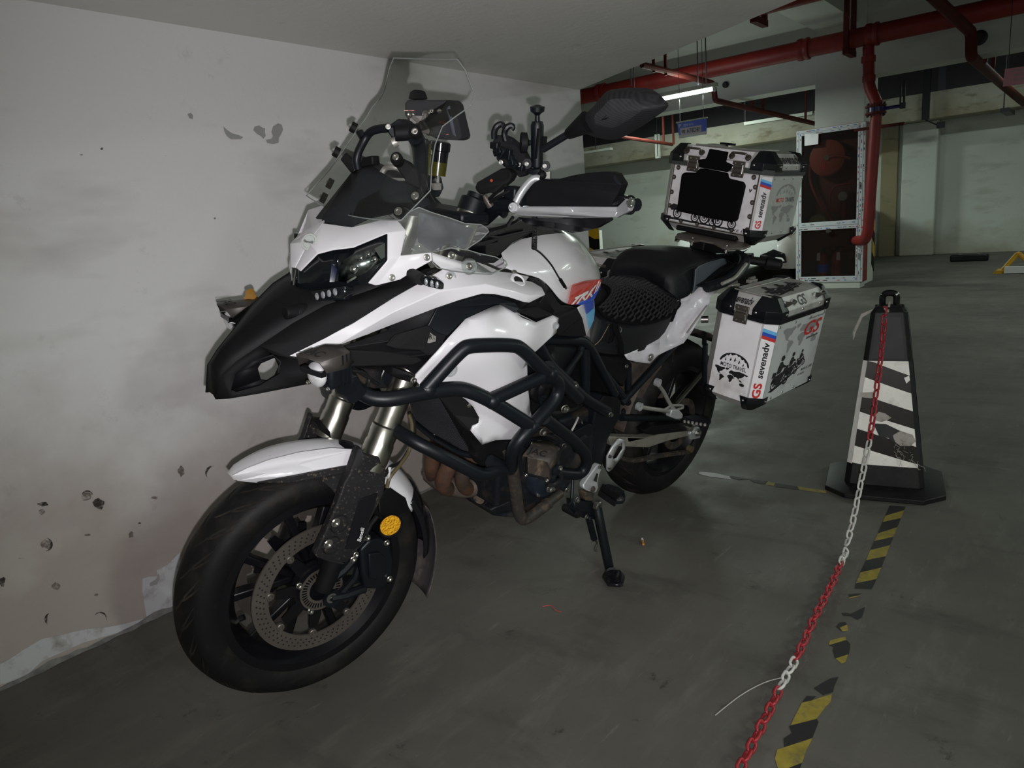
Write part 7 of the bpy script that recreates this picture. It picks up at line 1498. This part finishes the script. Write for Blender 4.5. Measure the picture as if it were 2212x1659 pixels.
# pannier rails
tb(zC, [(1060, 120, .2), (1055, 380, .2), (1110, 400, .21)], .009, name='pannier_rail'); slab(zC, [(1040, 370, .19), (1100, 380, .2), (1105, 405, .205), (1115, 460, .21), (1085, 440, .2), (1045, 410, .19)], 'rail_bracket', 'black', (0, -.02, 0), bevel=.003)
MB().cyl(BP(1515, 690, y=.17), BP(1530, 690, y=.19), .012, 12).obj('rail_fixing', 'steel', BK)
slab(zD, [(1375, 1180, .17), (1395, 1155, .17), (1400, 1300, .17), (1375, 1300, .17)], 'number_plate_edge', 'black', (0, -.01, 0), bevel=0)

# ================================================================ LUGGAGE
def bqsub(q, u0, u1, v0, v1): return sub(q, u0, u1, v0, v1)
MAP = [  # a simple world map, u right, v up
    [(.02, .95), (.10, .98), (.20, .94), (.30, .97), (.33, .90), (.27, .82), (.25, .74), (.20, .70), (.17, .62), (.22, .58), (.20, .56), (.14, .60), (.10, .70), (.08, .80), (.03, .86)],
    [(.34, .98), (.42, 1.0), (.44, .94), (.38, .86), (.34, .90)],
    [(.21, .56), (.28, .54), (.34, .46), (.31, .38), (.27, .30), (.24, .18), (.21, .20), (.21, .34), (.19, .46)],
    [(.44, .62), (.50, .68), (.58, .66), (.60, .58), (.64, .56), (.58, .48), (.57, .38), (.53, .26), (.49, .28), (.48, .42), (.43, .50), (.42, .58)],
    [(.44, .80), (.50, .92), (.60, .90), (.74, .96), (.90, .93), (1.0, .88), (.96, .82), (.90, .84), (.86, .74), (.82, .66), (.76, .62), (.75, .52), (.71, .60), (.66, .64), (.62, .60), (.58, .68), (.52, .72), (.46, .72)],
    [(.80, .36), (.88, .40), (.94, .34), (.93, .24), (.86, .22), (.80, .26)],
    [(.76, .50), (.80, .44), (.86, .44), (.84, .50), (.79, .54)]]
def worldmap(mb, q, off=.0012):
    for s_ in MAP: mb.shape(s_, q, off)
def mountain(mb, q, off=.0012):
    arc = [(.5+.5*math.cos(a), math.sin(a)) for a in [PI*(.02+.96*k/18) for k in range(19)]]
    rid = [(.05, .06), (.10, .30), (.15, .40), (.22, .68), (.27, .62), (.33, .86), (.38, .72), (.44, .80), (.52, .93), (.59, .76), (.64, .83), (.72, .58), (.78, .66), (.84, .42), (.89, .44), (.95, .06)]
    mb.shape(arc+rid, q, off)
    for (u, v, w, h) in ((.17, .16, .06, .30), (.33, .26, .08, .32), (.47, .30, .09, .36), (.62, .20, .08, .34), (.77, .08, .07, .26)):
        mb.shape([(u, v), (u+w*.25, v+h*.55), (u+w*.5, v+h), (u+w*.62, v+h*.5), (u+w, v+h*.1), (u+w*.6, v+h*.25), (u+w*.45, v-.05)], q, off)
def riders(mb, q, n=3, off=.0012, white=None):
    """a file of riders on loaded tourers, as a flat print"""
    for k in range(n):
        s_ = 1-.22*k; u0 = .02 + .36*k - .02*k*k; v0 = .04 + .16*k
        T_ = lambda pts: [(u0+u*.50*s_, v0+v*.80*s_) for u, v in pts]
        def wheel_(cu, cv, r, r2):
            o_ = [(cu+r*math.cos(2*PI*i/14), cv+r*1.15*math.sin(2*PI*i/14)) for i in range(15)]; i_ = [(cu+r2*math.cos(2*PI*i/14), cv+r2*1.15*math.sin(2*PI*i/14)) for i in range(15)]
            for i in range(14): mb.shape(T_([o_[i], o_[i+1], i_[i+1], i_[i]]), q, off)
            mb.shape(T_([(cu+r*.3*math.cos(2*PI*i/8), cv+r*.35*math.sin(2*PI*i/8)) for i in range(8)]), q, off)
        wheel_(.20, .14, .15, .10); wheel_(.82, .18, .16, .10)
        mb.shape(T_([(.02, .22), (.18, .20), (.32, .10), (.52, .08), (.62, .20), (.70, .40), (.80, .30), (.84, .34), (.76, .52), (.66, .60), (.60, .50), (.44, .46), (.30, .44), (.10, .40)]), q, off)
        mb.shape(T_([(.02, .40), (.22, .42), (.24, .56), (.04, .58)]), q, off)
        mb.shape(T_([(.26, .46), (.46, .48), (.56, .62), (.70, .60), (.70, .66), (.56, .72), (.46, .86), (.34, .84), (.26, .66)]), q, off)
        mb.shape(T_([(.36, .88), (.50, .86), (.56, .94), (.50, 1.04), (.40, 1.04), (.35, .98)]), q, off)
    mb.shape([(0, .02), (.9, .40), (1.0, .46), (.86, .36), (.4, .10), (.1, -.02)], q, off)
def flash(par, q):   # three-colour slanted bar on the chamfer
    for i, m in enumerate(('sky', 'blue', 'redprint')):
        v = .955-.042*i; mb = MB(); mb.shape([(0, v), (1, v-.045), (1, v-.087), (0, v-.042)], q, .0013); mb.obj('colour_bar', m, par, smooth=0)
def rivets(par, pts, d, r=.0042):
    for p in pts: MB().lathe(p, d, [(0, r), (.0015, r*.9), (.0028, r*.5), (.003, 0)], 10).obj('rivet', 'bolt', par)
class Case:
    """an aluminium case in the motorcycle's frame: chamfered vertical edges, black corners, lid with chamfered rim"""
    def __init__(s, name, label, x0, x1, y0, y1, z0, z1, zl, c=.028, taper=0., group=None):
        s.x0, s.x1, s.y0, s.y1, s.z0, s.z1, s.zl, s.c = x0, x1, y0, y1, z0, z1, zl, c
        s.R = root(name, label, 'luggage case', ((x0+x1)/2, (y0+y1)/2, z0), group, bike=True)
        o = s.oct(0, c); mb = MB(); b = [V(x, y, z0) for x, y in o]; t = [V(x, y, z1) for x, y in o]
        bb = [V(x, y, z0-.030) for x, y in s.oct(.035, c)]
        mb.grid([bb+[bb[0]], b+[b[0]], t+[t[0]]]); mb.poly(bb[::-1]); mb.poly(t); s.body = mb.obj('case_body', 'boxalu', s.R, smooth=20, bevel=.002)
        # seal band and lid
        mb = MB(); r1 = [V(x, y, z1) for x, y in s.oct(-.006, c)]; r2 = [V(x, y, z1+.017) for x, y in s.oct(-.006, c)]
        mb.grid([r1+[r1[0]], r2+[r2[0]]]); mb.poly(r1[::-1]); mb.poly(r2); mb.obj('seal_band', 'corner', s.R, smooth=20, bevel=.002)
        mb = MB(); h = zl-z1
        rs_ = [[V(x, y, z) for x, y in s.oct(i, c)] for i, z in ((-.001, z1+.016), (-.001, z1+.016+(h-.016)*.35), (.030, zl))]
        mb.grid([r+[r[0]] for r in rs_]); mb.poly(rs_[0][::-1]); mb.poly(rs_[2]); s.lid = mb.obj('lid', 'boxalu', s.R, smooth=20, bevel=.002)
        for sx in (0, 1):
            for sy in (0, 1): s.cornerpiece(sx, sy)
    def oct(s, i, c):
        x0, x1, y0, y1 = s.x0+i, s.x1-i, s.y0+i, s.y1-i; k = max(.006, c)
        return [(x1, y0+k), (x1, y1-k), (x1-k, y1), (x0+k, y1), (x0, y1-k), (x0, y0+k), (x0+k, y0), (x1-k, y0)]
    def cornerpiece(s, sx, sy):
        X = (s.x0, s.x1)[sx]; Y = (s.y0, s.y1)[sy]; dx = (1, -1)[sx]; dy = (1, -1)[sy]; c = s.c; h = s.zl-s.z1; L_ = .045
        f = lambda a, b, z, o=.004: V(X+dx*(a-o), Y+dy*(b-o), z)
        zt = s.z1+.012; zm = s.z1+.016+(h-.016)*.38; zl = s.zl+.002
        mb = MB(); rows = [[f(0, c+L_, z), f(0, c, z), f(c, 0, z), f(c+L_, 0, z)] for z in (zt, zm)] + [[f(.028, c+L_*.8, zl), f(.030, c+.008, zl), f(c+.008, .030, zl), f(c+L_*.8, .028, zl)], [f(.050, c+L_*.8, zl+.002), f(.055, c+.02, zl+.002), f(c+.02, .055, zl+.002), f(c+L_*.8, .050, zl+.002)]]
        mb.grid(rows); mb.obj('lid_corner', 'corner', s.R, solid=.003, soff=1., smooth=15, bevel=.001)
        mb = MB(); zb = s.z0; rows = [[f(0, c+.03, zb+.022), f(0, c, zb+.022), f(c, 0, zb+.022), f(c+.03, 0, zb+.022)], [f(0, c+.022, zb), f(0, c, zb), f(c, 0, zb), f(c+.022, 0, zb)], [f(.036, c+.03, zb-.033), f(.038, c+.01, zb-.033), f(c+.01, .038, zb-.033), f(c+.03, .036, zb-.033)]]
        mb.grid(rows); mb.obj('base_corner', 'corner', s.R, solid=.003, soff=1., smooth=15, bevel=.001)
        rivets(s.R, [f(0, c+L_-.010, zt+.016, .007)], (-dx, 0, 0)); rivets(s.R, [f(c+L_-.010, 0, zt+.016, .007)], (0, -dy, 0))
        rivets(s.R, [f(0, c+.018, zb+.008, .007)], (-dx, 0, 0)); rivets(s.R, [f(c+.018, 0, zb+.008, .007)], (0, -dy, 0))
    def front(s, i=0.): c = s.c; X = s.x1+.0006; return [V(X, s.y0+c+i, s.z0+i), V(X, s.y1-c-i, s.z0+i), V(X, s.y1-c-i, s.z1-i), V(X, s.y0+c+i, s.z1-i)]
    def cham(s): c = s.c; e = .0006; return [V(s.x1+e, s.y1-c+.003+e, s.z0+.004), V(s.x1-c+.003+e, s.y1+e, s.z0+.004), V(s.x1-c+.003+e, s.y1+e, s.z1-.003), V(s.x1+e, s.y1-c+.003+e, s.z1-.003)]
    def side(s): c = s.c; Y = s.y1+.0008; return [V(s.x1-c, Y, s.z0), V(s.x0+c, Y, s.z0), V(s.x0+c, Y, s.z1), V(s.x1-c, Y, s.z1)]
def sheet(par, q, u0, u1, v0, v1, name='printed_sheet', m='sheet', off_=.0005):
    mb = MB(); mb.shape([(u0, v0), (u1, v0), (u1, v1), (u0, v1)], q, off_); return mb.obj(name, m, par, smooth=0)
def latch(par, p, w=.034, h=.052, ax=V(1, 0, 0), side_=V(0, 1, 0)):
    mb = MB(); R_ = Matrix((ax, side_, ax.cross(side_))).transposed()
    mb.box(p+ax*.004, (.005, w, h), R_); L_ = mb.obj('latch', 'latch', par, bevel=.002)
    MB().box(p+ax*.010+V(0, 0, -.004), (.006, w*.78, h*.30), R_).obj('latch_tongue', 'latch', L_, bevel=.002)
    for sy in (-1, 1): MB().cyl(p+ax*.009+side_*(sy*w*.40)+V(0, 0, -h*.25), p+ax*.009+side_*(sy*w*.40)+V(0, 0, h*.28), .0022, 8).obj('latch_wire', 'steel', L_)
    for k in (-1, 0, 1): MB().cyl(p+ax*.010-side_*w*.40+V(0, 0, k*h*.18), p+ax*.010+side_*w*.40+V(0, 0, k*h*.18), .0016, 6).obj('latch_bar', 'steel', L_)
    for dy, dz in ((-.25, .36), (.25, .36), (-.25, -.36), (.25, -.36)): MB().lathe(p+ax*.0065+side_*(dy*w)+V(0, 0, dz*h), ax, [(0, .003), (.0015, .002), (.0016, 0)], 8).obj('latch_rivet', 'bolt', L_)
    return L_

# left pannier: bare printed aluminium
P_ = Case('aluminium_pannier', 'printed aluminium pannier hanging on the near flank of the motorcycle', -.345, .100, .186, .402, .520, .795, .868, c=.036, group='aluminium panniers')
sheet(P_.R, P_.front(), .01, .985, .0, .985); sheet(P_.R, P_.cham(), .0, 1, .0, 1.)
M['sidesheet'] = mat('pale_printed_side', (.62, .63, .64), .5, var=.05, dirt=(.5, .5, .5), ds=9)
sheet(P_.R, P_.side(), .0, 1, .0, .985, m='sidesheet')
fq = P_.front(); mb = MB(); mountain(mb, sub(fq, .16, .90, .42, .56)); mb.obj('mountain_print', 'lettering', P_.R, smooth=0)
mb = MB(); mb.text('MOTO TRAVEL', sub(fq, .20, .84, .365, .415), bold=.02); mb.obj('lettering', 'lettering', P_.R, smooth=0)
mb = MB(); worldmap(mb, sub(fq, .06, .92, .13, .36)); mb.obj('map_print', 'lettering', P_.R, smooth=0)
cq = P_.cham(); flash(P_.R, cq)
def rot90(q): return [q[3], q[0], q[1], q[2]] if False else [q[1], q[2], q[3], q[0]]
def vert(q, u0, u1, v0, v1):   # text running upwards
    a = sub(q, u0, u1, v0, v1); return [a[1], a[2], a[3], a[0]]
mb = MB(); mb.text('sevenadv', vert(cq, .22, .70, .32, .78), shear=.12, bold=.025); mb.obj('lettering', 'lettering', P_.R, smooth=0)
mb = MB(); mb.text('GS', vert(cq, .16, .78, .06, .26), bold=.035); mb.obj('red_lettering', 'redprint', P_.R, smooth=0)
sq = P_.side()
mb = MB(); worldmap(mb, sub(sq, .10, .96, .50, .92)); mb.obj('pale_map_print', 'greyprint', P_.R, smooth=0)
mb = MB(); riders(mb, sub(sq, .06, .82, .12, .62)); mb.obj('rider_print', 'lettering', P_.R, smooth=0)
mb = MB(); mb.text('GS', sub(sq, .58, .95, .72, .90), shear=.3, bold=.015, off=.0022); mb.obj('red_lettering', 'redprint', P_.R, smooth=0)
mb = MB(); mb.text('sevenadv', sub(sq, .66, .93, .665, .705), shear=.12, bold=.02, off=.0022); mb.text('Adventure Motorrad', sub(sq, .62, .96, .925, .955), shear=.2, off=.0022); mb.text('MAKE LIFE', sub(sq, .72, .98, .22, .255), shear=.2, bold=.02); mb.text('A RIDE', sub(sq, .66, .82, .165, .195), shear=.2, bold=.02); mb.obj('lettering', 'lettering', P_.R, smooth=0)
rivets(P_.R, [sub(sq, u, u, .955, .955)[0] for u in (.03, .34, .66, .97)], (0, 1, 0), .0055); rivets(P_.R, [sub(sq, u, u, .03, .03)[0] for u in (.16, .40, .64)], (0, 1, 0), .0055)
# lid furniture
lf = [V(P_.x1-.002, P_.y0+.062, P_.z1+.038), V(P_.x1-.002, P_.y1-.085, P_.z1+.038), V(P_.x1-.0275, P_.y1-.085, P_.zl-.003), V(P_.x1-.0275, P_.y0+.062, P_.zl-.003)]
mb = MB(); mb.text('sevenadv', sub(lf, .04, .98, .15, .85), shear=.1, bold=.03, off=.0015); mb.obj('lettering', 'lettering', P_.R, smooth=0)
latch(P_.R, V(P_.x1+.004, P_.y0+.105, P_.z1+.012), .048, .058)
zt_ = P_.zl+.0008; tq = [V(P_.x0+.05, P_.y0+.05, zt_), V(P_.x0+.05, P_.y1-.04, zt_), V(P_.x1-.05, P_.y1-.04, zt_), V(P_.x1-.05, P_.y0+.05, zt_)]
tq = [tq[3], tq[0], tq[1], tq[2]]   # read from the machine's side... u runs back, v outwards
tq = [V(P_.x1-.05, P_.y1-.04, zt_), V(P_.x0+.05, P_.y1-.04, zt_), V(P_.x0+.05, P_.y0+.05, zt_), V(P_.x1-.05, P_.y0+.05, zt_)]
mb = MB(); riders(mb, sub(tq, .10, .98, .05, .85), 3); mb.obj('lid_rider_print', 'lettering', P_.R, smooth=0)
mb = MB(); mb.text('GS', sub(tq, .28, .45, .84, .97), bold=.04, shear=.2); mb.obj('red_lettering', 'redprint', P_.R, smooth=0); mb = MB(); mb.text('sevenadv', sub(tq, .47, .86, .86, .96), shear=.1, bold=.02); mb.obj('lettering', 'lettering', P_.R, smooth=0)
MB().tube([tq[3]+V(0, .02, .004), tq[2]+V(0, .02, .004)], .003, 6).obj('lid_rail', 'alu_dusty', P_.R); MB().tube([tq[3]+V(.02, 0, .004), tq[0]+V(.02, 0, .004)], .004, 6).obj('lid_rail', 'alu_dusty', P_.R)
def tiedown(par, p, d, up=V(0, .5, .86)):
    d = d.normalized(); L_ = MB().lathe(p-d*.030, up, [(0, .013), (.004, .012), (.006, 0)], 14).obj('tie_down', 'alu', par)
    MB().lathe(p+d*.030, up, [(0, .013), (.004, .012), (.006, 0)], 14).obj('tie_down_foot', 'alu', L_)
    for s_ in (-1, 1): MB().lathe(p+d*(s_*.030), (up+d*(-.7*s_)), [(0, .012), (.012, .008), (.022, .004)], 4).obj('tie_down_prong', 'disc', L_)
    MB().cyl(p-d*.022+up*.014, p+d*.022+up*.014, .0045, 10).obj('tie_down_bar', 'steel', L_)
for xx in (-.010, -.245): tiedown(P_.R, V(xx, P_.y1-.013, P_.z1+.054), V(1, 0, 0), V(0, .9, .42))
for yy_ in (P_.x1-.09, P_.x1-.22): MB().cyl(V(yy_-.02, P_.y0+.012, P_.zl+.012), V(yy_+.02, P_.y0+.012, P_.zl+.012), .005, 8).obj('hinge_bar', 'bolt', P_.R); MB().box(V(yy_, P_.y0+.014, P_.zl+.002), (.05, .02, .012)).obj('hinge_block', 'alu_dusty', P_.R, bevel=.002)
lq2 = [V(P_.x1-.175, P_.y1-.002, P_.z1+.038), V(P_.x1-.245, P_.y1-.002, P_.z1+.038), V(P_.x1-.245, P_.y1-.0275, P_.zl-.003), V(P_.x1-.175, P_.y1-.0275, P_.zl-.003)]
mb = MB(); mb.text('GS', sub(lq2, .05, .95, .05, .95), shear=.2, bold=.02, off=.0015); mb.obj('lettering', 'lettering', P_.R, smooth=0)
rivets(P_.R, [V(xx, P_.y1+.001, P_.z1+.028) for xx in (.0+.035, -.10, -.24)], (0, 1, 0), .005)

# right pannier, mostly hidden behind the tank
Q_ = Case('aluminium_pannier', 'second aluminium pannier on the wall side, showing only its lid behind the tank', -.345, .100, -.445, -.215, .520, .795, .868, c=.036, group='aluminium panniers')
zt_ = Q_.zl+.0008; tq = [V(Q_.x1-.05, Q_.y1-.03, zt_), V(Q_.x0+.05, Q_.y1-.03, zt_), V(Q_.x0+.05, Q_.y0+.05, zt_), V(Q_.x1-.05, Q_.y0+.05, zt_)]
mb = MB(); riders(mb, sub(tq, .05, .8, .25, 1.0), 3); mb.obj('lid_rider_print', 'lettering', Q_.R, smooth=0)
mb = MB(); mb.text('GS', sub(tq, .30, .44, .05, .16), bold=.04, shear=.2); mb.obj('red_lettering', 'redprint', Q_.R, smooth=0)
tiedown(Q_.R, V(Q_.x1-.012, (Q_.y0+Q_.y1)/2+.03, Q_.z1+.045), V(0, 1, 0), V(.9, 0, .42)); MB().tube([tq[0]+V(.01, 0, .005), tq[3]+V(.01, 0, .005)], .003, 6).obj('lid_rail', 'alu_dusty', Q_.R)
MB().tube([tq[3]+V(.0, 0, .006), tq[2]+V(0, 0, .006)], .003, 6).obj('lid_rail', 'alu_dusty', Q_.R)

# top case with its black back pad
T_ = Case('top_case', 'printed aluminium top case with a black back pad above the pillion seat', -.390, -.100, -.200, .198, 1.020, 1.222, 1.290, c=.030)
fq = T_.front(); sheet(T_.R, fq, .02, .985, .03, .985); cq = T_.cham(); sheet(T_.R, cq, .03, .97, .0, .99)
M['paleside'] = mat('pale_grey_aluminium', (.55, .58, .55), .5, .1, var=.06, vs=12, dirt=(.42, .44, .41), ds=9); sheet(T_.R, T_.side(), 0, 1, 0, .985, m='paleside')
flash(T_.R, [cq[0], cq[1], cq[2], cq[3]])
mb = MB(); mb.text('sevenadv', vert(cq, .25, .72, .31, .74), shear=.12, bold=.025); mb.obj('lettering', 'lettering', T_.R, smooth=0); mb = MB(); mb.text('GS', vert(cq, .22, .76, .12, .26), bold=.035); mb.obj('red_lettering', 'redprint', T_.R, smooth=0)
mb = MB()
for k, (u, v, s_) in enumerate(((.14, .17, .055), (.36, .15, .05), (.47, .165, .062), (.63, .155, .060), (.57, .13, .045), (.79, .145, .050))):
    for r0, r1 in ((1., .72), (.5, .36)):
        o_ = [(u+s_*r0*math.cos(2*PI*i/16), v+s_*1.75*r0*math.sin(2*PI*i/16)) for i in range(17)]; i_ = [(u+s_*r1*math.cos(2*PI*i/16), v+s_*1.75*r1*math.sin(2*PI*i/16)) for i in range(17)]
        for i in range(16): mb.shape([o_[i], o_[i+1], i_[i+1], i_[i]], fq, .0014)
    mb.shape([(u-.01, v-.01), (u+.01, v-.01), (u+.015, v+.09), (u-.02, v+.11)], fq, .0014)
    mb.shape([(u-.08, v+.04), (u+.02, v+.06), (u+.04, v+.13), (u-.06, v+.16), (u-.11, v+.10)], fq, .0014)
mb.shape([(.03, .05), (.85, .04), (.80, .07), (.4, .075), (.05, .09)], fq, .0014); mb.obj('motorcycle_print', 'lettering', T_.R, smooth=0)
mb = MB(); mb.text('MAKE L', sub(fq, .72, .93, .035, .075), shear=.2, bold=.02); mb.text('v', sub(fq, .905, .945, .70, .76), shear=.1, bold=.03); mb.obj('lettering', 'lettering', T_.R, smooth=0)
# scalloped riveted edging of the front sheet
for (u, v) in [(.985, .80), (.985, .55), (.985, .32), (.985, .10), (.015, .78), (.015, .52), (.015, .28), (.2, .02), (.4, .02), (.6, .02), (.8, .02), (.95, .95), (.05, .95)]:
    p = sub(fq, u, u, v, v)[0]; d = V(0, -.006 if u > .9 else (.006 if u < .1 else 0), .006 if v < .05 else 0)
    MB().lathe(p+d, (1, 0, 0), [(0, .0085), (.0014, .0085), (.0014, 0)], 12).obj('edging_tab', 'latch', T_.R); rivets(T_.R, [p+d+V(.0014, 0, 0)], (1, 0, 0), .0035)
mb = MB(); X = T_.x1+.0008
for (a, c_) in (((.0, .0), (1, .0)), ((.985, 0), (.985, 1)), ((.015, 0), (.015, 1))):
    p0_ = sub(fq, a[0], a[0], a[1], a[1])[0]; p1_ = sub(fq, c_[0], c_[0], c_[1], c_[1])[0]; mb.tube([p0_, p1_], .0022, 6)
mb.obj('edging', 'latch', T_.R)
sq = T_.side(); mb = MB(); mountain(mb, sub(sq, .20, .86, .66, .86)); worldmap(mb, sub(sq, .10, .90, .12, .52)); mb.obj('map_print', 'greyprint', T_.R, smooth=0); bpy.context.view_layer.update()
M['darkgreyprint'] = mat('dark_grey_print', (.05, .055, .055), .6); T_.R.children[-1].data.materials[0] = M['darkgreyprint']
mb = MB(); mb.text('MOTO', sub(sq, .24, .50, .56, .635), bold=.02); mb.obj('red_lettering', 'redprint', T_.R, smooth=0); mb = MB(); mb.text('TRAVEL', sub(sq, .53, .86, .56, .635), bold=.02); mb.obj('lettering', 'darkgreyprint', T_.R, smooth=0)
rivets(T_.R, [sub(sq, u, u, .95, .95)[0] for u in (.04, .35, .66, .97)], (0, 1, 0)); rivets(T_.R, [sub(sq, u, u, .05, .05)[0] for u in (.3, .62)], (0, 1, 0))
ls = [V(T_.x1-.075, T_.y1-.0015, T_.z1+.036), V(T_.x0+.055, T_.y1-.0015, T_.z1+.036), V(T_.x0+.055, T_.y1-.0265, T_.zl-.004), V(T_.x1-.075, T_.y1-.0265, T_.zl-.004)]
mb = MB(); mb.text('sevenadv', sub(ls, .0, 1, .02, .98), shear=.1, bold=.03, off=.0015); mb.obj('lettering', 'lettering', T_.R, smooth=0); rivets(T_.R, [V(T_.x1-.11, T_.y1+.001, T_.z1+.026), V(T_.x1-.19, T_.y1+.001, T_.z1+.026)], (0, 1, 0))
X1 = T_.x1; q_ = [V(X1-.0022, T_.y0+.08, T_.z1+.036), V(X1-.0022, T_.y1-.08, T_.z1+.036), V(X1-.029, T_.y1-.08, T_.zl-.001), V(X1-.029, T_.y0+.08, T_.zl-.001)]; sheet(T_.R, q_, 0, 1, 0, 1, off_=.0014)
q_ = [V(X1+.0012, T_.y0+.08, T_.z1+.018), V(X1+.0012, T_.y1-.08, T_.z1+.018), V(X1+.0012, T_.y1-.08, T_.z1+.033), V(X1+.0012, T_.y0+.08, T_.z1+.033)]; sheet(T_.R, q_, 0, 1, 0, 1)
# back pad, latches, tie-downs
def U(u, v, x=.0): return V(T_.x1+x, T_.y0+T_.c+(T_.y1-T_.y0-2*T_.c)*u, T_.z0+(T_.z1-T_.z0)*v)
pad = [(.17, .24), (.20, .215), (.82, .19), (.86, .23), (.875, .80), (.85, .86), (.68, .885), (.66, .97), (.36, .99), (.33, .91), (.19, .89), (.16, .85)]
mb = MB(); mb.prism([U(u, v, .001) for u, v in pad], (.028, 0, 0)); mb.obj('back_pad', 'mesh', T_.R, bevel=.009, seg=3)
mb = MB(); mb.prism([U(u, v, .006) for u, v in ((.34, 1.0), (.66, .98), (.72, 1.10), (.62, 1.14), (.63, 1.30), (.42, 1.32), (.40, 1.16), (.31, 1.12))], (.012, 0, 0)); mb.obj('pad_flap', 'mesh', T_.R, bevel=.004)
for u in (.25, .76): latch(T_.R, U(u, 1.045, .004), .046, .052)
for u in (.22, .74):
    p = U(u, 1.24, .0)+V(-.004, 0, 0); MB().lathe(p-V(0, .030, 0), (.9, 0, .42), [(0, .011), (.004, .010), (.006, 0)], 12).obj('tie_down', 'latch', T_.R); MB().lathe(p+V(0, .030, 0), (.9, 0, .42), [(0, .011), (.004, .010), (.006, 0)], 12).obj('tie_down', 'latch', T_.R)
    MB().tube(fillet([p+V(.003, -.030, .0), p+V(.012, -.026, .012), p+V(.012, .026, .012), p+V(.003, .030, .0)], .006), .004, 8).obj('tie_down_bar', 'latch', T_.R)
mb = MB(); zz = T_.zl+.004
for yy_ in (-.10, .10): mb.tube([V(T_.x1-.05, yy_, zz), V(T_.x0+.05, yy_, zz)], .004, 6)
mb.tube([V(T_.x1-.05, -.12, zz), V(T_.x1-.05, .13, zz)], .004, 6); mb.obj('lid_rail', 'alu_dusty', T_.R); MB().box(V(T_.x0+.05, -.1, T_.zl+.010), (.03, .05, .008)).obj('lid_cleat', 'black', T_.R)

# ================================================================ SEAT CUSHION
rows = []
CU_ = [  # outline rows front to back across the rider's seat: (left edge) (centre)
    [(225, 905, .140), (250, 700, 0)], [(300, 1000, .150), (350, 660, 0)], [(430, 1062, .165), (480, 640, 0)], [(620, 1090, .176), (600, 650, 0)],
    [(830, 1065, .184), (720, 670, 0)], [(980, 1020, .186), (820, 680, 0)], [(1070, 930, .180), (900, 700, 0)], [(1100, 860, .165), (950, 720, 0)]]
for l_, c_ in CU_:
    pl_ = zD(*l_); pc = zD(*c_); r = []
    for k in range(-8, 9):
        s_ = k/8; t = abs(s_)**2.2; r.append(V(pc.x+(pl_.x-pc.x)*t, pl_.y*s_, pc.z+.012+(pl_.z-pc.z-.006)*t))
    rows.append(r)
CR_ = root('seat_cushion', 'black honeycomb mesh cushion strapped over the rider seat', 'cushion', tuple(rows[4][8]), bike=True)
mb = MB(); mb.grid(rows); mb.obj('cushion_base', 'mesh', CR_, solid=.014, smooth=60, sub=1)
M['honey'] = mat('mesh_ridge', (.016, .016, .018), .7)
mb = MB(); NN = 30
def cpt(i, k):   # i along 0..7, k across -8..8
    i = max(0, min(6.999, i)); k = max(-8, min(7.999, k)); a = int(i); c = int(k+8); fi = i-a; fk_ = k+8-c
    p = rows[a][c].lerp(rows[a][min(16, c+1)], fk_); q = rows[a+1][c].lerp(rows[a+1][min(16, c+1)], fk_); return p.lerp(q, fi)
for i in range(26):
    for k in range(1, 13):
        ii = .3+i*.25; kk = -2.0 + k*.78 + (.39 if i % 2 else 0)
        if kk > 7.6: continue
        p = cpt(ii, kk)+V(0, .001, .003); q = cpt(ii+.14, kk+.35)+V(0, .002, .007); r = cpt(ii+.02, kk+.62)+V(0, .002, .003)
        mb.tube([p, q, r], .0034, 5)
o = mb.obj('honeycomb_ridge', 'honey', CR_, smooth=40); o['kind'] = 'stuff'
MB().tube([r[-1]+V(0, .002, 0) for r in rows], .005, 7).obj('cushion_piping', 'mesh', CR_)
def strap(pts, w, name='strap'):
    P = cat3(PV(zD, pts), 5); mb = MB(); mb.grid([[p+V(w/2, 0, 0), p-V(w/2, 0, 0)] for p in P]); return mb.obj(name, 'mesh', CR_, solid=.002)
strap([(440, 1070, .178), (450, 1160, .182), (490, 1260, .178), (505, 1400, .172)], .022); strap([(390, 1080, .176), (410, 1170, .180), (385, 1270, .178)], .02, 'strap_end'); strap([(1085, 900, .178), (1060, 970, .186), (1030, 1050, .182)], .015)
MB().tube(fillet([zD(480, 1100, .184), zD(500, 1130, .185), zD(490, 1160, .185)], .004), .0018, 6).obj('strap_hook', 'steel', CR_)
